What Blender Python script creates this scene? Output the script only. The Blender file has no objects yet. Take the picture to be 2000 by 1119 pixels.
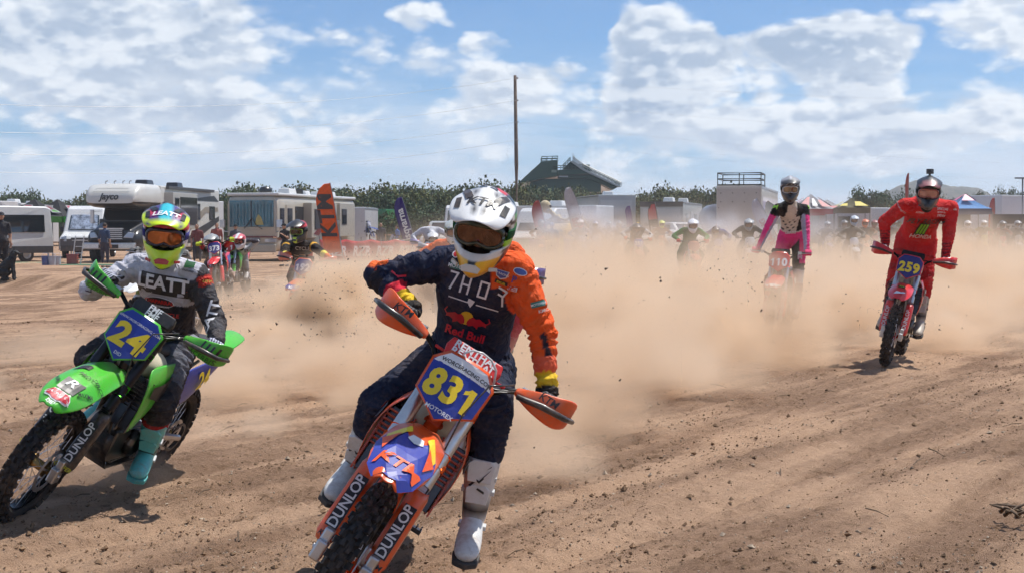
import bpy, bmesh, math, random, time
import numpy as np
from mathutils import Vector, Matrix, noise
from mathutils.bvhtree import BVHTree
V = Vector; R = math.radians; pi = math.pi
random.seed(7); RS = np.random.RandomState(7)
sc = bpy.context.scene; COL = sc.collection

# ---------------- camera, sky, sun, exposure ----------------
F = 2900.0; PITCH = math.atan(111.5/F); CAMH = 1.5
cam = bpy.data.cameras.new('camera'); camo = bpy.data.objects.new('camera', cam); COL.objects.link(camo)
cam.sensor_width = 36; cam.lens = F/2000*36; cam.clip_end = 20000; cam.clip_start = .1
camo.location = (0, 0, CAMH); camo.rotation_euler = (pi/2-PITCH, 0, 0); sc.camera = camo
SUN = V((.50, .34, 1.22)).normalized()
sun_el = math.asin(SUN.z); sun_az = math.atan2(SUN.x, SUN.y)
sl = bpy.data.lights.new('sun', 'SUN'); sl.energy = 4.6; sl.angle = R(.53); sl.color = (1, .955, .89)
so = bpy.data.objects.new('sun', sl); COL.objects.link(so); so.rotation_euler = (-SUN).to_track_quat('-Z', 'Y').to_euler()
sc.view_settings.view_transform = 'Standard'; sc.view_settings.look = 'None'; sc.view_settings.gamma = 1
sc.view_settings.use_curve_mapping = False; sc.view_settings.exposure = 0.22
cy = sc.cycles
cy.use_denoising = True; cy.use_adaptive_sampling = True; cy.adaptive_threshold = .03; cy.adaptive_min_samples = 12
try: cy.denoiser = 'OPENIMAGEDENOISE'
except Exception: pass
cy.max_bounces = 7; cy.diffuse_bounces = 3; cy.glossy_bounces = 3; cy.transmission_bounces = 4; cy.volume_bounces = 3
cy.transparent_max_bounces = 12; cy.volume_step_rate = 2.2; cy.volume_max_steps = 96
cy.sample_clamp_indirect = 6; cy.caustics_reflective = False; cy.caustics_refractive = False

def U(px, py, d):                       # point seen at a pixel of the 2000x1119 photo, d metres ahead
    a = (px-1000)/F; b = (559.5-py)/F; c, s = math.cos(PITCH), math.sin(PITCH)
    k = d/(c+b*s); return V((a*k, d, CAMH+(-s+b*c)*k))
def G(px, d, z=0.): return V(((px-1000)/F*d*math.cos(PITCH), d, z))     # a spot on the ground
def yd(py): return CAMH*F/(py-448.)     # distance of a ground pixel row

class NT:
    def __init__(s, t): s.t = t; s.n = t.nodes; s.l = t.links
    def new(s, ty, **k):
        n = s.n.new(ty)
        for a, b in k.items(): setattr(n, a, b)
        return n
    def lk(s, a, b): s.l.new(a, b)
    def m(s, op, a, b=None, c=None, clamp=False):
        n = s.n.new('ShaderNodeMath'); n.operation = op; n.use_clamp = clamp
        for i, x in enumerate((a, b, c)):
            if x is None: continue
            if isinstance(x, (int, float)): n.inputs[i].default_value = x
            else: s.l.new(x, n.inputs[i])
        return n.outputs[0]
    def mix(s, f, a, b):
        n = s.n.new('ShaderNodeMix'); n.data_type = 'RGBA'
        for k, x in ((0, f), (6, a), (7, b)):
            if isinstance(x, (int, float)): n.inputs[k].default_value = x
            elif isinstance(x, tuple): n.inputs[k].default_value = (*x[:3], 1)
            else: s.l.new(x, n.inputs[k])
        return n.outputs[2]
    def ramp(s, f, a, b, lo=0., hi=1., smooth=True):
        n = s.n.new('ShaderNodeMapRange'); n.interpolation_type = 'SMOOTHSTEP' if smooth else 'LINEAR'
        s.l.new(f, n.inputs[0]); n.inputs[1].default_value = a; n.inputs[2].default_value = b
        n.inputs[3].default_value = lo; n.inputs[4].default_value = hi; return n.outputs[0]
    def noise(s, vec, scale, detail=4, rough=.5, dist=0, dim='3D'):
        n = s.n.new('ShaderNodeTexNoise'); n.noise_dimensions = dim
        if vec is not None: s.l.new(vec, n.inputs['Vector'])
        n.inputs['Scale'].default_value = scale; n.inputs['Detail'].default_value = detail
        n.inputs['Roughness'].default_value = rough; n.inputs['Distortion'].default_value = dist; return n.outputs[0]
    def xyz(s, x, y, z):
        n = s.n.new('ShaderNodeCombineXYZ')
        for i, q in enumerate((x, y, z)):
            if isinstance(q, (int, float)): n.inputs[i].default_value = q
            else: s.l.new(q, n.inputs[i])
        return n.outputs[0]

# --- sky: Nishita plus cumulus laid out in the directions where they stand ---
def make_world():
    w = bpy.data.worlds.new('World'); sc.world = w; w.use_nodes = True; t = NT(w.node_tree); t.n.clear()
    out = t.new('ShaderNodeOutputWorld'); bg = t.new('ShaderNodeBackground'); t.lk(bg.outputs[0], out.inputs[0])
    sky = t.new('ShaderNodeTexSky', sky_type='NISHITA', sun_disc=False, sun_elevation=sun_el, sun_rotation=sun_az)
    sky.altitude = 1500; sky.air_density = 1.0; sky.dust_density = .6; sky.ozone_density = 2.0
    tc = t.new('ShaderNodeTexCoord'); sp = t.new('ShaderNodeSeparateXYZ'); t.lk(tc.outputs['Generated'], sp.inputs[0])
    az = t.m('ARCTAN2', sp.outputs[0], sp.outputs[1]); el = t.m('ARCSINE', sp.outputs[2])
    # clouds: (px, py, halfwidth, halfheight, gain) from the photo, turned into azimuth/elevation
    C = [(1280, 115, 120, 92, .78), (1250, 70, 60, 45, .35), (1370, 120, 75, 55, .35), (1485, 122, 58, 52, .6), (1650, 122, 112, 62, .95), (1555, 92, 55, 42, .4), (1330, 250, 200, 80, .46), (1600, 250, 170, 85, .50),
         (1120, 185, 190, 75, .40), (930, 165, 170, 60, .34), (740, 125, 100, 50, .32), (832, 53, 38, 30, .42), (893, 45, 26, 24, .32), (962, 80, 38, 22, .36),
         (350, 120, 300, 120, .60), (60, 110, 220, 110, .46), (200, 35, 220, 60, .2), (1910, 60, 150, 80, .58), (1880, 215, 200, 60, .40), (1750, 300, 300, 60, .36),
         (700, 270, 400, 70, .36), (200, 270, 330, 80, .36), (1230, 330, 300, 50, .26)]
    tc2 = t.new('ShaderNodeCombineXYZ'); t.lk(az, tc2.inputs[0]); t.lk(el, tc2.inputs[1]); P0 = tc2.outputs[0]
    def noi(vec, scale, detail, rough=.5, dist=0.): return t.noise(vec, scale, detail, rough, dist, '2D')
    def vm(op, a_, b_, sc_=None):
        n = t.new('ShaderNodeVectorMath', operation=op); t.lk(a_, n.inputs[0])
        if isinstance(b_, tuple): n.inputs[1].default_value = b_
        elif b_ is not None: t.lk(b_, n.inputs[1])
        return n
    wn = t.new('ShaderNodeTexNoise'); wn.noise_dimensions = '2D'; t.lk(vm('MULTIPLY', P0, (14, 24, 0)).outputs[0], wn.inputs['Vector']); wn.inputs['Scale'].default_value = 1; wn.inputs['Detail'].default_value = 2
    wo = vm('MULTIPLY', vm('SUBTRACT', wn.outputs['Color'], (.5, .5, .5)).outputs[0], (.06, .035, 0)).outputs[0]
    PW = vm('ADD', P0, wo).outputs[0]
    def cover():
        tot = None
        for (x, y, hw, hh, g) in C:
            d1 = vm('SUBTRACT', PW, ((x-1000)/F, (448-y)/F, 0)).outputs[0]; d2 = vm('MULTIPLY', d1, (.74*F/hw, .74*F/hh, 0)).outputs[0]
            r2 = vm('DOT_PRODUCT', d2, d2).outputs['Value']
            k = t.m('MULTIPLY', t.m('SUBTRACT', 1.0, r2, clamp=True), g)
            tot = k if tot is None else t.m('ADD', tot, k)
        return tot
    cov = cover()
    def field(de, da=0.):
        v = vm('MULTIPLY', vm('ADD', P0, (da, de, 0)).outputs[0], (12, 24, 0)).outputs[0]
        n1 = noi(v, 1.0, 8, .53, .12)
        vo = t.new('ShaderNodeTexVoronoi', feature='F1', voronoi_dimensions='2D'); t.lk(v, vo.inputs['Vector']); vo.inputs['Scale'].default_value = 4.2
        try: vo.inputs['Detail'].default_value = 1.5; vo.inputs['Roughness'].default_value = .5
        except Exception: pass
        return t.m('ADD', n1, t.m('MULTIPLY', t.m('SUBTRACT', .40, vo.outputs['Distance']), .17))
    outside = t.ramp(t.m('ABSOLUTE', az), .36, .6, 0, .26)
    high = t.ramp(el, .17, .35, 0, .24)
    cov = t.m('ADD', cov, t.m('MAXIMUM', outside, high))
    f0 = field(0); f1 = field(.0085, .005)
    d0 = t.m('SUBTRACT', t.m('ADD', f0, cov), .765); d1 = t.m('SUBTRACT', t.m('ADD', f1, cov), .765)
    dens = t.ramp(d0, -.10, .21)
    lit = t.m('SUBTRACT', d0, d1)
    shade = t.ramp(lit, -.10, .14)
    big = t.ramp(noi(vm('MULTIPLY', P0, (9, 30, 0)).outputs[0], 1.0, 2), .35, .65, -.10, .10)
    thick = t.ramp(d0, .06, .50)
    br = t.m('ADD', big, t.m('SUBTRACT', t.m('ADD', t.m('MULTIPLY', shade, .66), .50), t.m('MULTIPLY', thick, .38)), clamp=True)
    cc = t.mix(br, (.33, .43, .58), (.78, .83, .89))
    lowhaze = t.ramp(el, .0, .085, 1, 0)
    cs = t.new('ShaderNodeVectorMath', operation='MULTIPLY'); t.lk(sky.outputs[0], cs.inputs[0]); cs.inputs[1].default_value = (.082*.78, .082*.98, .082*1.20)
    base = t.mix(t.m('ADD', t.m('MULTIPLY', lowhaze, .62), .12), cs.outputs[0], t.mix(lowhaze, (.115, .30, .64), (.44, .57, .74)))
    thin = t.ramp(noi(vm('MULTIPLY', P0, (6, 38, 0)).outputs[0], 1., 4, .6), .30, .66, 0, .80)
    base = t.mix(t.m('MULTIPLY', thin, t.ramp(el, .04, .125, 1, .06)), base, (.58, .67, .80))
    cc2 = t.mix(t.m('MULTIPLY', lowhaze, .5), cc, (.55, .65, .79))
    col = t.mix(t.m('MULTIPLY', dens, t.ramp(el, .0, .045, .25, .97)), base, cc2)
    below = t.ramp(el, -.02, .0, 0, 1, False)
    col = t.mix(below, (.22, .17, .13), col)
    t.lk(col, bg.inputs[0]); bg.inputs[1].default_value = 1.0
    w.cycles.sampling_method = 'MANUAL'; w.cycles.sample_map_resolution = 512
make_world()

# ---------------- materials ----------------
MAT = {}
def pm(name, col=(.5, .5, .5), rough=.5, metal=0., var=.0, vs=8., bump=0., bs=60., coat=0., vcol=False, trans=0., spec=.5, dirt=0., fold=0.):
    if name in MAT: return MAT[name]
    m = bpy.data.materials.new(name); m.use_nodes = True; t = NT(m.node_tree); b = t.n['Principled BSDF']
    b.inputs['Roughness'].default_value = rough; b.inputs['Metallic'].default_value = metal
    b.inputs['Specular IOR Level'].default_value = spec
    if coat: b.inputs['Coat Weight'].default_value = coat; b.inputs['Coat Roughness'].default_value = .08
    if trans: b.inputs['Transmission Weight'].default_value = trans
    tc = t.new('ShaderNodeTexCoord').outputs['Object']
    if vcol: a = t.new('ShaderNodeVertexColor', layer_name='Col'); c = a.outputs[0]
    else: a = t.new('ShaderNodeRGB'); a.outputs[0].default_value = (*col, 1); c = a.outputs[0]
    if var:
        n = t.noise(tc, vs, 5, .6); k = t.ramp(n, .3, .7, 1-var, 1+var)
        h = t.new('ShaderNodeVectorMath', operation='SCALE'); t.lk(c, h.inputs[0]); t.lk(k, h.inputs['Scale']); c = h.outputs[0]
    if dirt:
        n = t.noise(tc, 5., 6, .65); n2 = t.noise(tc, 45., 3, .6)
        k = t.m('MULTIPLY', t.ramp(t.m('ADD', t.m('MULTIPLY', n, .6), t.m('MULTIPLY', n2, .4)), .42, .72), dirt)
        c = t.mix(k, c, (.30, .20, .13)); 
        rr = t.m('ADD', rough, t.m('MULTIPLY', k, .4), clamp=True); t.lk(rr, b.inputs['Roughness'])
    t.lk(c, b.inputs['Base Color'])
    if bump or fold:
        bp = t.new('ShaderNodeBump'); bp.inputs['Distance'].default_value = .01; bp.inputs['Strength'].default_value = 1
        hgt = None
        if bump: hgt = t.m('MULTIPLY', t.noise(tc, bs, 4, .55), bump)
        if fold:
            q = t.m('MULTIPLY', t.m('ADD', t.noise(tc, 9., 3, .5, 1.2), t.m('MULTIPLY', t.m('ABSOLUTE', t.m('SUBTRACT', t.noise(tc, 13., 2, .5, .8), .5)), -2.2)), fold); hgt = q if hgt is None else t.m('ADD', hgt, q)
        t.lk(hgt, bp.inputs['Height']); t.lk(bp.outputs[0], b.inputs['Normal'])
    MAT[name] = m; return m
def hexc(h): 
    h = int(h, 16); r = [((h >> s) & 255)/255 for s in (16, 8, 0)]
    return tuple(x/12.92 if x <= .04045 else ((x+.055)/1.055)**2.4 for x in r)
def cmat(col, kind='plastic'):          # a material of one colour, by kind
    key = '%s_%02x%02x%02x' % (kind, *[int(max(0, min(1, c))**.4545*255) for c in col])
    if kind == 'plastic': return pm(key, col, .30, var=.04, coat=.25, dirt=.38)
    if kind == 'print': return pm(key, col, .42, var=.03, dirt=.12)
    if kind == 'paint': return pm(key, col, .35, var=.05, vs=.7, coat=.3)
    if kind == 'cloth': return pm(key, col, .85, var=.08, bump=.08, bs=200, fold=.9, spec=.2)
    if kind == 'metal': return pm(key, col, .35, 1., var=.08)
    if kind == 'rubber': return pm(key, col, .75, var=.15, bump=.15, bs=90, dirt=.25)
    if kind == 'glass': return pm(key, col, .06, spec=.8, coat=.5)
    return pm(key, col, .6)

# ---------------- mesh builder ----------------
def frame(d, up=(0, 0, 1)):
    d = V(d).normalized(); u = V(up); x = d.cross(u)
    if x.length < 1e-4: x = d.cross(V((1, 0, 0)))
    x.normalize(); y = x.cross(d).normalized(); return x, y, d
def TR(x, y, z): return Matrix.Translation((x, y, z))
def RX(a): return Matrix.Rotation(R(a), 4, 'X')
def RY(a): return Matrix.Rotation(R(a), 4, 'Y')
def RZ(a): return Matrix.Rotation(R(a), 4, 'Z')
def BASIS(o, x, y):                      # matrix taking (x,y,0) to a plane
    x = V(x).normalized(); z = x.cross(V(y)).normalized(); y = z.cross(x)
    m = Matrix((x, y, z)).transposed().to_4x4(); m.translation = V(o); return m
ROOTINV = {}
class MB:
    def __init__(s, M=None): s.v = []; s.f = []; s.m = []; s.cuts = []; s.M = M or Matrix.Identity(4)
    def add(s, vs, fs, mi=0, M=None):
        n = len(s.v); s.cuts.append((n, len(s.f))); MM = s.M @ M if M is not None else s.M
        s.v += [MM @ V(p) for p in vs]; s.f += [tuple(i+n for i in f) for f in fs]; s.m += [mi]*len(fs); return s
    def box(s, c, d, M=None, mi=0, taper=None):
        x, y, z = d[0]/2, d[1]/2, d[2]/2; tx, ty = taper or (1, 1)
        vs = [(-x, -y, -z), (x, -y, -z), (x, y, -z), (-x, y, -z), (-x*tx, -y*ty, z), (x*tx, -y*ty, z), (x*tx, y*ty, z), (-x*tx, y*ty, z)]
        T = TR(*c) @ (M or Matrix.Identity(4))
        return s.add(vs, [(0, 3, 2, 1), (4, 5, 6, 7), (0, 1, 5, 4), (1, 2, 6, 5), (2, 3, 7, 6), (3, 0, 4, 7)], mi, T)
    def tube(s, pts, r, n=8, mi=0, cap=True, closed=False, flat=1., up=(0, 0, 1)):
        pts = [V(p) for p in pts]; k = len(pts); rs = r if isinstance(r, (list, tuple)) else [r]*k
        vs = []; x0 = None
        for i, p in enumerate(pts):
            a = pts[(i-1) % k] if (i or closed) else p; b = pts[(i+1) % k] if (i < k-1 or closed) else p
            d = (b-a).normalized()
            if x0 is None: x0, y0, _ = frame(d, up)
            else:
                x0 = x0-d*x0.dot(d); x0.normalize(); y0 = d.cross(x0)
            for j in range(n):
                t = 2*pi*j/n; vs.append(p+x0*math.cos(t)*rs[i]+y0*math.sin(t)*rs[i]*flat)
        fs = []
        for i in range(k if closed else k-1):
            for j in range(n): fs.append((i*n+j, i*n+(j+1) % n, ((i+1) % k)*n+(j+1) % n, ((i+1) % k)*n+j))
        if cap and not closed: fs.append(tuple(range(n))[::-1]); fs.append(tuple((k-1)*n+j for j in range(n)))
        return s.add(vs, fs, mi)
    def lathe(s, prof, o=(0, 0, 0), ax=(0, 0, 1), n=24, mi=0, closed=False):
        x, y, d = frame(ax, (0, 0, 1) if abs(V(ax).normalized().z) < .9 else (0, 1, 0)); o = V(o); vs = []; k = len(prof)
        for (r, h) in prof:
            for j in range(n):
                t = 2*pi*j/n; vs.append(o+d*h+x*(r*math.cos(t))+y*(r*math.sin(t)))
        fs = []
        for i in range(k if closed else k-1):
            for j in range(n): fs.append((i*n+j, i*n+(j+1) % n, ((i+1) % k)*n+(j+1) % n, ((i+1) % k)*n+j))
        if not closed:
            if prof[0][0] > 1e-5: fs.append(tuple(range(n))[::-1])
            if prof[-1][0] > 1e-5: fs.append(tuple((k-1)*n+j for j in range(n)))
        return s.add(vs, fs, mi)
    def ell(s, c, r, nu=16, nv=10, mi=0, M=None):
        vs = []; fs = []
        for i in range(nv+1):
            a = pi*i/nv
            for j in range(nu): b = 2*pi*j/nu; vs.append((r[0]*math.sin(a)*math.cos(b), r[1]*math.sin(a)*math.sin(b), r[2]*math.cos(a)))
        for i in range(nv):
            for j in range(nu): fs.append((i*nu+j, (i+1)*nu+j, (i+1)*nu+(j+1) % nu, i*nu+(j+1) % nu))
        return s.add(vs, fs, mi, TR(*c) @ (M or Matrix.Identity(4)))
    def cap(s, a, b, ra, rb, n=12):       # tapered capsule
        a = V(a); b = V(b); L = (b-a).length; pr = []
        for i in range(5): t = pi/2*(1-i/4); pr.append((max(1e-4, ra*math.cos(t)), -ra*math.sin(t)))
        for i in range(5): t = pi/2*i/4; pr.append((max(1e-4, rb*math.cos(t)), L+rb*math.sin(t)))
        return s.lathe(pr, a, (b-a) if L > 1e-6 else (0, 0, 1), n)
    def prism(s, poly, M, th, mi=0, bev=0.):   # 2D outline in M's xy plane, thickness along z (centred)
        n = len(poly); vs = []
        if bev:
            cx = sum(p[0] for p in poly)/n; cy_ = sum(p[1] for p in poly)/n
            def ins(p): d = V((cx-p[0], cy_-p[1])); d = d.normalized()*bev if d.length > 0 else d; return (p[0]+d.x, p[1]+d.y)
            q = [ins(p) for p in poly]; rings = [(q, -th/2), (poly, -th/2+bev), (poly, th/2-bev), (q, th/2)]
        else: rings = [(poly, -th/2), (poly, th/2)]
        for r_, z in rings: vs += [(p[0], p[1], z) for p in r_]
        k = len(rings); fs = [tuple(range(n))[::-1], tuple((k-1)*n+j for j in range(n))]
        for i in range(k-1):
            for j in range(n): fs.append((i*n+j, i*n+(j+1) % n, (i+1)*n+(j+1) % n, (i+1)*n+j))
        return s.add(vs, fs, mi, M)
    def grid(s, P, mi=0, M=None, flip=False):
        a = len(P); b = len(P[0]); vs = [p for r_ in P for p in r_]
        fs = [((i*b+j), (i*b+j+1), ((i+1)*b+j+1), ((i+1)*b+j)) for i in range(a-1) for j in range(b-1)]
        if flip: fs = [f[::-1] for f in fs]
        return s.add(vs, fs, mi, M)
    def loft(s, rings, mi=0, cap=True, M=None):
        n = len(rings[0]); vs = [p for r_ in rings for p in r_]; k = len(rings)
        fs = [(i*n+j, i*n+(j+1) % n, (i+1)*n+(j+1) % n, (i+1)*n+j) for i in range(k-1) for j in range(n)]
        if cap: fs += [tuple(range(n))[::-1], tuple((k-1)*n+j for j in range(n))]
        return s.add(vs, fs, mi, M)
    def text(s, txt, size, M, mi=0, bold=.0, sx=1., shear=0., dz=0.):
        v, f = text2d(txt, size, bold, shear); return s.add([(x*sx, y, dz) for x, y in v], f, mi, M)
    def text_on(s, txt, size, o, xa, ya, bvh, off=.004, mi=0, bold=0., sx=1., shear=0., shape=None):
        v, f = shape if shape else text2d(txt, size, bold, shear, fine=True)
        B = BASIS(o, xa, ya); nrm = B.to_3x3() @ V((0, 0, 1)); out = []; bad = set()
        for i, (x, y) in enumerate(v):
            p = B @ V((x*sx, y, 0)); h = bvh.ray_cast(p+nrm*.35, -nrm, 1.6)
            if h[0] is None:
                h = bvh.find_nearest(p); q = h[0]-p
                if (q-nrm*q.dot(nrm)).length > .035: bad.add(i)
            hn = h[1] if h[1].dot(nrm) > 0 else -h[1]; out.append(h[0]+(nrm*.6+hn*.4).normalized()*off)
        return s.add(out, [q for q in f if not bad.intersection(q)], mi)
    def bvh(s): return BVHTree.FromPolygons([tuple(p) for p in s.v], s.f)
    def split(s, mats, parent, names='lettering', **k):   # every added piece an object of its own
        c = s.cuts+[(len(s.v), len(s.f))]
        for i in range(len(s.cuts)):
            m = MB(); v0, f0 = c[i]; v1, f1 = c[i+1]
            if f1 == f0: continue
            m.v = s.v[v0:v1]; m.f = [tuple(q-v0 for q in f) for f in s.f[f0:f1]]; m.m = [0]*(f1-f0)
            m.build(names if isinstance(names, str) else names[min(i, len(names)-1)], mats[s.m[f0]] if isinstance(mats, list) else mats, parent, **k)
    def build(s, name, mats, parent=None, smooth=False, world=False, bevel=0., seg=2, cols=None, solid=0., subs=0, auto=None, label=None):
        me = bpy.data.meshes.new(name); me.from_pydata([tuple(p) for p in s.v], [], s.f)
        if not isinstance(mats, (list, tuple)): mats = [mats]
        for m in mats: me.materials.append(m)
        if len(mats) > 1: me.polygons.foreach_set('material_index', s.m)
        return link(me, name, parent, smooth, world, bevel, seg, cols, solid, subs, auto, label)
def link(me, name, parent=None, smooth=False, world=False, bevel=0., seg=2, cols=None, solid=0., subs=0, auto=None, label=None):
    if cols is not None:
        a = me.color_attributes.new('Col', 'FLOAT_COLOR', 'POINT')
        c = np.ones((len(me.vertices), 4), np.float32); c[:, :3] = np.clip(cols, 0, 1); a.data.foreach_set('color', c.ravel())
    if smooth: me.polygons.foreach_set('use_smooth', [True]*len(me.polygons))
    if auto: 
        try: me.set_sharp_from_angle(angle=R(auto))
        except Exception: pass
    me.validate(); me.update()
    o = bpy.data.objects.new(name, me); COL.objects.link(o)
    if parent is not None:
        o.parent = parent
        if world and parent.name in ROOTINV: o.matrix_parent_inverse = ROOTINV[parent.name]
    if solid: md = o.modifiers.new('thick', 'SOLIDIFY'); md.thickness = solid; md.offset = 0
    if bevel: md = o.modifiers.new('bevel', 'BEVEL'); md.width = bevel; md.segments = seg; md.limit_method = 'ANGLE'; md.angle_limit = R(40)
    if subs: md = o.modifiers.new('sub', 'SUBSURF'); md.levels = subs; md.render_levels = subs
    if label: o['label'] = label
    return o
def thing(name, label, cat, M=None, group=None, kind=None):
    o = bpy.data.objects.new(name, None); COL.objects.link(o); o.empty_display_size = .3
    if M is not None: o.matrix_world = M if isinstance(M, Matrix) else TR(*M)
    ROOTINV[o.name] = (M if isinstance(M, Matrix) else TR(*M)).inverted() if M is not None else Matrix.Identity(4)
    return tag(o, label, cat, group, kind)
def tag(o, label=None, cat=None, group=None, kind=None):
    for k, x in (('label', label), ('category', cat), ('group', group), ('kind', kind)):
        if x: o[k] = x
    return o
_T = {}
def text2d(txt, size, bold=0., shear=0., fine=False):
    key = (txt, bold, shear, fine)
    if key not in _T:
        cu = bpy.data.curves.new('t', 'FONT'); cu.body = txt; cu.size = 1; cu.align_x = 'CENTER'; cu.align_y = 'CENTER'; cu.offset = bold; cu.shear = shear; cu.resolution_u = 3; cu.fill_mode = 'BOTH'
        ob = bpy.data.objects.new('t', cu); COL.objects.link(ob); dg = bpy.context.evaluated_depsgraph_get(); dg.update()
        me = bpy.data.meshes.new_from_object(ob.evaluated_get(dg)); bm = bmesh.new(); bm.from_mesh(me)
        bmesh.ops.remove_doubles(bm, verts=bm.verts, dist=1e-4)
        bmesh.ops.triangulate(bm, faces=bm.faces)
        if fine:
            for _ in range(2):
                es = [e for e in bm.edges if e.calc_length() > .22]
                if es: bmesh.ops.subdivide_edges(bm, edges=es, cuts=1); bmesh.ops.triangulate(bm, faces=bm.faces)
        bm.verts.ensure_lookup_table(); vs = [(v.co.x, v.co.y) for v in bm.verts]; fs = [tuple(v.index for v in f.verts) for f in bm.faces]
        bm.free(); bpy.data.objects.remove(ob); bpy.data.curves.remove(cu); bpy.data.meshes.remove(me); _T[key] = (vs, fs)
    vs, fs = _T[key]; return [(x*size, y*size) for x, y in vs], fs
def poly2d(pts, n=1):                    # fill a polygon as a small 2D triangle set (for decals)
    bm = bmesh.new(); bv = [bm.verts.new((p[0], p[1], 0)) for p in pts]; bm.faces.new(bv); bmesh.ops.triangulate(bm, faces=bm.faces)
    for _ in range(n):
        bmesh.ops.subdivide_edges(bm, edges=list(bm.edges), cuts=1); bmesh.ops.triangulate(bm, faces=bm.faces)
    bm.verts.index_update(); r = ([(v.co.x, v.co.y) for v in bm.verts], [tuple(v.index for v in f.verts) for f in bm.faces]); bm.free(); return r
def ellp(rx, ry, n=16, cx=0, cy=0): return [(cx+rx*math.cos(2*pi*i/n), cy+ry*math.sin(2*pi*i/n)) for i in range(n)]
def stroke(pts, w):                      # polyline as a thick outline: list of quads
    vs = []; fs = []
    for a, b in zip(pts, pts[1:]):
        a = V((*a, 0)); b = V((*b, 0)); d = (b-a).normalized()*w/2; nn = V((-d.y, d.x, 0)); k = len(vs)
        vs += [tuple((a-d+nn)[:2]), tuple((a-d-nn)[:2]), tuple((b+d-nn)[:2]), tuple((b+d+nn)[:2])]; fs.append((k, k+1, k+2, k+3))
    return vs, fs
# ---------------- dirt bikes ----------------
BLK = (.018, .018, .020); RUB = cmat((.014, .014, .015), 'rubber'); MBLK = cmat(BLK, 'plastic'); ALU = cmat((.55, .55, .56), 'metal'); DARKM = cmat((.10, .10, .11), 'metal')
STEEL = cmat((.70, .70, .72), 'metal'); WHT = (.78, .78, .78); CREAM = pm('tank_plastic', (.62, .58, .42), .4, var=.05, dirt=.1); SEATM = pm('seat_vinyl', (.02, .02, .022), .6, bump=.1, bs=300)
def wheel(root, name, axle, Rt, ct, w, rimc, hubc, lod, SM=None, discx=.06, disc_r=.13):
    T = (SM or Matrix.Identity(4)) @ TR(*axle)
    n = [56, 36, 24][lod]
    t = MB(T); Rc = Rt-.014-ct
    pr = [(Rc+ct*math.cos(a), ct*1.02*w*math.sin(a)) for a in [pi*(k/8-1)*.82+pi*.82*0 for k in range(0, 1)]]
    pr = [(Rc+ct*math.cos(a), ct*w*math.sin(a)) for a in [-2.35+4.7*k/12 for k in range(13)]]
    t.lathe(pr, (0, 0, 0), (1, 0, 0), n=n, closed=True)
    if lod < 2:
        nk = [34, 26][lod]; rows = [(-.30, 0, .015), (.30, 0, .015), (-.80, .5, .017), (.80, .5, .017), (-1.25, 0, .016), (1.25, 0, .016)]
        for (ph, st, hgt) in rows:
            for k in range(nk):
                th = 2*pi*(k+st+(.25 if ph > 0 and abs(ph) < .5 else 0))/nk
                M = Matrix.Rotation(th, 4, 'X') @ TR(0, 0, Rc) @ Matrix.Rotation(ph, 4, 'Y') @ TR(0, 0, ct*(1 if abs(ph) < .5 else 1.0)+hgt*.35)
                t.box((0, 0, 0), (ct*.42, 2*pi*Rt/nk*.52, hgt*1.7), M, taper=(.85, .85))
    wh = thing_child(name, root)
    t.build('tyre', RUB, wh, smooth=False)
    m = MB(T); rr = Rc-ct*.62
    m.lathe([(rr-.012, -.02), (rr-.012, .02), (rr+.004, .024), (rr+.010, .024), (rr+.010, -.024), (rr+.004, -.024)], (0, 0, 0), (1, 0, 0), n=n, closed=True)
    m.build('rim', rimc, wh, smooth=True, auto=35)
    h = MB(T); h.lathe([(.012, -.075), (.026, -.06), (.026, -.052), (.048, -.045), (.048, -.038), (.028, -.034), (.028, .034), (.048, .038), (.048, .045), (.026, .052), (.026, .06), (.012, .075)], (0, 0, 0), (1, 0, 0), n=14)
    h.build('hub', hubc, wh, smooth=True, auto=35)
    if lod < 2:
        s = MB(T)
        for k in range(32):
            a = 2*pi*k/32; a2 = a+(.42 if k % 4 < 2 else -.42); x = .04 if k % 2 else -.04
            s.tube([(x, .046*math.sin(a), .046*math.cos(a)), (x*.25, rr*math.sin(a2), rr*math.cos(a2))], .0018 if lod == 0 else .0028, 4, cap=False)
        s.build('spokes', STEEL, wh)
        d = MB(T); x = discx; d.lathe([(disc_r-.028, x-.0015), (disc_r, x-.0015), (disc_r, x+.0015), (disc_r-.028, x+.0015)], (0, 0, 0), (1, 0, 0), n=28, closed=True)
        for k in range(5): a = 2*pi*k/5; d.box((x, (disc_r*.55)*math.sin(a), (disc_r*.55)*math.cos(a)), (.003, .012, disc_r*.75), Matrix.Rotation(-a, 4, 'X'))
        d.build('brake_disc', STEEL, wh)
    return wh
def thing_child(name, parent):
    o = bpy.data.objects.new(name, None); COL.objects.link(o); o.parent = parent; o.empty_display_size = .1; return o
RAKE = 26.5
def steer_axis_point(z): return V((0, .06+(z-.345)*math.tan(R(RAKE)), z))
PLATE = [(-.085, .135), (.085, .135), (.135, .085), (.128, -.055), (.0, -.145), (-.128, -.055), (-.135, .085)]
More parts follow.
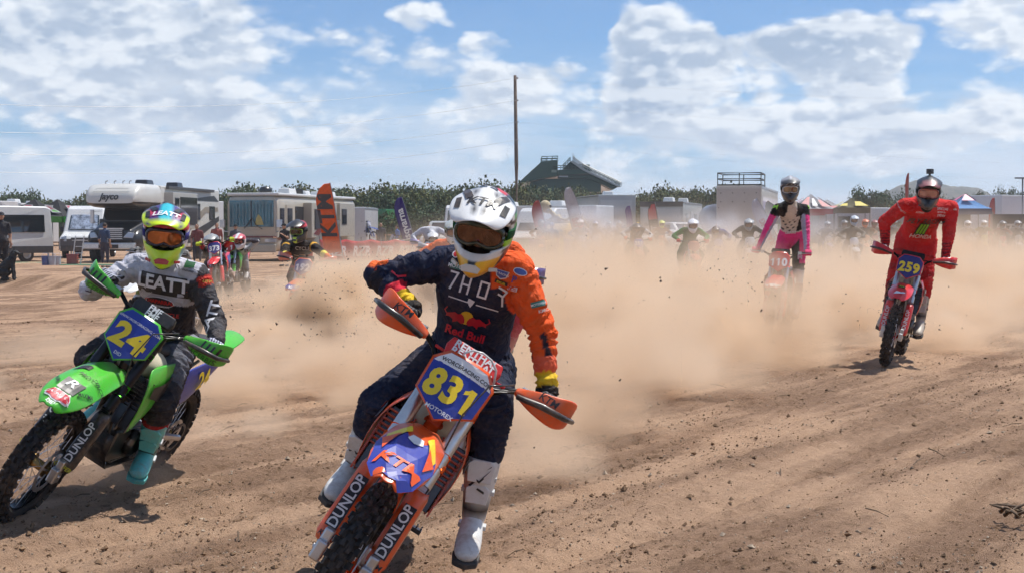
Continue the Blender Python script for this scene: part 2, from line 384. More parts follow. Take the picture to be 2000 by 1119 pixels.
def bike(root, s, lod=0, steer=0.):
    """local frame: x = image right when it faces us, -y = forward, z up; origin = front contact patch"""
    B = root; pc = cmat(s['plastic']); fc = cmat(s.get('frame', s['plastic']), 'paint'); ac = cmat(s.get('accent', BLK))
    axis = V((0, math.sin(R(RAKE)), math.cos(R(RAKE)))); piv = steer_axis_point(.8)
    SM = TR(*piv) @ Matrix.Rotation(R(steer), 4, axis) @ TR(*(-piv))
    seg = [14, 10, 8][lod]
    wheel(B, 'front_wheel', (0, 0, .345), .345, .040, 1.0, cmat(s.get('rim', (.03, .03, .03)), 'metal'), cmat(s.get('hub', (.5, .5, .5)), 'metal'), lod, SM)
    wheel(B, 'rear_wheel', (0, 1.48, .335), .335, .052, 1.12, cmat(s.get('rim', (.03, .03, .03)), 'metal'), cmat(s.get('hub', (.5, .5, .5)), 'metal'), lod, None, .07, .11)
    def fp(x, z, dy=0.): p = steer_axis_point(z); return V((x, p.y-.032+dy, z))
    for sx in (-1, 1):
        x = sx*.107
        m = MB(SM); m.tube([fp(x, .70), fp(x, .72), fp(x, 1.13), fp(x, 1.16)], [.029, .031, .031, .028], seg); o = m.build('fork_leg', cmat(s.get('forktube', (.55, .55, .56)), 'metal'), B, True, auto=40)
        if lod < 2:
            m = MB(SM); m.tube([fp(x, .36), fp(x, .72)], .0235, seg); m.build('slider', cmat(s.get('slider', (.5, .42, .3)), 'metal'), o, True, auto=40)
            [MB(SM).tube([fp(x, a_), fp(x, b_)], .0335, seg).build('collar', cmat(s['plastic'], 'metal'), o, True, auto=40) for a_, b_ in ((.80, .86), (1.02, 1.05))]
            m = MB(SM); m.box((x*.93, .0, .345), (.045, .075, .085)); m.box((x*.95, .012, .40), (.04, .05, .07)); m.tube([(x*.75, 0, .345), (x*1.22, 0, .345)], .014, 8); m.build('axle_lug', ALU, o, bevel=.008)
            if lod == 0 and sx > 0:
                m = MB(SM); m.box((.072, .075, .40), (.05, .06, .085)); m.build('brake_caliper', ALU, o, bevel=.008)
                m = MB(SM); m.tube([(.10, .09, .42), (.125, .13, .55), (.13, .20, .72), (.10, .26, .88), (.09, .20, 1.05), (.12, .22, 1.2), (.2, .36, 1.24)], .004, 6); m.build('brake_hose', MBLK, o, True)
        # fork guard: wraps the slider
        g = MB(SM); cpt = [(-.045, .012), (-.040, -.026), (-.015, -.044), (.018, -.044), (.040, -.022), (.043, .012)]
        rows = []
        zs = [.37, .40, .46, .58, .68, .705]; sc_ = [.7, 1, 1, .98, .92, .7]
        for z, k in zip(zs, sc_):
            c = fp(x+sx*.004, z); rows.append([V((c.x+a*k*(1 if sx > 0 else -1), c.y+b*k, c.z)) for a, b in cpt])
        g.grid(rows, flip=(sx > 0)); gd = g.build('fork_guard', cmat(s.get('guard', s['plastic'])), B, True, solid=.004, auto=50)
        if lod < 2 and s.get('guardtext'):
            pa = fp(x, .42, -.048); pb = fp(x, .66, -.048); yv = (pb-pa).normalized(); mid = (pa+pb)/2
            out_ = V((sx, 0, 0)); nrm = V((sx*.25, -1, 0)).normalized()
            Bm = SM @ BASIS(mid+V((sx*.004, -.001, 0)), yv, V((-1, 0, 0)) if sx > 0 else V((-1, 0, 0)))
            m = MB(); gt = s['guardtext']
            if lod == 0 and s.get('guardpanel'): m.prism([(-.12, -.026), (.12, -.026), (.12, .026), (-.12, .026)], Bm @ TR(0, 0, .0005), .002, 0)
            m.text(gt, .058, Bm @ TR(0, 0, .003), 1, bold=.02, sx=1.0); 
            m.split([cmat(s.get('guardpanel', BLK), 'print'), cmat(WHT, 'print')], gd, ('printed_panel', 'lettering') if len(m.cuts) > 1 else 'lettering')
            if lod == 0 and s.get('guardlogo'):
                m = MB(); B2 = SM @ BASIS(fp(x+sx*.004, .40, -.048), V((1, 0, 0)), V((0, .45, .9)))
                m.text(s['guardlogo'], .030, B2 @ TR(0, 0, .003), 0, bold=.02, shear=.2); m.build('lettering', cmat(s.get('guardlogoc', BLK), 'print'), gd)
    # triple clamps
    for z, w in ((.80, .16), (1.09, .15)):
        c = fp(0, z, .015); m = MB(SM); m.prism([(-w*.9, -.03), (-w*.5, -.045), (w*.5, -.045), (w*.9, -.03), (w*.9, .03), (.05, .06), (-.05, .06), (-w*.9, .03)], TR(*c) @ RX(-RAKE), .035); m.build('triple_clamp', cmat(s.get('clamp', BLK), 'metal'), B, bevel=.004)
    # bars
    bz = 1.165; bc = fp(0, bz, .02); hb = []
    for sx in (-1, 1):
        side = [(0.05, 0, -.055), (.10, 0, -.05), (.17, .015, .02), (.235, .03, .052), (.30, .045, .058), (.395, .075, .062)]
        pts = [bc+V((sx*a, b, c)) for a, b, c in side]; hb.append(pts)
    m = MB(SM); m.tube(hb[0][::-1]+hb[1], .0125, 10 if lod < 2 else 6); m.build('handlebar', cmat(s.get('bar', BLK), 'metal'), B, True)
    m = MB(SM); m.tube([hb[0][2]+V((0, -.005, .01)), hb[1][2]+V((0, -.005, .01))], .008, 6)
    m.prism([(-.12, -.040), (.12, -.040), (.13, 0), (.12, .040), (-.12, .040), (-.13, 0)], TR(*(bc+V((0, -.008, .060)))) @ RX(58), .05, bev=.008)
    pad = m.build('bar_pad', cmat(s.get('pad', BLK), 'cloth' if lod else 'print'), B, bevel=.006)
    if s.get('padtext') and lod == 0:
        m = MB(SM); Bm = TR(*(bc+V((0, -.008, .060)))) @ RX(58); m.text(s['padtext'], .046, Bm @ TR(0, .017, .027), bold=.03); m.text(s['padtext'], .046, Bm @ TR(0, -.019, .027), bold=.03); m.split(cmat(WHT, 'print'), pad)
    m = MB(SM); m.box(tuple(bc+V((0, 0, -.07))), (.10, .05, .06)); m.build('bar_clamp', cmat(s.get('clamp', BLK), 'metal'), B, bevel=.006)
    grips = []
    for i, sx in enumerate((-1, 1)):
        a, b = hb[i][4], hb[i][5]; m = MB(SM); d = (b-a).normalized()
        m.lathe([(.0, -.006), (.024, -.006), (.024, .002), (.0165, .006), (.0175, .06), (.0165, .125), (.019, .13), (.0, .132)], a+d*-.02, d, 10); m.build('grip', cmat(s.get('grip', BLK), 'rubber'), B, True, auto=40)
        grips.append((SM @ ((a+b)/2+d*.012), (SM.to_3x3() @ d)))
        if lod < 2:
            m = MB(SM); p0 = hb[i][4]+V((-sx*.04, -.02, -.004)); m.tube([hb[i][3]+V((0, 0, 0)), p0, p0+V((sx*.03, -.035, 0)), p0+V((sx*.16, -.048, .012))], [.012, .012, .006, .005], 6); m.box(tuple(hb[i][3]+V((sx*.02, -.02, .005))), (.045, .05, .04)); m.build('lever', ALU, B, True, auto=30)
        if s.get('guards', True) and (lod < 2 or s.get('guards')):
            # hand guard shield
            g = MB(SM); P = []; NS = 9 if lod == 0 else 6
            gp = s.get('gprof', [(.0, -.020, .012), (.15, -.032, .026), (.35, -.046, .050), (.6, -.056, .066), (.82, -.060, .082), (.93, -.056, .090), (1, -.042, .078)])
            for k in range(NS):
                u = k/(NS-1); xx = .212+.255*u; ww = -.105+.0*u + (.02 if u < .2 else 0) + (max(0, u-.72)/.28)**1.6*.10
                lo = np.interp(u, [q[0] for q in gp], [q[1] for q in gp]); hi = np.interp(u, [q[0] for q in gp], [q[2] for q in gp])
                row = []
                for j in range(5):
                    v = j/4; zz = lo+(hi-lo)*v; row.append(V((sx*xx, bc.y+.05+ww+.020*abs(v-.45)*2, bc.z+.052+zz)))
                P.append(row)
            g.grid(P, flip=(sx > 0)); hg = g.build('hand_guard', cmat(s.get('gcol', s['plastic'])), B, True, solid=.005, subs=1 if lod == 0 else 0)
            gb = g.bvh()
            # dark spine bar and vents
            m = MB(SM); m.tube([hb[i][3]+V((0, -.015, 0)), V((sx*.235, bc.y-.04, bc.z+.035)), V((sx*.34, bc.y-.084, bc.z+.058)), V((sx*.44, bc.y-.066, bc.z+.062)), V((sx*.478, bc.y+.02, bc.z+.058)), hb[i][5]+V((sx*.012, 0, 0))], [.010, .012, .0145, .013, .010, .009], 8)
            m.build('guard_bar', cmat(s.get('gbar', BLK)), hg, True)
            if lod == 0:
                m = MB()
                if s.get('gvent'):
                    for q in range(4): m.text_on('', 1, SM @ V((sx*(.33+q*.03), bc.y-.05, bc.z+.085)), SM.to_3x3() @ V((1, 0, 0)), SM.to_3x3() @ V((0, 0, 1)), gb, off=.005, shape=poly2d([(-.008, -.022), (.004, -.022), (.010, .018), (-.002, .018)]), mi=0)
                if s.get('gtext'): m.text_on(s['gtext'], .042, SM @ V((sx*.35, bc.y-.05, bc.z+(.088 if not s.get('gvent') else .015))), SM.to_3x3() @ V((1, 0, 0)), SM.to_3x3() @ V((0, 0, 1)), gb, off=.007, mi=1, bold=.02, shear=.15)
                if m.f: m.split([MBLK, cmat(s.get('gtextc', BLK), 'print')], hg, ['guard_vent']*4+['lettering'] if s.get('gvent') else 'lettering')
    # front number plate
    pb, pt = fp(0, .965, -.125), fp(0, 1.235, -.130); pc_ = (pb+pt)/2+V((0, 0, 0)); yv = (pt-pb).normalized()
    PM = SM @ BASIS(pc_, V((1, 0, 0)), yv)
    def bow(x): return -(x/.135)**2*.030
    ps = s.get('ps', 1.0)
    m = MB(); nx = 9; P2 = []
    def plate_sheet(poly, dz, mb, mi=0):
        vs, fs = poly2d(poly, 2); mb.add([(x, y, bow(x)+dz) for x, y in vs], fs, mi, PM)
    big = [(x*1.06*ps, y*1.06*ps+.002) for x, y in PLATE]; n_ = len(big)
    plate_sheet(big, 0, m); npl = m.build('number_plate', cmat(s.get('platec', s['plastic'])), B, True, solid=.006)
    m = MB(); pp = [(x*.99*ps, y*.99*ps) for x, y in PLATE]; plate_sheet(pp, .0045, m, 0)
    mats = [cmat(s['platebg'], 'print'), cmat(s['numc'], 'print'), cmat(WHT, 'print'), cmat((.02, .02, .02), 'print')]
    if s.get('band'): # white band across the top with the web address
        vs, fs = poly2d([(-.085*ps, .132*ps), (.085*ps, .132*ps), (.120*ps, .098*ps), (.132*ps, .078*ps), (-.132*ps, .078*ps), (-.120*ps, .098*ps)], 2); m.add([(x, y, bow(x)+.006) for x, y in vs], fs, 2, PM)
    def ptext(tx, size, cx, cy_, mi, bold=.02, sx=1., dz=.0075, shear=0):
        vs, fs = text2d(tx, size, bold, shear, fine=True); m.add([(x*sx+cx, y+cy_, bow(x*sx+cx)+dz) for x, y in vs], fs, mi, PM)
    if s.get('num'):
        L = len(s['num']); sz = (.175 if L < 3 else .160)*ps; adv = (.105 if L < 3 else .078)*ps
        for k_, ch in enumerate(s['num']):
            cx_ = (k_-(L-1)/2)*adv
            if ch == '1':
                for q in ([(-.011, -.5), (.013, -.5), (.013, .5), (-.011, .5)], [(-.031, .16), (-.0112, .27), (-.0112, .5), (-.018, .40), (-.031, .33)]): m.add([(x*1.05*ps+cx_, y*.112*ps-.012, bow(x+cx_)+.0075) for x, y in q], [tuple(range(len(q)))], 1, PM)
            else: ptext(ch, sz, cx_, -.012, 1, bold=.045, sx=1.12 if L < 3 else .88)
    if lod == 0:
        if s.get('band'): ptext('WORCSRACING.COM', .0235, .01, .097, 3, .02, 1.)
        elif s.get('web'): ptext('WWW.WORCSRACING.COM', .020, 0, .083, 2, .01)
        if s.get('small'): ptext(s['small'], .026, 0, -.108, 2, .015)
    m.split(mats, npl, ['printed_panel']*(2 if s.get('band') else 1)+['number_digit']*(len(s.get('num', ''))+s.get('num', '').count('1'))+['lettering'])
    # front fender
    g = MB(SM); P = []
    prof = s.get('fender', [(.36, .845, .095, .03), (.22, .865, .12, .04), (.08, .850, .128, .045), (-.06, .825, .135, .045), (-.18, .790, .132, .045), (-.27, .750, .105, .035), (-.335, .712, .055, .02)])
    for (y, z, w, dr) in prof:
        row = []
        for j in range(11):
            u = j/10*2-1; ridge = .012*max(0, 1-abs(abs(u)-.45)/.25)
            row.append(V((w*.94*u, y+.02*u*u, z+.055-dr*abs(u)**2.4+ridge)))
        P.append(row)
    g.grid(P, flip=True); fb = g.bvh()
    fen = g.build('front_fender', pc, B, True, solid=.004, subs=1)
    SX = SM.to_3x3()
    def fdec(mbx, shape, u, v, mi, off=.006, txt=None, size=.05, shear=0, bold=.02, sx=1., rot=0):
        o = SM @ V((u, v, .85)); xa = SX @ (Matrix.Rotation(R(rot), 3, 'Z') @ V((1, 0, 0))); ya = SX @ (Matrix.Rotation(R(rot), 3, 'Z') @ V((0, 1, 0)))
        mbx.text_on(txt or '', size, o, xa, ya, fb, off=off, mi=mi, shape=shape, bold=bold, shear=shear, sx=sx)
    if lod < 2 and s.get('fdec'):
        m = MB(); cs_ = [cmat(c, 'print') for c in s['fdecc']]
        for d in s['fdec']:
            if d[0] == 'p': fdec(m, poly2d(d[1], 2), 0, 0, d[2], off=d[3] if len(d) > 3 else .005)
            else: fdec(m, None, d[2], d[3], d[4], off=.009, txt=d[1], size=d[5], shear=d[6] if len(d) > 6 else 0, rot=d[7] if len(d) > 7 else 0)
        m.split(cs_, fen, ['lettering' if d[0] == 't' else 'printed_panel' for d in s['fdec']])
    # radiators + shrouds
    for sx in (-1, 1):
        if lod < 2 or True:
            m = MB(); a = s.get('radc', (.05, .05, .05)); rm = cmat(a)
            m.box((sx*.125, .46, .74), (.105, .04, .30), RX(-12)); rad = m.build('radiator', DARKM, B, bevel=.004)
            m = MB()
            if lod == 0:
                for k in range(13): m.box((sx*.128, .425+.0*k+(.155-k*.024)*math.tan(R(12))*0-.0+(k-6.5)*-.0049, .60+k*.0235), (.118, .012, .006), RX(-35))
                for q in (-.058, .058, 0): m.box((sx*.128+q, .424, .742), (.008, .016, .31), RX(-12))
            else:
                for k in range(6): m.box((sx*.128, .43-(k-2.5)*.010, .61+k*.05), (.118, .012, .02), RX(-12))
            m.build('radiator_louvre', rm, rad)
        P = [[V((sx*x, y, z)) for (x, y, z) in row] for row in (
            [(.13, .42, .965), (.145, .56, .985), (.13, .78, .965), (.10, 1.0, .935)],
            [(.185, .38, .90), (.20, .54, .90), (.165, .78, .88), (.125, .98, .86)],
            [(.205, .36, .80), (.215, .52, .79), (.17, .72, .79), (.13, .90, .80)],
            [(.20, .38, .68), (.205, .50, .67), (.165, .62, .70), (.13, .74, .74)],
            [(.17, .42, .575), (.175, .48, .565), (.15, .54, .59), (.13, .60, .64)])]
        m = MB(); m.grid(P, flip=(sx < 0)); sh = m.build('radiator_shroud', pc, B, True, solid=.006, subs=1 if lod < 2 else 0); sb = m.bvh()
        if lod < 2:
            m = MB(); m.text_on('', 1, V((sx*.17, .56, .85)), V((0, 1, 0)) if sx > 0 else V((0, -1, 0)), V((0, 0, 1)), sb, off=.008, mi=0, shape=poly2d([(-.12*sx, .03), (.16*sx, .06), (.2*sx, 0.0), (-.02*sx, -.06), (-.14*sx, -.03)], 2))
            m.text_on(s.get('brand', ''), .06, V((sx*.17, .58, .855)), V((0, 1, 0)) if sx > 0 else V((0, -1, 0)), V((0, 0, 1)), sb, off=.013, mi=1, bold=.02)
            m.split([cmat(s.get('accent', BLK), 'print'), cmat(s.get('accent2', WHT), 'print')], sh, ('printed_panel', 'lettering'))
    # tank, seat
    def ring(cx, y, z, w, h, n=12): return [V((cx+w*math.cos(2*pi*k/n), y, z+h*math.sin(2*pi*k/n))) for k in range(n)]
    m = MB(); m.loft([ring(0, .44, .93, .05, .05), ring(0, .47, .93, .13, .085), ring(0, .58, .93, .155, .10), ring(0, .72, .91, .13, .085), ring(0, .80, .90, .08, .05)]); m.build('fuel_tank', CREAM if s.get('cream', 1) else MBLK, B, True, subs=1)
    m = MB(); m.tube([(0, .56, 1.02), (0, .56, 1.05)], .035, 12); m.build('tank_cap', cmat(s.get('accent', BLK)), B, bevel=.003)
    m = MB(); m.loft([ring(0, .62, .99, .045, .03), ring(0, .72, .985, .07, .045), ring(0, .95, .955, .09, .05), ring(0, 1.2, .965, .095, .045), ring(0, 1.40, .985, .08, .035), ring(0, 1.46, .98, .03, .02)]); m.build('seat', SEATM, B, True, subs=1)
    m = MB(); P = []
    for (y, z, w, d) in ((1.25, .93, .10, .03), (1.42, .935, .11, .03), (1.6, .96, .10, .025), (1.8, .985, .085, .02), (1.93, .99, .06, .01)): P.append([V((w*u, y, z-d*abs(u)**2)) for u in (-1, -.6, -.2, .2, .6, 1)])
    m.grid(P, flip=True); m.build('rear_fender', cmat(s.get('rearf', s['plastic'])), B, True, solid=.005, subs=1)
    for sx in (-1, 1):
        m = MB(); P = [[V((sx*.10, 1.0, .86)), V((sx*.115, 1.2, .90)), V((sx*.11, 1.45, .93)), V((sx*.09, 1.68, .95))], [V((sx*.14, 1.0, .76)), V((sx*.15, 1.18, .78)), V((sx*.14, 1.42, .84)), V((sx*.10, 1.66, .92))], [V((sx*.13, 1.05, .62)), V((sx*.145, 1.18, .64)), V((sx*.13, 1.34, .74)), V((sx*.11, 1.55, .88))]]
        m.grid(P, flip=(sx < 0)); sp = m.build('side_panel', cmat(s.get('sidec', s['platebg'])), B, True, solid=.005, subs=1 if lod < 2 else 0); sb = m.bvh()
        if s.get('num') and lod < 2:
            m = MB(); m.text_on(s['num'], .15, V((sx*.14, 1.28, .80)), V((0, 1, .12)) if sx > 0 else V((0, -1, -.12)), V((0, 0, 1)), sb, off=.010, bold=.03); m.build('lettering', cmat(s['numc'], 'print'), sp)
    # frame, engine, skid plate, swingarm, shock, exhaust
    m = MB()
    m.tube([(0, .40, 1.0), (0, .44, .84)], .032, 10)
    for sx in (-1, 1):
        m.tube([(sx*.02, .43, .93), (sx*.09, .60, .86), (sx*.115, .86, .72), (sx*.11, .95, .52), (sx*.09, .97, .38)], .017, 8)
        m.tube([(sx*.02, .43, .86), (sx*.045, .50, .60), (sx*.07, .55, .36), (sx*.08, .68, .29), (sx*.09, .97, .33)], .014, 8)
        m.tube([(sx*.08, .86, .76), (sx*.06, 1.3, .88)], .011, 6)
    m.build('frame', fc, B, True)
    m = MB(); m.box((0, .74, .41), (.20, .36, .20)); m.box((0, .66, .58), (.14, .16, .24), RX(-12)); m.box((0, .64, .72), (.15, .17, .07), RX(-12))
    m.lathe([(.0, 0), (.085, 0), (.085, .04), (.07, .055), (0, .055)], (.09, .80, .42), (1, 0, 0), 14); m.lathe([(.0, 0), (.09, 0), (.09, .04), (.075, .06), (0, .06)], (-.09, .78, .42), (-1, 0, 0), 14)
    m.build('engine', cmat((.16, .15, .14), 'metal'), B, bevel=.012)
    m = MB(); m.grid([[V((x, y, z)) for x in (-.11, -.06, 0, .06, .11)] for y, z in ((.50, .50), (.53, .36), (.60, .275), (.95, .27))]); m.build('skid_plate', cmat(s.get('skid', BLK)), B, True, solid=.006)
    m = MB()
    for sx in (-1, 1): m.tube([(sx*.10, .98, .43), (sx*.105, 1.2, .39), (sx*.11, 1.5, .335)], [.028, .024, .02], 8)
    m.box((0, 1.06, .42), (.20, .07, .06)); m.build('swingarm', ALU, B, True, auto=40)
    if lod < 2:
        m = MB(); pts = [(0, 1.06, .80), (0, 1.0, .50)]; hx = [V((.03*math.cos(a), 1.06-.06*a/44, .78-.26*a/44)) for a in np.linspace(0, 44, 60)]
        m.tube([(p.x, p.y+.03*math.sin(a), p.z) for p, a in zip(hx, np.linspace(0, 44, 60))], .006, 5); m.tube(pts, .012, 8); m.build('shock_absorber', cmat(s.get('spring', WHT)), B, True)
        m = MB()
        for z in (.372, .445): m.tube([(.095, .98, .43+(z-.41)*.6), (.10, 1.48, .335+(z-.41)*2.2)], .006, 4)
        m.lathe([(.085, -.004), (.10, -.004), (.10, .004), (.085, .004)], (.10, 1.48, .335), (1, 0, 0), 20, closed=True); m.build('chain', DARKM, B)
    m = MB(); m.tube([(0, .56, .70), (-.02, .50, .62), (-.06, .50, .50), (-.12, .60, .42), (-.14, .80, .46), (-.13, 1.0, .66), (-.13, 1.1, .74)], .021, 8); m.build('exhaust_pipe', cmat((.45, .36, .28), 'metal'), B, True)
    m = MB(); m.tube([(-.14, 1.06, .74), (-.15, 1.10, .755), (-.155, 1.40, .84), (-.15, 1.46, .855)], [.035, .055, .055, .03], 10); m.build('silencer', ALU, B, True, auto=40)
    for sx in (-1, 1):
        m = MB(); m.box((sx*.175, .95, .395), (.085, .05, .02)); m.box((sx*.125, .955, .385), (.03, .04, .035))
        for k in range(4): m.box((sx*(.145+k*.022), .93, .412), (.006, .008, .014)); m.box((sx*(.145+k*.022), .97, .412), (.006, .008, .014))
        m.build('footpeg', ALU if lod else DARKM, B)
    if lod == 0:
        m = MB(SM)
        for k in range(2): m.tube([hb[1][3]+V((0, -.01, 0)), bc+V((.14, -.07-k*.012, .0+k*.015)), bc+V((.04-.05*k, -.075, -.02+k*.012)), bc+V((-.08, -.0, -.10)), bc+V((-.07, .12, -.22))], .0045, 6)
        m.build('cable', MBLK, B, True)
        if s.get('hoseloop'):
            m = MB(SM); q = [bc+V((-.02, -.09, -.02)), bc+V((-.06, -.12, .09)), bc+V((.02, -.12, .13)), bc+V((.12, -.10, .10)), bc+V((.13, -.06, -.02)), bc+V((.10, -.03, -.14))]
            m.tube(q, .006, 8, ); m.build('vent_hose', cmat((.6, .6, .6)), B, True, subs=1)
    return grips
def bike_matrix(contact, yaw, lean, pitch=0.): return TR(*contact) @ RZ(-yaw) @ RX(pitch) @ RY(lean)
# ---------------- people ----------------
CLOTH = pm('fabric', vcol=True, rough=.82, var=.07, vs=6, bump=.10, bs=260, fold=1.7, spec=.25, dirt=.22)
SHELL = pm('helmet_shell', vcol=True, rough=.34, coat=.25, var=.03, dirt=.10)
BOOTM = pm('boot_plastic', vcol=True, rough=.45, var=.05, dirt=.6)
GLOVEM = pm('glove_fabric', vcol=True, rough=.8, bump=.1, bs=200, dirt=.12)
SKIN = pm('skin', (.42, .24, .16), .5, var=.05, spec=.35)
def ik(a, b, l1, l2, hint):
    a, b, hint = V(a), V(b), V(hint); d = b-a; L = d.length; u = d.normalized()
    if L > (l1+l2)*.999: k = L/(l1+l2)*1.001; l1 *= k; l2 *= k
    x = (L*L+l1*l1-l2*l2)/(2*L); h = math.sqrt(max(0, l1*l1-x*x)); q = hint-a; q = q-u*q.dot(u)
    if q.length < 1e-4: q = V((0, 0, -1))
    return a+u*x+q.normalized()*h
def sdf_body(caps, rings, voxel, smooth_it=6, extra=None):
    m = MB()
    for c in caps: m.cap(c[0], c[1], c[2], c[3], 14)
    for r_ in rings: m.loft(r_)
    me = bpy.data.meshes.new('tmp'); me.from_pydata([tuple(p) for p in m.v], [], m.f); ob = bpy.data.objects.new('tmp', me); COL.objects.link(ob)
    r_ = ob.modifiers.new('r', 'REMESH'); r_.mode = 'VOXEL'; r_.voxel_size = voxel
    s_ = ob.modifiers.new('s', 'SMOOTH'); s_.factor = .6; s_.iterations = smooth_it
    dg = bpy.context.evaluated_depsgraph_get(); dg.update(); out = bpy.data.meshes.new_from_object(ob.evaluated_get(dg))
    bpy.data.objects.remove(ob); bpy.data.meshes.remove(me); return out
def np_verts(me):
    a = np.empty(len(me.vertices)*3, np.float32); me.vertices.foreach_get('co', a); return a.reshape(-1, 3)
def np_normals(me):
    a = np.empty(len(me.vertices)*3, np.float32); me.vertices.foreach_get('normal', a); return a.reshape(-1, 3)
def seg_dist(P, a, b):
    a = np.array(a, np.float32); b = np.array(b, np.float32); d = b-a; t = np.clip((P-a) @ d/(d @ d+1e-9), 0, 1); return np.linalg.norm(P-(a+t[:, None]*d), axis=1), t
def mesh_bvh(me): return BVHTree.FromPolygons([v.co[:] for v in me.vertices], [p.vertices[:] for p in me.polygons])

def body(root, J, voxel, spec, S=1., slim=1.):
    """J: world joints. one continuous clothed figure; colours follow the garments"""
    lat_s = (J['shB']-J['shA']).normalized(); lat_h = (J['hipB']-J['hipA']).normalized()
    pel, nk = J['pel'], J['neck']; up = (nk-pel); L = up.length; upn = up.normalized()
    fwdv = J.get('fwd', V((0, -1, 0)))
    caps = []
    def C(a, b, ra, rb, reg): caps.append((a, b, ra*S*slim, rb*S*slim, reg))
    for k in 'AB':
        sh, el, ha = J['sh'+k], J['el'+k], J['wr'+k]
        C(sh, sh.lerp(el, .55), .070, .062, 'up'+k); C(sh.lerp(el, .55), el, .062, .054, 'up'+k); C(el, el.lerp(ha, .4), .054, .048, 'lo'+k); C(el.lerp(ha, .4), ha, .048, .036, 'lo'+k)
        C(J['chest'], sh, .085, .072, 'torso')
        hp, kn, an = J['hip'+k], J['kn'+k], J['an'+k]
        C(hp, hp.lerp(kn, .5), .108, .095, 'th'+k); C(hp.lerp(kn, .5), kn, .095, .080, 'th'+k); C(kn, kn.lerp(an, .35), .081, .072, 'sn'+k); C(kn.lerp(an, .35), kn.lerp(an, .7), .066, .052, 'sn'+k)
    C(nk, nk.lerp(J['head'], .6), .065, .060, 'neck')
    rings = []; prof = [(-.16, .10, .08), (-.08, .155, .115), (.08, .165, .125), (.30, .150, .118), (.52, .155, .122), (.72, .175, .130), (.88, .165, .115), (1.0, .11, .085), (1.06, .06, .06)]
    bow = J.get('bow', .03)
    for t, w, d in prof:
        tt = min(1, max(0, t)); lat = lat_h.lerp(lat_s, tt).normalized(); c = pel.lerp(nk, t) if t <= 1 else nk+upn*(t-1)*L
        f = lat.cross(upn).normalized()
        if f.dot(fwdv) < 0: f = -f
        c = c-f*bow*math.sin(pi*tt); w *= S*slim; d *= S*slim
        rings.append([c+lat*(w*math.cos(a))+f*(d*math.sin(a)) for a in [2*pi*k/20 for k in range(20)]])
    me = sdf_body(caps, [rings], voxel)
    P = np_verts(me); N = np_normals(me); P0 = P.copy()
    regs = {}
    for a, b, ra, rb, reg in caps:
        d, t = seg_dist(P, a, b); d = d-(ra+(rb-ra)*t)
        if reg not in regs or True: regs[reg] = np.minimum(regs.get(reg, np.full(len(P), 9.)), d)
    # torso by the spine
    d, t = seg_dist(P, pel, nk); dt = d-.15*S; regs['torso'] = np.minimum(regs['torso'], dt)
    names = list(regs); D = np.stack([regs[n] for n in names]); idx = D.argmin(0); reg = np.array(names)[idx]
    tv = ((P-np.array(pel)) @ np.array(upn))/L; lv = (P-np.array(nk)) @ np.array(lat_s)
    reg[(reg == 'torso') & (tv < .10)] = 'hip'
    seam = J.get('waist', .13)
    # cloth folds
    amp = spec.get('fold', .006)*S
    if voxel < .02:
        for k in 'AB':
            for a, b, rr in ((J['sh'+k], J['el'+k], ('up'+k,)), (J['el'+k], J['wr'+k], ('lo'+k,)), (J['hip'+k], J['kn'+k], ('th'+k,)), (J['kn'+k], J['an'+k], ('sn'+k,))):
                msk = np.isin(reg, rr); ii = np.nonzero(msk)[0]; A = np.array(a); ax = np.array((V(b)-V(a)).normalized()); Ln = (V(b)-V(a)).length
                for i in ii:
                    q = P[i]-A; s_ = float(q @ ax); k1 = noise.noise(V((s_*34+q[0]*9, q[1]*11, q[2]*9)))
                    P[i] += N[i]*(amp*(1.5*(1-abs(k1)*2.2)-.45)*(.55+.9*abs(s_/Ln-.5)*2))
        ii = np.nonzero(np.isin(reg, ('torso', 'hip')))[0]
        for i in ii: k1 = noise.noise(V(P[i])*11+V((0, 0, P[i][2]*9))); P[i] += N[i]*(amp*.5*(1-abs(k1)*2.4)*(.35 if (N[i][1] < -.3 and tv[i] > .3) else 1))
    else:
        for i in range(len(P)): P[i] += N[i]*(.008*S*noise.noise(V(P[i])*14))
    PB = (P0+N*amp*.35) if voxel < .02 else P.copy()
    me.vertices.foreach_set('co', P.ravel())
    cols = np.zeros((len(P), 3), np.float32); pal = spec['pal']
    for n in set(reg): cols[reg == n] = pal.get(n, pal.get(n[:2], pal.get({'up': 'arm', 'lo': 'arm', 'th': 'leg', 'sn': 'leg', 'hip': 'leg'}.get(n if n == 'hip' else n[:2], n), (.1, .1, .1))))
    info = dict(P=P, N=N, reg=reg, t=tv, lat=lv, pal=pal, J=J, S=S)
    for k in 'AB':
        for nm, a, b in (('up', 'sh', 'el'), ('lo', 'el', 'wr'), ('th', 'hip', 'kn'), ('sn', 'kn', 'an')):
            info[nm+k] = seg_dist(P, J[a+k], J[b+k])[1]
    if spec.get('paint'): spec['paint'](cols, info)
    o = link(me, 'clothing' if spec.get('bodyname') else 'body', root, True, True, cols=cols); me.materials.clear(); me.materials.append(CLOTH)
    return o, BVHTree.FromPolygons([tuple(map(float, q)) for q in PB], [p_.vertices[:] for p_ in me.polygons])

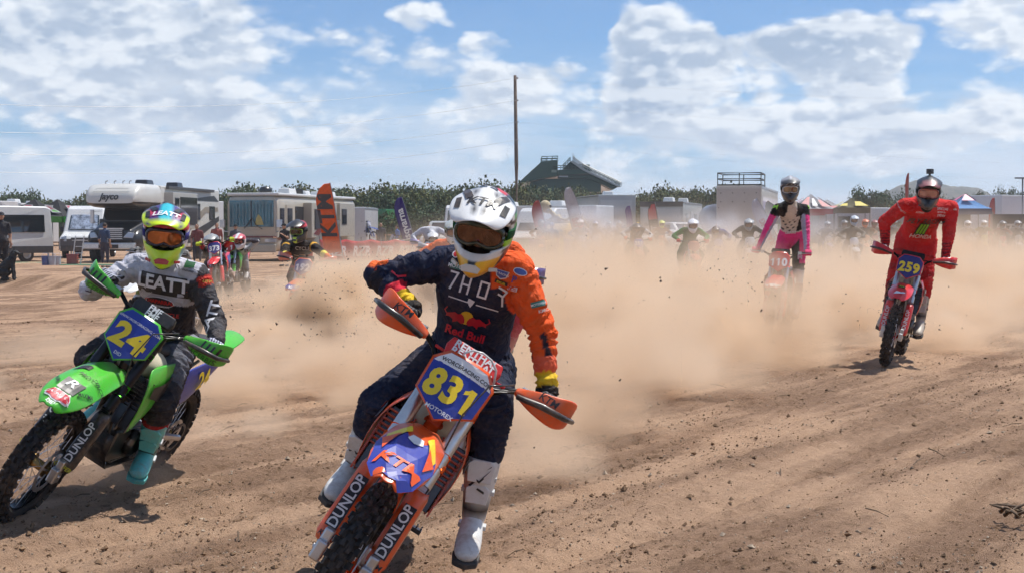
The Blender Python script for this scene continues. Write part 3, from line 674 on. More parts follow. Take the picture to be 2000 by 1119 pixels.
def hand(root, C, g, fwd, up, col, S, voxel, inner, spec=None, side=1):
    """gloved hand closed on a grip: C centre, g grip axis outwards, fwd/up of the bar"""
    g = V(g).normalized(); fwd = (V(fwd)-g*V(fwd).dot(g)).normalized(); up = g.cross(fwd); up = up if up.z > 0 else -up
    caps = []; W = C-fwd*.055*S+up*.030*S
    ln = [1.0, 1.08, 1.03, .86]
    for i in range(4):
        o = (-.034+.0235*i)*-1*S; o = (.036-.0235*i)*S*(-1)
        b = C+g*o; K = b+up*.036*S+fwd*.016*S; P1 = b+fwd*(.040*ln[i])*S+up*.006*S; P2 = b+fwd*.026*S-up*.024*S; P3 = b-fwd*.006*S-up*.028*S
        caps += [(W+g*o*.6, K, .017*S, .0135*S), (K, P1, .0125*S, .0115*S), (P1, P2, .0112*S, .0105*S), (P2, P3, .0100*S, .009*S)]
    T0 = W-g*.020*S; T1 = C-g*.052*S-fwd*.012*S-up*.008*S; T2 = C-g*.040*S+fwd*.012*S-up*.026*S; T3 = C-g*.022*S+fwd*.022*S-up*.028*S
    caps += [(T0, T1, .016*S, .0135*S), (T1, T2, .013*S, .0115*S), (T2, T3, .0112*S, .010*S), (W, W+(W-C)*.6, .030*S, .032*S), (W-g*.012*S, W+g*.012*S, .024*S, .024*S)]
    if voxel < .02:
        me = sdf_body([(a, b, c, d) for a, b, c, d in caps], [], .0045 if voxel < .012 else .007, 3)
    else:
        m = MB()
        for a, b, c, d in caps: m.cap(a, b, c, d, 6)
        me = bpy.data.meshes.new('glove'); me.from_pydata([tuple(p) for p in m.v], [], m.f)
    P = np_verts(me); cols = np.tile(np.array(col, np.float32), (len(P), 1))
    if spec and spec.get('gloveback'):
        q = ((P-np.array(C)) @ np.array(up)); s_ = ((P-np.array(C)) @ np.array(g)); k = (q > .022*S) & (np.abs(np.mod(s_*70, 1)-.5) < .28); cols[k] = spec['gloveback']
    o = link(me, 'glove', root, True, True, cols=cols); me.materials.clear(); me.materials.append(GLOVEM)
    return W+(W-C)*.35
def open_hand(root, W, d, nrm, mat, S=1., curl=.5):
    """bare hand hanging from the wrist: palm, four fingers, thumb"""
    d = V(d).normalized(); n = V(nrm); n = (n-d*n.dot(d)).normalized(); x = d.cross(n); caps = []
    for i in range(4):
        o = (-.03+.02*i)*S; K = W+d*.085*S+x*o; a = curl; ln = [.9, 1, .95, .75][i]*S
        p1 = K+(d*math.cos(a*.5)+n*math.sin(a*.5))*.035*ln; p2 = p1+(d*math.cos(a)+n*math.sin(a))*.026*ln; p3 = p2+(d*math.cos(a*1.5)+n*math.sin(a*1.5))*.018*ln
        caps += [(W+x*o*.5, K, .016*S, .011*S), (K, p1, .0095*S, .009*S), (p1, p2, .009*S, .008*S), (p2, p3, .008*S, .007*S)]
    t0 = W+d*.02*S-x*.02*S; t1 = t0+(d*.6-x*.8)*.04*S; t2 = t1+(d*.9-x*.2+n*.3)*.03*S; caps += [(t0, t1, .014*S, .011*S), (t1, t2, .010*S, .008*S)]
    m = MB()
    for a, b, c, e in caps: m.cap(a, b, c, e, 6)
    return m

def boot(root, kn, an, toe, col, S, spec, lod):
    """motocross boot: stiff shin shaft with plates and buckles, foot and lugged sole"""
    d = (an-kn); L = d.length; top = kn.lerp(an, .36); fd = (toe-an); u = -d.normalized(); f = (fd-u*fd.dot(u)).normalized(); fdn = fd.normalized(); lat = u.cross(f).normalized()
    n = 18 if lod < 2 else 12; rings = []
    def ring(c, w, df, db, x, y): return [c+x*(w*math.cos(a))+y*((df if math.sin(a) > 0 else db)*math.sin(a)) for a in [2*pi*k/n for k in range(n)]]
    for t, w, df, db in ((0, .064, .070, .062), (.04, .070, .078, .068), (.3, .066, .074, .066), (.6, .056, .064, .056), (.85, .050, .060, .050), (1.0, .047, .062, .050), (1.12, .040, .058, .045)):
        rings.append(ring(top.lerp(an, t), w*S, df*S, db*S, lat, f))
    m = MB(); m.loft(rings)
    fu = lat.cross(fdn).normalized(); fu = fu if fu.dot(u) > 0 else -fu
    heel = an-fdn*.05*S-fu*.065*S; frs = []
    for t, w, h, z in ((-.03, .025, .028, .0), (.0, .038, .045, .012), (.12, .041, .055, .022), (.3, .043, .056, .024), (.5, .048, .044, .010), (.75, .052, .034, -.002), (.93, .044, .028, -.006), (1.0, .024, .018, -.010)):
        c = heel+fdn*(.29*t*S)+fu*(.022+z)*S; frs.append([c+lat*(w*S*math.cos(a))+fu*(h*S*math.sin(a)*(1 if math.sin(a) > 0 else .8)) for a in [2*pi*k/n for k in range(n)]])
    m.loft(frs)
    P = np.array([tuple(p) for p in m.v], np.float32); cols = np.tile(np.array(col, np.float32), (len(P), 1)); ac = spec.get('bootac', BLK)
    q = (P-np.array(top)) @ np.array(d.normalized())/((an-top).length); z = (P-np.array(an)) @ np.array(f); lt = np.abs((P-np.array(an)) @ np.array(lat))
    cols[(q > .78) & (q < .98) & (np.arange(len(P)) < n*7)] = ac
    o = m.build('boot', BOOTM, root, True, True, cols=cols, subs=1)
    bv = m.bvh()
    s = MB(); poly = [(-.15, -.028), (-.13, -.042), (.0, -.040), (.08, -.052), (.14, -.046), (.165, 0), (.14, .046), (.08, .052), (.0, .040), (-.13, .042), (-.15, .028)]
    s.prism([(a*S, b*S) for a, b in poly], BASIS(heel+fdn*.14*S-fu*.014*S, fdn, lat), .024*S); s.build('sole', cmat(spec.get('sole', (.06, .06, .06)), 'rubber'), o, world=False, bevel=.005)
    if lod < 2:
        p = MB()
        ph = .074*S
        for a, b, w in ((.02, .36, .046), (.42, .70, .040)):
            c = top.lerp(an, (a+b)/2)+f*ph*(.98 if a < .1 else .88); h = (b-a)*(an-top).length
            p.prism([(-w*S, -h/2), (w*S, -h/2), (w*1.15*S, h*.3), (w*.7*S, h/2), (-w*.7*S, h/2), (-w*1.15*S, h*.3)], BASIS(c, lat, u) @ RX(-3 if a < .1 else -4), .012, bev=.003)
        p.build('shin_plate', cmat(spec.get('platec', col)), o, bevel=.003)
        for k in range(4):
            t = .12+.22*k if k < 3 else 1.12; c = top.lerp(an, t)
            for side in (1, -1):
                p = MB(); p.box(tuple(c+lat*(side*(.056 if k < 3 else .046)*S)+f*.012*S), (.016, .045, .020), BASIS((0, 0, 0), lat, f)); p.build('buckle', cmat(spec.get('buckle', ac)), o, bevel=.003)
        if lod == 0 and spec.get('bootmark'):
            p = MB(); c = top.lerp(an, .30)
            for q_ in spec['bootmark']: p.text_on('', 1, c, lat, u, bv, off=.014, shape=stroke([(x*S, y*S) for x, y in q_[0]], q_[1]))
            p.build('emblem', cmat(spec.get('markc', BLK), 'print'), o)
    return o

HS = [(-.170, .052, .060, .165, 1.6), (-.162, .068, .080, .198, 1.6), (-.145, .086, .100, .222, 1.55), (-.120, .099, .120, .232, 1.5), (-.095, .111, .135, .226, 1.55), (-.060, .121, .146, .196, 1.75), (-.030, .126, .150, .165, 1.9), (0, .129, .154, .142, 2), (.03, .130, .157, .138, 2), (.06, .129, .158, .137, 2), (.085, .124, .153, .130, 2), (.11, .112, .140, .116, 2), (.132, .092, .116, .095, 2), (.150, .062, .080, .065, 2), (.160, .03, .04, .03, 2), (.163, .002, .002, .002, 2)]
def helmet_pt(z, a):
    zs = [h[0] for h in HS]; w, b, f, p = [float(np.interp(z, zs, [h[i] for h in HS])) for i in (1, 2, 3, 4)]
    c, s_ = math.cos(a), math.sin(a); e = 2/p if s_ < 0 else 1.
    return V((w*math.copysign(abs(c)**e, c), (f if s_ < 0 else b)*math.copysign(abs(s_)**e, s_), z))
def helmet(root, M, S, spec, lod):
    """full face off-road helmet: shell with eye port, chin bar, peak, goggles; local front = -y"""
    M = M @ Matrix.Scale(S, 4); na = [72, 48, 28][lod]; nz = [52, 34, 20][lod]
    zs = list(np.linspace(-.170, .12, int(nz*.75)))+[.163-.043*(1-k/(nz*.25))**2 for k in range(1, int(nz*.25)+1)]
    vs = [helmet_pt(z, 2*pi*k/na) for z in zs for k in range(na)]
    fs = []
    for i in range(len(zs)-1):
        for j in range(na):
            q = (i*na+j, i*na+(j+1) % na, (i+1)*na+(j+1) % na, (i+1)*na+j); c = sum((vs[k] for k in q), V((0, 0, 0)))/4
            w = .104+.012*min(1, max(0, (c.z+.03)/.05)); lo = -.052+.12*max(0, abs(c.x)-.06)**1*1.2-.0; hi = .060-.35*max(0, abs(c.x)-.07)
            if c.y < -.03 and lo < c.z < hi and abs(c.x) < w: continue
            fs.append(q)
    m = MB(M); m.add(vs, fs); L = np.array([tuple(v) for v in vs], np.float32)
    cols = np.tile(np.array(spec.get('shell', (.7, .7, .7)), np.float32), (len(L), 1))
    if spec.get('hpaint'): spec['hpaint'](cols, L)
    o = m.build('helmet', SHELL, root, True, True, cols=cols, auto=50)
    sm = o.modifiers.new('thick', 'SOLIDIFY'); sm.thickness = .010*S; sm.offset = -1
    hb = m.bvh()
    pv = pm('helmet_padding', (.015, .015, .016), .9)
    m = MB(M); m.ell((0, .02, -.0), (.108, .115, .135), 20, 14); 
    m.cap(V((0, .03, -.05)), V((0, .04, -.17)), .075, .065, 12); m.build('balaclava', pv, o, True)
    # face in the port: skin seen through the lens
    m = MB(M); m.ell((0, -.0, -.01), (.078, .098, .092), 16, 12); m.ell((0, -.108, -.022), (.015, .022, .028), 10, 8)
    for sx in (-1, 1): m.ell((sx*.033, -.085, .012), (.016, .016, .012), 8, 6)
    m.ell((0, -.092, -.052), (.028, .016, .010), 10, 6)
    m.build('face', SKIN, o, True)
    # goggle frame + lens
    def port(sx, sz, dy, k=28): 
        out = []
        for i in range(k):
            a = 2*pi*i/k; x = .098*sx*math.copysign(abs(math.cos(a))**.62, math.cos(a)); z = .044*sz*math.copysign(abs(math.sin(a))**.7, math.sin(a))
            if z < 0: z -= .004; z += .018*max(0, 1-abs(x)/.022) if True else 0
            out.append(V((x, -.142-dy+.42*abs(x)**1.55*2.2, z+.004)))
        return out
    if lod < 2:
        m = MB(M); m.tube(port(1, 1, 0), .0085, 8, closed=True); m.tube(port(.99, 1, -.014), .010, 8, closed=True); go = m.build('goggle_frame', cmat(spec.get('goggle', BLK)), o, True)
    else: go = o
    m = MB(M); r0 = port(.97, .95, .002, 28 if lod < 2 else 16); r1 = [V((p.x*.5, p.y-.006-.04*(1-abs(p.x)/.1)*.0, p.z*.5+.002)) for p in r0]
    r1 = [V((p.x*.5, -.144-.004+.42*abs(p.x*.5)**1.55*2.2, p.z*.5)) for p in r0]; nn = len(r0)
    m.add(r0+r1+[V((0, -.149, .002))], [(i, (i+1) % nn, nn+(i+1) % nn, nn+i) for i in range(nn)]+[(nn+i, nn+(i+1) % nn, 2*nn) for i in range(nn)])
    lc = spec.get('lens', (.25, .07, .02)); m.build('lens', pm('lens_%02x%02x%02x' % tuple(int(c*255) for c in lc), lc, .08, .65, spec=.8, coat=.6, var=.25, vs=14), go, True)
    if lod < 2:
        m = MB(M); P = []
        for a in np.linspace(-.55, pi+.55, 26): P.append([helmet_pt(z_, a)*1.012 for z_ in (-.014, .028)])
        m.grid(P); m.build('goggle_strap', cmat(spec.get('strap', BLK), 'cloth'), o, True, solid=.003)
        # chin vent
        m = MB(M); m.prism([(-.034, -.012), (.034, -.012), (.042, .008), (.020, .020), (-.020, .020), (-.042, .008)], BASIS(V((0, -.232, -.112)), (1, 0, 0), (0, .25, 1)), .012, bev=.003); m.build('chin_vent', cmat(spec.get('vent', BLK)), o)
        for sx in (-1, 1):
            m = MB(M); m.prism([(-.022, -.006), (.020, -.010), (.024, .004), (-.018, .010)], BASIS(V((sx*.080, -.150, -.125)), V((1, sx*1.1, 0)), (0, .2, 1)), .008, bev=.002); m.build('side_vent', cmat(spec.get('vent', BLK)), o)
    # peak
    m = MB(M); P = []; pts = [(.122, .035, .104), (.146, -.03, .120), (.148, -.09, .130), (.136, -.16, .134), (.114, -.225, .128), (.098, -.272, .108), (.092, -.294, .078)]
    for z, y, w in pts:
        row = []
        for j in range(13):
            u = j/12*2-1; q_ = min(1, max(0, (-y-.02)/.2)); zz = z+.030-(.058-.026*q_)*abs(u)**2.2+(.010*(1-q_) if abs(u) < .25 else 0)-.006*q_; yy = y+.045*max(0, abs(u)-.45)*(1 if y < -.1 else .4)
            row.append(V((w*u, yy, zz)))
        P.append(row)
    m.grid(P); vb = m.bvh(); L = np.array([tuple(p) for r_ in P for p in r_], np.float32); vc = np.tile(np.array(spec.get('peak', spec.get('shell', (.7, .7, .7))), np.float32), (len(L), 1))
    if spec.get('ppaint'): spec['ppaint'](vc, L)
    pk = m.build('peak', SHELL, o, True, solid=.005*S, cols=vc, subs=1 if lod < 2 else 0)
    if lod == 0:
        X = M.to_3x3()
        for sx in (-1, 1):
            for (cx, cyy, pol) in spec.get('slots', [(.070, -.10, [(-.030, -.048), (.000, -.058), (.030, .030), (.008, .050)]), (.098, -.17, [(-.016, -.040), (.008, -.030), (.012, .034), (-.010, .030)]), (.026, -.035, [(-.020, -.010), (.012, -.012), (.010, .014), (-.018, .012)])]):
                m = MB(); m.text_on('', 1, M @ V((sx*cx, cyy, .13)), X @ V((1, 0, 0)), X @ V((0, 1, 0)), vb, off=.006, shape=poly2d([(a*sx, b) for a, b in pol], 1)); m.build('peak_vent', cmat((.01, .01, .01)), pk)
        if spec.get('ptext'):
            m = MB(); m.text_on(spec['ptext'], spec.get('psize', .055), M @ V((0, spec.get('py', -.16), .13)), X @ V((1, 0, 0)), X @ V((0, 1, 0)), vb, off=.007, bold=.03, shear=.2); m.build('lettering', cmat(spec.get('ptextc', BLK), 'print'), pk)
    return o, hb

def rider(name, label, s, J, lod, S=1., group=None, helm=None, cat='rider'):
    """J gives world joints: pel, shA, shB, head, knA/B hints, anA/B, toeA/B, elA/B hints; hands from grips"""
    voxel = [.0098, .016, .028][lod]
    base = V((J['pel'].x, J['pel'].y, min(J['anA'].z, J['anB'].z)-.09*S)); root = thing('person', label, cat, TR(*base), group)
    J['chest'] = (J['shA']+J['shB'])/2
    lat = (J['shB']-J['shA']).normalized()
    if 'neck' not in J: J['neck'] = J['chest']+(J['head']-J['chest'])*.18
    lh = V((lat.x, lat.y, 0)).normalized() if 'hlat' not in J else J['hlat'].normalized()
    J['hipA'] = J['pel']-lh*.095*S; J['hipB'] = J['pel']+lh*.095*S
    fwd = J.get('fwd', V((0, -1, 0)))
    for k, gi, sg in (('A', 0, -1), ('B', 1, 1)):
        if 'grips' in J:
            C, g = J['grips'][gi]; f2 = J['bfwd']; w = hand(root, C, g, f2, J['bup'], s.get('glove', BLK), S, voxel, None, s, sg)
            J['wr'+k] = w
        J['el'+k] = ik(J['sh'+k], J['wr'+k], .29*S, .27*S, J['elh'+k]); J['kn'+k] = ik(J['hip'+k], J['an'+k], .44*S, .44*S, J['knh'+k])
    o, bv = body(root, J, voxel, s, S, s.get('slim', 1.10))
    for k in 'AB': boot(root, J['kn'+k], J['an'+k], J['toe'+k], s.get('boot', WHT), S*1.12, s, lod)
    M = TR(*J['head']) @ RZ(J['hyaw']) @ RX(J['hpitch']) @ RY(J['hroll'])
    h, hb = helmet(root, M, S*.98, s, lod)
    return root, o, bv, h, hb, M
# ---------------- ground ----------------
def vnoise(x, y, seed=0):
    x = np.asarray(x, np.float64); y = np.asarray(y, np.float64); xi = np.floor(x).astype(np.int64); yi = np.floor(y).astype(np.int64); fx = x-xi; fy = y-yi
    fx = fx*fx*(3-2*fx); fy = fy*fy*(3-2*fy)
    def h(a, b): n = (a*374761393+b*668265263+seed*982451653) & 0xffffffff; n = ((n ^ (n >> 13))*1274126177) & 0xffffffff; return ((n ^ (n >> 16)) & 0xffff)/65535.
    return (h(xi, yi)*(1-fx)+h(xi+1, yi)*fx)*(1-fy)+(h(xi, yi+1)*(1-fx)+h(xi+1, yi+1)*fx)*fy
def fbm(x, y, o=4, seed=0, r=.5):
    s = 0; a = 1; t = 0
    for i in range(o): s = s+a*vnoise(x*2**i, y*2**i, seed+i*7); t += a; a *= r
    return s/t-.5
def sst(x, a, b): t = np.clip((x-a)/(b-a), 0, 1); return t*t*(3-2*t)
def ground_h(x, y):
    u = .83*x-.55*y; v = .55*x+.83*y; near = 1-sst(y+.25*x, 15, 24)
    wob = .5*fbm(v*.25, u*.1, 2, 3)
    h1 = .12*fbm(u*1.5+wob, v*.10, 3, 11)+.045*(np.abs(fbm(u*3.2+wob*2, v*.22, 2, 5))*-2+.3)*sst(fbm(x*.25, y*.25, 2, 77), -.12, .1)
    h1 = h1-.030*np.maximum(0, .5-np.abs(fbm(u*4.2+wob, v*.10, 2, 71))*9)*sst(fbm(u*.6, v*.1, 2, 73), -.08, .08)*2
    u2 = y-.25*x; v2 = x+.25*y
    h2 = .14*fbm(v2*.05, u2*.55, 3, 21)+.05*fbm(v2*.12, u2*1.6, 2, 31)
    cl = .030*fbm(x*7, y*7, 3, 41, .6)+.022*np.maximum(0, fbm(x*17, y*17, 2, 51))*2+.010*fbm(x*42, y*42, 2, 61)
    amp = np.clip(1.15-.5*sst(y, 20, 60), .3, 1.2)
    berm = .38*sst(y+.35*x, 33.0, 34.6)*(1-sst(y+.35*x, 36, 44))*sst(-x, 4, 8)
    dip = -.20*np.exp(-(((x+3.6)/2.6)**2+((y-23.3)/2.2)**2))
    return (h1*near+h2*(1-near)+cl*amp)*(1-sst(y, 70, 110))+berm*.8-.02+dip
def dirt_mat(name, scale=1.):
    m = bpy.data.materials.new(name); m.use_nodes = True; t = NT(m.node_tree); b = t.n['Principled BSDF']; tc = t.new('ShaderNodeTexCoord').outputs['Object']
    def dot(v): n = t.new('ShaderNodeVectorMath', operation='DOT_PRODUCT'); t.lk(tc, n.inputs[0]); n.inputs[1].default_value = v; return n.outputs['Value']
    u = dot((.83, -.55, 0)); v = dot((.55, .83, 0)); v = t.m('ADD', v, t.m('MULTIPLY', t.noise(tc, .4, 2), .8))
    st = t.noise(t.xyz(t.m('MULTIPLY', u, 1.9), t.m('MULTIPLY', v, .20), 0.), 1.0, 5, .62); n1 = t.noise(tc, .5, 5, .6); n2 = t.noise(tc, 11, 7, .78); n3 = t.noise(tc, 60, 4, .75)
    z = t.ramp(t.m('ADD', t.m('MULTIPLY', st, .65), t.m('MULTIPLY', n1, .35)), .42, .58)         # sandy smooth bands against churned ones
    c = t.mix(z, (.245, .152, .098), (.445, .290, .188)); k2 = t.m('ADD', n2, t.m('MULTIPLY', z, -.10))
    c = t.mix(t.ramp(k2, .50, .62, 0, .75), c, (.135, .078, .042)); c = t.mix(t.ramp(n3, .56, .70, 0, .45), c, (.12, .068, .036)); c = t.mix(t.ramp(n3, .42, .30, 0, .5), c, (.54, .37, .235))
    t.lk(c, b.inputs['Base Color']); b.inputs['Roughness'].default_value = .95; b.inputs['Specular IOR Level'].default_value = .15
    bp = t.new('ShaderNodeBump'); bp.inputs['Distance'].default_value = .03; bp.inputs['Strength'].default_value = .9
    t.lk(t.m('ADD', t.m('MULTIPLY', n2, 1.5), t.m('MULTIPLY', n3, .45)), bp.inputs['Height']); t.lk(bp.outputs[0], b.inputs['Normal']); return m
_G0 = G
def G(px, d, z=0.):
    p = _G0(px, d, z); p.z += float(ground_h(np.array([p.x]), np.array([p.y]))[0]); return p
def build_ground():
    ys = [3.3]; 
    while ys[-1] < 130: ys.append(ys[-1]*(1.0048 if ys[-1] < 40 else 1.012))
    ys = np.array(ys); ta = np.linspace(-1.0, 1.0, 201)**1; ta = np.sign(ta)*np.abs(ta); tt = np.tan(np.concatenate([np.linspace(R(-62), R(-22), 60)[:-1], np.linspace(R(-22), R(22), 330), np.linspace(R(22), R(62), 60)[1:]]))
    Y, T = np.meshgrid(ys, tt, indexing='ij'); X = Y*T; Z = ground_h(X, Y); n = len(tt); k = len(ys)
    co = np.stack([X, Y, Z], -1).reshape(-1, 3); i = np.arange(k-1)[:, None]*n+np.arange(n-1)[None]; f = np.stack([i, i+1, i+n+1, i+n], -1).reshape(-1, 4)
    me = bpy.data.meshes.new('dirt_track'); me.vertices.add(len(co)); me.vertices.foreach_set('co', co.ravel()); me.loops.add(f.size); me.loops.foreach_set('vertex_index', f.ravel().astype(np.int32)); me.polygons.add(len(f)); me.polygons.foreach_set('loop_start', np.arange(len(f), dtype=np.int32)*4); me.polygons.foreach_set('loop_total', np.full(len(f), 4, np.int32)); me.update()
    dm = dirt_mat('dirt'); me.materials.append(dm); me.polygons.foreach_set('use_smooth', [True]*len(f)); o = bpy.data.objects.new('dirt_track', me); COL.objects.link(o); o['kind'] = 'structure'; o['label'] = 'churned brown dirt track with ruts running away to the right'; 
    m = MB(); m.grid([[V((x, y, -.16)) for x in (-1500, -600, 600, 1500)] for y in (-150, 0, 600, 1900)], flip=False); g = m.build('terrain', dm); g['kind'] = 'structure'; g['label'] = 'flat dry earth plain reaching the horizon'
    # loose stones and clods lying on the track
    rs = np.random.RandomState(3); m = MB(); N = 60000
    d = 4.6*np.exp(rs.rand(N)*np.log(26/4.6)); a = (rs.rand(N)-.5)*.98; x = d*a; z = ground_h(x, d); u_ = .83*x-.55*d; v_ = .55*x+.83*d
    zone = fbm(u_*1.9, v_*.2, 4, 91)+.5*fbm(x*1.3, d*1.3, 3, 17); keep = (zone < rs.randn(N)*.16-.05) | (rs.rand(N) < .10); x, d, z = x[keep], d[keep], z[keep]; N = len(x)
    r = (.0020+.0038*rs.rand(N)+.011*rs.rand(N)**18)*(1+d*.035)
    dirs = np.array([(1, 0, .1), (0, 1, .1), (-1, 0, .1), (0, -1, .1), (.1, 0, .85), (0, .1, -.6)]); P = np.stack([x, d, z+r*.3], 1)[:, None]+r[:, None, None]*(dirs[None]+rs.uniform(-.38, .38, (N, 6, 3)))
    fb = np.array([(0, 1, 4), (1, 2, 4), (2, 3, 4), (3, 0, 4), (1, 0, 5), (2, 1, 5), (3, 2, 5), (0, 3, 5)]); F_ = (np.arange(N)[:, None, None]*6+fb[None]).reshape(-1, 3)
    m.v = P.reshape(-1, 3).tolist(); m.f = [tuple(q) for q in F_.tolist()]; m.m = np.repeat((rs.rand(N) < .18).astype(int), 8).tolist()
    o = m.build('gravel', [pm('clod', (.20, .122, .068), .95, var=.35, vs=30), pm('pale_stone', (.38, .30, .22), .9, var=.25, vs=30)]); tag(o, 'small stones and dirt clods scattered over the track', kind='stuff')
    # twigs and a root
    tw = MB(); 
    for q in range(46):
        x0, y0 = rs.uniform(-3, 4.5), rs.uniform(5.5, 15); a = rs.uniform(0, pi); L = rs.uniform(.05, .16); z0 = float(ground_h(np.array([x0]), np.array([y0]))[0])+.008
        p = V((x0, y0, z0)); e = V((math.cos(a), math.sin(a), rs.uniform(0, .35)))*L; tw.tube([p, p+e*.5+V((0, 0, .008)), p+e], .0025+.002*rs.rand(), 4)
    o = tw.build('twigs', pm('dead_wood', (.12, .08, .05), .9)); tag(o, 'dry twigs scattered on the dirt', kind='stuff')
    rt = thing('tree_root', 'dark broken root sticking out of the dirt at the far right edge', 'root', TR(2.62, 7.7, .0)); m = MB()
    for q in range(9):
        a = rs.uniform(0, 2*pi); L = rs.uniform(.08, .2); p = V((rs.uniform(-.1, .1), rs.uniform(-.05, .05), .02)); m.tube([p, p+V((math.cos(a)*L*.5, math.sin(a)*L*.5, .03)), p+V((math.cos(a)*L, math.sin(a)*L, rs.uniform(0, .06)))], [.012, .009, .003], 6)
    m.build('root', pm('dead_wood'), rt, True)
build_ground()
# ---------------- riders and their bikes ----------------
OR = (.82, .10, .012); NAVY = (.010, .014, .028); YEL = (.85, .62, .02); RED = (.62, .02, .02); KGRN = (.07, .50, .03); BLUE = (.012, .035, .30); TEAL = (.10, .50, .48); PINK = (.85, .05, .25); HRED = (.70, .015, .02)
class Decals:
    def __init__(s, bv, extra=0.): s.bv = bv; s.items = []; s.ex = extra
    def ax(s, rot): a = R(rot); return V((math.cos(a), 0, -math.sin(a))), V((math.sin(a), 0, math.cos(a)))
    def t(s, txt, px, py, d, size, rot, col, off=.006, bold=.02, sx=1., shear=0.):
        x, y = s.ax(rot); m = MB(); m.text_on(txt, size, U(px, py, d), x, y, s.bv, off=off+.003+s.ex, bold=bold, sx=sx, shear=shear); s.items.append(('lettering', m, col))
    def p(s, shape, px, py, d, rot, col, off=.004):
        x, y = s.ax(rot); m = MB(); m.text_on('', 1, U(px, py, d), x, y, s.bv, off=off+s.ex, shape=shape); s.items.append(('printed_patch', m, col))
    def poly(s, pts, px, py, d, rot, col, off=.004): s.p(poly2d(pts, 2), px, py, d, rot, col, off)
    def st(s, pts, w, px, py, d, rot, col, off=.005): s.p(stroke(pts, w), px, py, d, rot, col, off)
    def done(s, parent, name=None):
        for nm, m, c in s.items: m.build(nm, cmat(c, 'print'), parent)
def make_bike(label, spec, contact, yaw, lean, lod, steer=0., group=None, pitch=0., hop=0.):
    zz = float(ground_h(np.array([contact[0]]), np.array([contact[1]]))[0]); M = bike_matrix((contact[0], contact[1], zz+hop), yaw, lean, pitch); root = thing('dirt_bike', label, 'dirt bike', M, group); g = bike(root, spec, lod, steer)
    M3 = M.to_3x3(); return root, M, [(M @ a, M3 @ b) for a, b in g]
def pose(M, grips, **o):
    """default attack pose on a bike (local joints), with world overrides"""
    L = dict(pel=(0, 1.14, 1.08), shA=(-.19, .80, 1.50), shB=(.19, .80, 1.50), head=(0, .66, 1.72), elhA=(-.62, .70, 1.12), elhB=(.62, .70, 1.12), knhA=(-.42, .45, .90), knhB=(.42, .45, .90), anA=(-.195, .98, .50), anB=(.195, .98, .50), toeA=(-.20, .82, .44), toeB=(.20, .82, .44))
    for k, v in o.pop('loc', {}).items(): L[k] = v
    J = {k: M @ V(v) for k, v in L.items()}; M3 = M.to_3x3()
    J['grips'] = grips; J['bfwd'] = (M3 @ V((0, -1, .15))).normalized(); J['bup'] = (M3 @ V((0, 0, 1))).normalized(); J['fwd'] = M3 @ V((0, -1, 0)); J['hlat'] = M3 @ V((1, 0, 0))
    J['hyaw'] = o.pop('hyaw', 0); J['hpitch'] = o.pop('hpitch', 14); J['hroll'] = o.pop('hroll', 0)
    for k, v in o.items(): J[k] = v
    return J
Fd = [  # shared fender shapes (local x, y)
    ('p', [(-.118, -.10), (-.02, -.06), (-.05, -.335), (-.105, -.30)], 0), ('p', [(.118, -.10), (.02, -.06), (.05, -.335), (.105, -.30)], 0)]

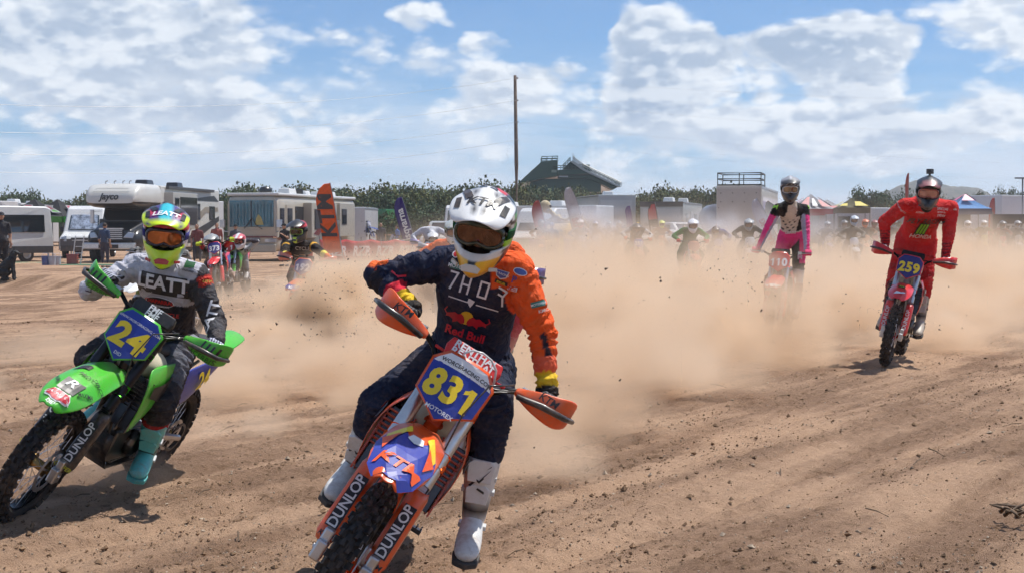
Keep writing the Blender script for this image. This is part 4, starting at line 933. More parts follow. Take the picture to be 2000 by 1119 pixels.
# ===== the leading rider, orange bike 831 =====
def hero831():
    spec = dict(plastic=OR, frame=(.8, .09, .01), accent=(.01, .012, .03), accent2=OR, platebg=BLUE, numc=YEL, num='831', band=1, small='MOTOREX', brand='KTM', ps=1.01,
                guardtext='DUNLOP', guardpanel=(.012, .012, .016), guardlogo='KTM', guardlogoc=BLK, gtext='KTM', radc=(.62, .07, .01), sidec=OR, rim=(.02, .02, .02), hub=(.8, .1, .01), clamp=(.7, .10, .02), slider=(.62, .63, .64), forktube=(.62, .62, .62),
                pad=(.65, .02, .02), padtext='RENTHAL', hoseloop=1, cream=1, skid=BLK, spring=WHT,
                fdecc=[(.03, .05, .33), YEL, WHT, OR, BLK],
                fdec=[('p', [(-.124, -.08), (-.108, .00), (-.06, .10), (-.045, .02), (0, -.02), (.045, .02), (.06, .10), (.108, .0), (.124, -.08), (.098, -.25), (.055, -.31), (-.055, -.31), (-.098, -.25)], 0, .005), ('p', [(-.105, -.01), (-.05, .11), (-.035, .06), (-.065, -.03), (-.10, -.10)], 1, .009), ('p', [(.105, -.01), (.05, .11), (.035, .06), (.065, -.03), (.10, -.10)], 1, .009),
                      ('p', [(-.035, -.02), (0, -.045), (.035, -.02), (.025, .04), (-.025, .04)], 2, .009), ('p', [(-.112, -.06), (-.09, -.05), (-.06, .0), (-.085, -.17)], 3, .011), ('p', [(.112, -.06), (.09, -.05), (.06, .0), (.085, -.17)], 3, .011), ('t', 'KTM', 0, -.205, 3, .095, .22)][:6])
    spec['fdec'].append(('t', 'KTM', 0.0, -.225, 3, .088, .2))
    b, M, g = make_bike('orange dirt bike with number 831 on its front plate, nearest the camera', spec, (-.84, 5.66, 0), 2, 33, 0, -3)
    def hp(c, L):
        x, y, z = L.T
        c[:] = (.72, .72, .70)
        c[(x > .085) & (y > -.03)] = (.03, .25, .05); c[(z > .085) & (y > -.045)] = (.02, .03, .03); c[(z > .13) & (x > -.03) & (x < .07)] = (.62, .03, .03); c[(z > .05) & (z < .085) & (np.abs(x) > .07) & (np.sin(z*160+x*40) > .3)] = (.03, .03, .04)
        c[(np.abs(x) > .098) & (z > -.045) & (z < .0) & (y < -.02) & (x > 0)] = (.30, .62, .02)
        ch = (z < -.085) & (y < -.04); c[ch] = (.82, .45, .01); c[(z < -.055) & (y > -.09) & (x > 0)] = (.03, .03, .04)
        c[(z < -.05) & (z > -.085) & (np.abs(x) < .05) & (y < -.1)] = (.62, .60, .56); c[(z < -.135)] = (.60, .30, .01); c[(np.abs(x) < .016) & (z < -.08) & (z > -.105) & (y < -.1)] = (.02, .02, .02)
        c[(x < -.06) & (z > .05) & (z < .10) & (y > -.05)] = (.02, .05, .04)
    def pp(c, L):
        x, y, z = L.T; c[:] = (.75, .75, .74); k = (np.abs(np.abs(x)-.044-.16*(y+.1)) < .007) & (y > -.24); c[k] = (.02, .02, .025); c[(np.abs(x) > .095) & (y > -.08)] = (.02, .03, .03); c[(np.abs(x) < .02) & (y > -.03)] = (.02, .02, .03)
    def paint(c, I):
        t, lt, reg = I['t'], I['lat'], I['reg']; o = (reg == 'torso') & (lt > .115); c[o] = OR
        c[(reg == 'neck')] = (.02, .02, .03); nk = (reg == 'torso') & (t > .92) & (lt > .07); c[nk] = OR; c[(reg == 'torso') & (t < .35) & (lt > .115) & (I['N'][:, 1] < -.5) & (np.sin(I['P'][:, 0]*90+I['P'][:, 2]*20) > .7)] = (.02, .016, .03)
        for k in 'AB':
            q = I['lo'+k]; m = reg == 'lo'+k
            if k == 'B': c[m & (q > .05) & (q < .55) & (I['N'][:, 1] < -.2) & (np.sin(I['P'][:, 0]*75+I['P'][:, 2]*22) > .55)] = (.03, .02, .03)
            c[m & (q > .42) & (q < .68)] = (.60, .015, .04) if k == 'A' else (.80, .12, .05); c[m & (q > .66)] = (.80, .52, .02); c[m & (q > .88)] = (.02, .022, .024)
        m = (reg == 'upA') & (I['upA'] > .80) & (I['N'][:, 2] > .6); c[m] = (.75, .12, .02); m = (reg == 'loA') & (I['loA'] < .3) & (I['N'][:, 0] < -.3); c[m] = (.02, .02, .03)
        m = (reg == 'loA') & (I['loA'] < .12) & (I['N'][:, 2] > .5); c[m] = OR
    s = dict(pal={'torso': (.013, .020, .050), 'upA': (.013, .020, .050), 'loA': (.013, .020, .050), 'upB': OR, 'loB': OR, 'leg': (.012, .018, .042), 'neck': (.02, .02, .03)}, paint=paint, fold=.009, glove=(.02, .022, .024), gloveback=(.12, .12, .13),
             boot=(.68, .68, .66), bootac=(.02, .02, .02), platec=(.70, .70, .68), buckle=(.60, .60, .58), sole=(.05, .05, .05), markc=BLK, bootmark=[([(-.035, .04), (.03, .0)], .010), ([(-.04, .01), (.0, -.01), (.035, .035)], .009), ([(-.03, -.03), (.035, .05)], .008), ([(.0, -.04), (.03, -.06)], .010)],
             hpaint=hp, ppaint=pp, lens=(.09, .032, .012), goggle=(.01, .03, .015), strap=(.02, .10, .04), vent=(.55, .54, .50), ptext='KTM', ptextc=BLK, psize=.060, py=-.175)
    J = pose(M, g, hyaw=-10, hpitch=18, hroll=12, pel=U(915, 712, 6.62), shA=U(868, 515, 6.38), shB=U(1008, 528, 6.27), head=U(946, 442, 6.06), elhA=U(735, 500, 6.5), elhB=U(1110, 650, 6.45), knhA=U(700, 770, 6.0), knhB=U(985, 800, 5.7), anB=U(925, 1008, 6.28), toeB=U(914, 1058, 6.06), fwd=V((0, -1, -.25)))
    J['neck'] = U(940, 512, 6.30); J['hlat'] = V((.92, .05, -.30))
    r, o, bv, h, hb, HM = rider('person', 'rider in navy and orange jersey and white peaked helmet, riding nearest the camera', s, J, 0)
    d = Decals(bv); W = (.75, .75, .78); rt = 17; D = 6.2; k = 1/465
    # T H O R as thin strokes
    for (px, py, sts) in ((884, 548, [[(-.016, .034), (.014, .034), (-.004, -.036)]]), (909, 557, [[(-.016, .034), (-.016, -.034)], [(.016, .034), (.016, -.034)], [(-.016, 0), (.016, 0)]]), (944, 567, [[(-.017, .032), (.017, .032), (.017, -.032), (-.017, -.032), (-.017, .032)]]), (979, 580, [[(-.018, .034), (.018, .026), (.006, .0), (-.014, .006)], [(.004, .0), (.014, -.038)]])):
        for q in sts: d.st(q, .0085, px, py, D, rt, W)
    d.st([(-.10, 0), (-.018, 0)], .005, 920, 594, D, rt, W); d.st([(.022, 0), (.115, 0)], .005, 920, 594, D, rt, W)
    d.poly([(-.012, .018), (.016, .012), (.012, -.002), (.004, -.02), (-.004, -.012), (-.014, .002)], 918, 593, D, rt, W)
    d.poly(ellp(.030, .030, 18), 909, 624, D, rt, (.85, .52, .03), .004)
    bull = [(-.0, -.018), (-.012, -.026), (-.03, -.018), (-.05, -.030), (-.052, -.016), (-.07, -.008), (-.085, -.012), (-.082, .004), (-.066, .010), (-.050, .018), (-.035, .012), (-.02, .018), (-.008, .008), (-.002, -.004)]
    d.poly(bull, 907, 626, D, rt, (.55, .01, .03), .007); d.poly([(-x, y) for x, y in bull][::-1], 911, 627, D, rt, (.55, .01, .03), .007); d.st([(-.082, .0), (-.095, .014), (-.088, .028)], .005, 907, 626, D, rt, (.55, .01, .03), .007); d.st([(.082, .0), (.095, .014), (.088, .028)], .005, 911, 627, D, rt, (.55, .01, .03), .007)
    d.t('Red Bull', 905, 658, D, .052, rt, (.65, .015, .04), bold=.03)
    d.poly([(-.042, -.014), (.042, -.014), (.042, .014), (-.042, .014)], 897, 522, D, 14, (.02, .16, .13)); d.t('MOTOREX', 898, 523, D, .021, 14, W, .009)
    d.poly(ellp(.015, .015), 889, 498, D, 0, W); d.poly(ellp(.010, .010), 889, 498, D, 0, RED, .008)
    d.poly([(-.028, .010), (.028, .014), (.024, -.014), (0, -.026), (-.022, -.016)], 981, 534, D, 20, W); d.poly([(-.024, .008), (.024, .011), (.02, -.011), (0, -.021), (-.018, -.013)], 981, 534, D, 20, (.05, .08, .35), .007); d.t('VP RACING', 981, 535, D, .012, 20, W, .010)
    d.poly(ellp(.030, .016), 1016, 531, D, 18, W); d.poly(ellp(.026, .012), 1016, 531, D, 18, (.05, .12, .45), .007)
    d.t('P', 1004, 546, D, .040, 15, (.06, .05, .30)); d.poly([(-.028, -.008), (.028, -.008), (.028, .008), (-.028, .008)], 979, 552, D, 20, (.02, .02, .02)); d.t('EXCEL', 979, 552, D, .014, 20, YEL, .009)
    d.poly([(-.020, -.009), (.020, -.009), (.020, .009), (-.020, .009)], 1001, 564, D, 16, W); d.t('BDS', 1001, 564, D, .018, 16, RED, .009)
    d.poly([(-.030, -.012), (.030, -.012), (.030, .012), (-.030, .012)], 1051, 594, D, -12, (.02, .16, .13)); d.t('MOTOREX', 1051, 594, D, .013, -12, W, .009); d.t('KMC', 1061, 607, D, .020, -14, (.8, .6, .5))
    d.st([(-.03, .0), (.0, .012), (.012, .04)], .009, 768, 545, D, 60, (.6, .02, .05))
    d.t('K', 838, 762, D, .05, 0, W); d.done(o)
hero831()

def hero24():
    spec = dict(plastic=KGRN, frame=(.02, .02, .02), accent=(.02, .02, .02), accent2=WHT, platebg=(.015, .04, .32), numc=YEL, num='24', web=1, small='DID', brand='', ps=1.0, guardtext='DUNLOP', guardpanel=(.014, .014, .016), guard=(.014, .014, .016), guardlogo='GALFER', guardlogoc=(.6, .55, .02), gtext='ACERBIS', gtextc=(.02, .12, .02), gvent=1, radc=BLK, sidec=(.015, .04, .32), rim=(.015, .015, .015), hub=(.28, .18, .07), clamp=(.03, .03, .03), slider=(.03, .03, .032), forktube=(.04, .04, .045), pad=BLK, padtext='FMF', spring=RED,
                fdecc=[(.02, .02, .02), WHT, (.55, .02, .04)], fdec=[('p', [(-.05, -.21), (.05, -.21), (.055, -.10), (-.055, -.10)], 0), ('t', 'R', -.01, -.14, 1, .09, .2), ('p', ellp(.070, .038, 14, 0, -.255), 1, .006), ('p', ellp(.064, .032, 14, 0, -.255), 2, .009), ('t', 'CHAPARRAL', 0, -.255, 1, .026), ('t', 'DID', 0, -.312, 1, .03), ('p', [(-.10, .02), (-.03, .05), (-.03, .10), (-.09, .10)], 0), ('t', 'PRO CIRCUIT', .06, -.02, 0, .034, .2), ('t', 'MAXIMA', .085, -.14, 0, .026, .2, 60), ('t', 'MAXIMA', -.085, -.14, 0, .024, .2, -60)])
    b, M, g = make_bike('green dirt bike with number 24, leaning through the turn at left', spec, (-2.64, 7.75, 0), 12, 30, 0, 3, hop=-.025)
    def hp(c, L):
        x, y, z = L.T; c[:] = (.66, .66, .68)
        c[z > .05] = (.06, .025, .20); c[(np.abs(x-.01) < .028) & (z > .07)] = (.03, .45, .55); c[(z > .04) & (z < .075) & (y < -.02)] = (.60, .03, .06)
        c[(x > .05) & (z > .10)] = (.75, .75, .78); c[(z < -.04) & (y < 0)] = (.62, .85, .02); c[(z < -.10) & (y < -.02)] = (.55, .85, .0)
        c[(x > .07) & (z < -.02) & (y > -.06)] = (.70, .70, .74); c[(x > .09) & (z < -.06) & (y > -.10)] = (.05, .4, .5); c[(x > .09) & (y > .0) & (np.sin(z*90+y*60) > .2)] = (.60, .02, .05)
    def pp(c, L):
        x, y, z = L.T; c[:] = (.06, .03, .18); c[np.abs(x-.0) < .03] = (.03, .48, .58); c[(np.abs(x) > .05) & (y > -.16) & (y < -.09)] = (.62, .03, .06); c[(np.abs(x) > .06) & (y > -.04)] = (.75, .75, .78); c[y < -.255] = (.62, .80, .01); c[(y < -.12) & (np.abs(x) > .105)] = (.62, .80, .01)
    def paint(c, I):
        t, lt, reg = I['t'], I['lat'], I['reg']; G1 = (.055, .055, .062)
        c[(reg == 'torso') & (t > .60-.10*(np.abs(lt)/.2))] = (.50, .50, .56); c[(reg == 'torso') & (t <= .60-.10*(np.abs(lt)/.2))] = (.020, .021, .028); c[reg == 'upB'] = G1; c[reg == 'loB'] = G1
        c[(reg == 'upA') | (reg == 'loA')] = (.50, .50, .56); c[(reg == 'torso') & (lt > .205)] = G1
        c[(reg == 'upB') & (I['upB'] < .28) & (I['upB'] > .08) & (I['N'][:, 0] > .1)] = (.45, .03, .02)
        for k in 'AB': c[(reg == 'sn'+k) & (I['sn'+k] > .30)] = (.35, .01, .015); c[(reg == 'th'+k) & (I['th'+k] > .25) & (I['th'+k] < .8) & (I['N'][:, 1] < -.1)] = (.10, .11, .14)
    s = dict(pal={'torso': (.02, .02, .028), 'arm': (.62, .62, .66), 'leg': (.022, .024, .032), 'neck': (.5, .5, .5)}, paint=paint, fold=.008, glove=(.03, .03, .04), gloveback=(.45, .47, .6), boot=(.12, .52, .50), bootac=(.015, .02, .02), platec=(.14, .56, .54), buckle=(.55, .56, .56), sole=(.08, .38, .36), shell=(.6, .6, .6), hpaint=hp, ppaint=pp, lens=(.45, .14, .035), goggle=(.02, .02, .05), strap=(.05, .05, .2), vent=(.45, .02, .03), ptext='LEATT', ptextc=WHT, psize=.050, py=-.19)
    J = pose(M, g, hyaw=9, hpitch=13, hroll=6, pel=U(322, 652, 8.62), shA=U(268, 520, 8.5), shB=U(382, 538, 8.42), head=U(324, 456, 8.3), elhA=U(140, 580, 9.1), elhB=U(430, 620, 8.75), knhA=U(120, 700, 8.1), knhB=U(318, 760, 7.7), anB=U(288, 880, 8.55), toeB=U(272, 912, 8.28))
    J['neck'] = U(326, 515, 8.42)
    r, o, bv, h, hb, HM = rider('person', 'rider in white and dark grey jersey and rainbow coloured helmet', s, J, 0)
    d = Decals(bv); W = (.75, .75, .78); D = 8.24; rt = 10
    d.poly([(-.165, -.045), (-.135, .055), (.135, .055), (.155, -.045), (.14, -.06), (-.15, -.06)], 308, 557, D, rt, (.012, .013, .018), .003)
    d.t('LEATT', 308, 556, D, .105, rt, W, bold=.03, off=.008); d.poly(ellp(.085, .030), 298, 592, D, rt, W, .004); d.poly(ellp(.080, .026), 298, 592, D, rt, (.02, .02, .025), .007); d.t('CHAPARRAL', 298, 591, D, .030, rt, RED, .010, bold=.03); d.t('MOTORSPORTS', 300, 600, D, .014, rt, W, .010)
    d.t('SPORT CYCLE', 300, 616, D, .030, rt, RED)
    for q in range(5): d.st([(0, 0), (-.04, -.035)], .003, 285-q*5, 572, D, rt, W, .006)
    d.t('LEATT', 404, 627, D, .075, -75, W, bold=.03); d.t('LEATT', 170, 545, D, .055, -80, (.04, .04, .08)); d.poly([(-.03, -.022), (.028, -.018), (.03, .02), (-.026, .024)], 361, 517, D, 5, (.01, .10, .03)); d.t('monster', 360, 530, D, .020, 12, (.02, .02, .03))
    d.st([(-.03, 0), (.03, 0)], .012, 288, 500, D, 0, (.03, .03, .10)); d.st([(-.03, 0), (.03, 0)], .008, 288, 507, D, 0, (.03, .03, .10)); d.t('USWE', 398, 552, D, .022, 8, (.5, .35, .05))
    d.st([(0, .014), (.014, -.01), (-.014, -.01), (0, .014)], .004, 315, 762, D, 0, (.55, .45, .3)); d.st([(0, .014), (.014, -.01), (-.014, -.01), (0, .014)], .004, 150, 678, D, 0, (.55, .45, .3)); d.done(o)
hero24()

def hero259():
    spec = dict(plastic=HRED, frame=(.5, .5, .5), accent=BLK, accent2=WHT, platebg=(.02, .02, .16), numc=YEL, num='259', web=0, brand='HONDA', guardtext='DUNLOP', guardpanel=HRED, radc=BLK, sidec=HRED, rim=(.02, .02, .02), hub=(.5, .02, .02), slider=(.35, .33, .3), pad=BLK, gbar=(.04, .01, .01), fdecc=[WHT, (.02, .02, .02), (.25, .6, .02)], fdec=[('p', [(-.05, -.26), (.05, -.22), (.065, -.19), (.01, -.20), (-.03, -.19)], 0), ('p', [(-.035, -.08), (.035, -.08), (.04, -.01), (-.04, -.01)], 1), ('t', 'lll', 0, -.045, 2, .08)])
    b, M, g = make_bike('red dirt bike with number 259 on a purple plate at right', spec, (4.087, 16.26, 0), 20.5, 12, 1)
    def hp(c, L): x, y, z = L.T; c[:] = (.02, .025, .03); c[(z > .06) & (x > .06)] = (.12, .5, .05); c[(np.abs(x) < .018) & (z > .10)] = (.15, .6, .05); c[(z < -.05) & (np.abs(x) > .07)] = (.15, .02, .02)
    def pp(c, L): x, y, z = L.T; c[:] = (.02, .025, .03); c[(np.abs(np.abs(x)-.03) < .006)] = (.2, .6, .1); c[y < -.22] = (.3, .12, .12)
    def paint(c, I):
        for k in 'AB': m = (I['reg'] == 'lo'+k) & (I['lo'+k] > .35); c[m & (np.sin(I['lo'+k]*60) > 0)] = (.14, .01, .015); c[(I['reg'] == 'up'+k) & (I['up'+k] < .12)] = (.55, .42, .42); c[(I['reg'] == 'th'+k) & (I['th'+k] > .82)] = (.40, .012, .014); c[(I['reg'] == 'th'+k) & (np.abs(I['th'+k]-.45) < .03)] = (.35, .01, .012)
        c[(I['reg'] == 'torso') & (np.abs(I['t']-.56) < .012) & (I['N'][:, 1] < 0)] = (.30, .01, .012)
    s = dict(pal={'torso': (.62, .018, .02), 'arm': (.62, .018, .02), 'leg': (.58, .016, .018), 'neck': (.02, .02, .02), 'sn': (.50, .02, .02)}, paint=paint, fold=.007, glove=(.62, .62, .66), boot=(.48, .42, .34), bootac=BLK, platec=(.58, .55, .50), slim=1.22, hpaint=hp, ppaint=pp, lens=(.40, .22, .20), goggle=(.35, .10, .08), vent=BLK, sole=(.05, .05, .05), markc=BLK)
    J = pose(M, g, hyaw=-14, hpitch=12, hroll=4, pel=U(1790, 468, 17.25), shA=U(1768, 403, 16.65), shB=U(1857, 407, 16.75), head=U(1813, 375, 16.3), elhA=U(1675, 415, 17.0), elhB=U(1945, 425, 17.1), knhA=U(1735, 540, 16.2), knhB=U(1850, 540, 16.2)); J['neck'] = U(1812, 396, 16.6)
    r, o, bv, h, hb, HM = rider('person', 'standing rider all in red with a small camera on top of the helmet', s, J, 1, 1.05)
    d = Decals(bv, .022); W = (.7, .6, .6); D = 16.8
    d.t('FLY RACING', 1806, 432, D, .07, 2, (.03, .01, .01), bold=.03, shear=.2); d.poly([(-.055, -.065), (.055, -.065), (.055, .065), (-.055, .065)], 1801, 447, D, 3, (.015, .015, .015)); d.t('lll', 1801, 447, D, .14, 3, (.2, .55, .03), .009, bold=.03); d.t('HONDA', 1806, 461, D, .06, 5, W); d.t('WELLARD', 1801, 457, D, .0001, 5, W); d.t('SANCLAS', 1829, 409, D, .035, 3, W); d.t('MORE FUN', 1827, 415, D, .022, 3, W); d.t('DRIVEN', 1829, 421, D, .034, 3, W); d.t('ACERBIS', 1785, 415, D, .024, 5, W)
    d.done(o)
    c = thing('action_camera', 'small black action camera mounted on top of the black helmet of the red rider', 'camera', TR(*(HM @ V((0, -.01, .17)))) @ RZ(R(0)))
    m = MB(); m.box((0, -.01, .055), (.075, .04, .055)); m.build('housing', cmat(BLK), c, bevel=.006); m = MB(); m.lathe([(0, 0), (.014, 0), (.014, .012), (0, .012)], (.015, -.03, .06), (0, -1, 0), 12); m.build('lens', cmat((.02, .02, .03), 'glass'), c); m = MB(); m.box((0, 0, .012), (.02, .02, .05)); m.box((0, 0, -.005), (.05, .05, .01)); m.build('mount', cmat(BLK), c)
hero259()

def hero110():
    spec = dict(plastic=(.62, .035, .03), frame=(.3, .03, .03), accent=WHT, accent2=(.5, .02, .02), platebg=(.55, .02, .03), numc=(.75, .75, .80), num='110', guards=False, guardtext='DUNLOP', guardpanel=(.5, .03, .03), radc=BLK, sidec=(.6, .05, .05), slider=(.5, .48, .45), pad=BLK, rim=(.02, .02, .02), fdecc=[WHT], fdec=[('p', [(-.11, -.18), (-.06, -.26), (.06, -.26), (.11, -.18), (.05, -.34), (-.05, -.34)], 0)])
    b, M, g = make_bike('red dirt bike with number 110 coming out of the dust', spec, (3.50, 20.0, 0), 17.5, 3, 1)
    def hp(c, L): x, y, z = L.T; c[:] = (.10, .10, .11); c[(np.sin(x*110)*np.sin(z*95) > .25) & (z > .02)] = (.45, .45, .47); c[z < -.05] = (.015, .015, .015)
    def pp(c, L): x, y, z = L.T; c[:] = (.30, .30, .32); c[np.abs(x) < .02] = (.6, .6, .62); c[y < -.2] = (.04, .04, .04)
    def paint(c, I):
        t, lt, reg, N = I['t'], I['lat'], I['reg'], I['N']
        c[(reg == 'torso')] = (.66, .58, .48); c[(reg == 'torso') & (t > .68) & (np.abs(lt) > .07)] = (.012, .012, .012); c[(reg == 'torso') & (np.abs(lt) > .135) & (t > .25)] = (.012, .012, .012); c[(reg == 'torso') & (t > .25) & (t < .62) & (np.sin(lt*95)*np.sin(t*38) > .45) & (np.abs(lt) < .11)] = (.05, .04, .04)
        c[(reg == 'torso') & (t < .22)] = PINK
        for k, sg in (('A', -1), ('B', 1)):
            c[(reg == 'up'+k) & (I['up'+k] < .35)] = (.012, .012, .012); c[(reg == 'up'+k) & (I['up'+k] >= .35)] = PINK; c[reg == 'lo'+k] = PINK
            inn = N[:, 0]*sg < -.15; c[((reg == 'lo'+k) | ((reg == 'up'+k) & (I['up'+k] > .3))) & inn] = (.45, .43, .55)
            c[(reg == 'th'+k) & (I['th'+k] > .80)] = (.02, .02, .02); c[(reg == 'sn'+k)] = (.60, .56, .54)
        c[(reg == 'thB') & (N[:, 0] < -.1)] = (.015, .015, .018)
    s = dict(pal={'torso': (.6, .5, .42), 'arm': PINK, 'leg': (.78, .055, .22), 'neck': (.012, .012, .012)}, paint=paint, fold=.006, glove=(.72, .03, .16), boot=(.34, .19, .15), bootac=(.1, .06, .05), platec=(.38, .25, .20), hpaint=hp, ppaint=pp, lens=(.22, .18, .13), goggle=(.5, .5, .5), vent=BLK, slim=1.0)
    J = pose(M, g, hyaw=-8, hpitch=10, hroll=0, pel=U(1548, 462, 20.9), shA=U(1519, 408, 20.6), shB=U(1571, 409, 20.7), head=U(1543, 369, 20.35), elhA=U(1470, 435, 21.1), elhB=U(1625, 440, 21.2), knhA=U(1510, 560, 20), knhB=U(1578, 540, 20)); J['neck'] = U(1545, 397, 20.6)
    r, o, bv, h, hb, HM = rider('person', 'standing rider in pink trousers with a tan chest protector and chrome helmet', s, J, 1, 1.03)
    d = Decals(bv); D = 20.7; d.t('9', 1579, 405, D, .10, 0, (.3, .7, .05)); d.t('LEATT', 1546, 455, D, .05, 0, (.7, .7, .75)); d.t('M', 1511, 405, D, .08, 20, (.3, .7, .05)); d.t('VLT', 1552, 420, D, .03, 0, (.1, .1, .1)); d.t('M', 1564, 503, D, .09, 0, (.6, .4, .5)); d.done(o)
hero110()

def simple(label, blabel, spec, contact, yaw, lean, s, lod=2, S=1., group=None, texts=(), bgroup=None, hy=0, hp_=12, hr=0, ov=None, loc=None):
    b, M, g = make_bike(blabel, spec, contact, yaw, lean, lod, group=bgroup)
    J = pose(M, g, hyaw=hy, hpitch=hp_, hroll=hr, loc=loc or {}, **(ov or {}))
    if ov and 'head' in ov and 'neck' not in ov: J['neck'] = (J['shA']+J['shB'])/2+(J['head']-(J['shA']+J['shB'])/2)*.2
    r = rider('person', label, s, J, lod, S, group)
    if texts:
        d = Decals(r[2])
        for t in texts: d.t(*t)
        d.done(r[1])
    return r
def two(c1, c2, z0=.04):
    def f(c, L): c[:] = c1; c[L[:, 2] > z0] = c2
    return f
def r192():
    def paint(c, I):
        reg, t, lt = I['reg'], I['t'], I['lat']
        for k in 'AB': c[(reg == 'lo'+k) & (I['lo'+k] > .15)] = (.80, .62, .10); c[(reg == 'lo'+k) & (I['lo'+k] > .62)] = (.80, .15, .03); c[(reg == 'up'+k) & (I['up'+k] < .25)] = (.75, .40, .05)
        c[(reg == 'torso') & (np.abs(lt) > .13) & (t < .7)] = (.55, .03, .03); c[(reg == 'torso') & (t > .2) & (t < .75) & (np.abs(lt) < .09) & (np.sin(t*62) > .55)] = (.45, .35, .25)
        for k in 'AB': c[(reg == 'th'+k) & (I['th'+k] > .3) & (I['P'][:, 2] % .11 < .05)] = (.45, .06, .06)
    def hp(c, L): x, y, z = L.T; c[:] = (.02, .02, .025); c[(z > .07) & (x > .02)] = (.55, .03, .03); c[(np.abs(x+.02) < .012) & (z > .05)] = (.6, .6, .6); c[(z < -.07) & (np.abs(x) < .03) & (y < -.1)] = (.6, .8, .05)
    simple('rider with black helmet and yellow cuffs in the dust left of the orange flag', 'orange dirt bike with number 192 in the dust plume', dict(plastic=(.75, .13, .03), frame=(.6, .1, .02), platebg=(.05, .06, .22), numc=(.6, .6, .65), num='192', gcol=(.70, .22, .15), sidec=(.75, .1, .1), rearf=(.6, .1, .2), fdecc=[(.04, .06, .3), WHT, (.8, .5, .05)], fdec=[('p', [(-.12, -.15), (-.05, -.32), (.05, -.32), (.12, -.15), (0, -.2)], 0), ('p', [(-.04, -.22), (.04, -.24), (.02, -.30), (-.03, -.30)], 1), ('p', [(.05, -.1), (.1, -.1), (.06, -.26)], 2)], guardtext='WP', slider=(.6, .6, .6)),
           (-3.36, 22.6, 0), 8, 5, dict(pal={'torso': (.018, .015, .015), 'arm': (.018, .016, .016), 'leg': (.10, .06, .05), 'neck': (.02, .02, .02), 'sn': (.25, .2, .15)}, paint=paint, glove=(.6, .12, .08), boot=(.4, .32, .25), hpaint=hp, ppaint=two((.03, .03, .03), (.03, .03, .03)), peak=(.03, .03, .03), lens=(.05, .04, .03), goggle=(.2, .3, .04), platec=(.45, .4, .3)), 1, 1.04,
           texts=[('CYCLE', 590, 486, 23.6, .075, 3, (.6, .5, .4)), ('KTM', 591, 508, 23.7, .075, 3, (.65, .65, .65)), ('RED', 590, 500, 23.7, .05, 3, (.8, .4, .05))], hy=-14, hp_=10,
           ov=dict(head=U(584, 451, 23.3), shA=U(561, 480, 23.75), shB=U(611, 481, 23.8), pel=U(592, 526, 24.2), elhA=U(525, 515, 24), elhB=U(655, 520, 24.1)))
r192()
def pp1(col, stripe): 
    def f(c, L): c[:] = col; c[np.abs(L[:, 0]) < .025] = stripe
    return f
simple('rider with silver helmet, black and red jersey and neon gloves', 'red dirt bike with number 373 running along the track edge', dict(plastic=HRED, frame=(.5, .5, .5), platebg=(.03, .03, .2), numc=WHT, num='373', guards=False, slider=(.5, .4, .3), hub=(.6, .6, .6)), tuple(G(428, 31.2)), -2, -8,
       dict(pal={'torso': (.018, .018, .02), 'arm': (.018, .018, .02), 'lo': (.4, .02, .02), 'leg': (.03, .02, .02), 'neck': (.02, .02, .02)}, glove=(.5, .6, .03), shell=(.22, .23, .23), peak=(.3, .31, .31), boot=(.3, .2, .15), lens=(.2, .15, .1)), 2, 1.05, texts=[('FOX', 416, 496, 31, .07, 0, (.5, .5, .5))], hy=-8,
       ov=dict(head=U(416, 473, 31.8), shA=U(401, 489, 32.5), shB=U(431, 490, 32.5), pel=U(417, 514, 33), elhA=U(385, 530, 32.2), elhB=U(450, 530, 32.2)))
simple('rider with red and white helmet and pale grey jersey reading FLY', 'green dirt bike carrying the grey jersey rider', dict(plastic=KGRN, frame=(.03, .03, .03), platebg=(.3, .02, .02), numc=WHT, num='11', guards=False, sidec=(.7, .03, .03), rearf=(.7, .03, .03), slider=(.5, .5, .5), cream=0), tuple(G(446, 34)), 5, -3,
       dict(pal={'torso': (.42, .42, .44), 'arm': (.22, .22, .24), 'up': (.40, .40, .42), 'lo': (.05, .05, .07), 'leg': (.30, .30, .32), 'neck': (.1, .1, .1)}, glove=(.05, .05, .07), shell=(.6, .6, .6), hpaint=two((.6, .55, .55), (.55, .08, .10)), ppaint=pp1((.6, .12, .14), (.7, .7, .7)), boot=(.35, .33, .32), lens=(.2, .05, .05)), 2, 1.06, texts=[('FLY', 467, 493, 33.5, .13, 0, (.03, .03, .05))], hy=-8,
       ov=dict(head=U(469, 471, 34.3), shA=U(453, 487, 34.8), shB=U(484, 488, 34.8), pel=U(464, 512, 35.3), elhA=U(425, 500, 35.2), elhB=U(512, 505, 35.2)))
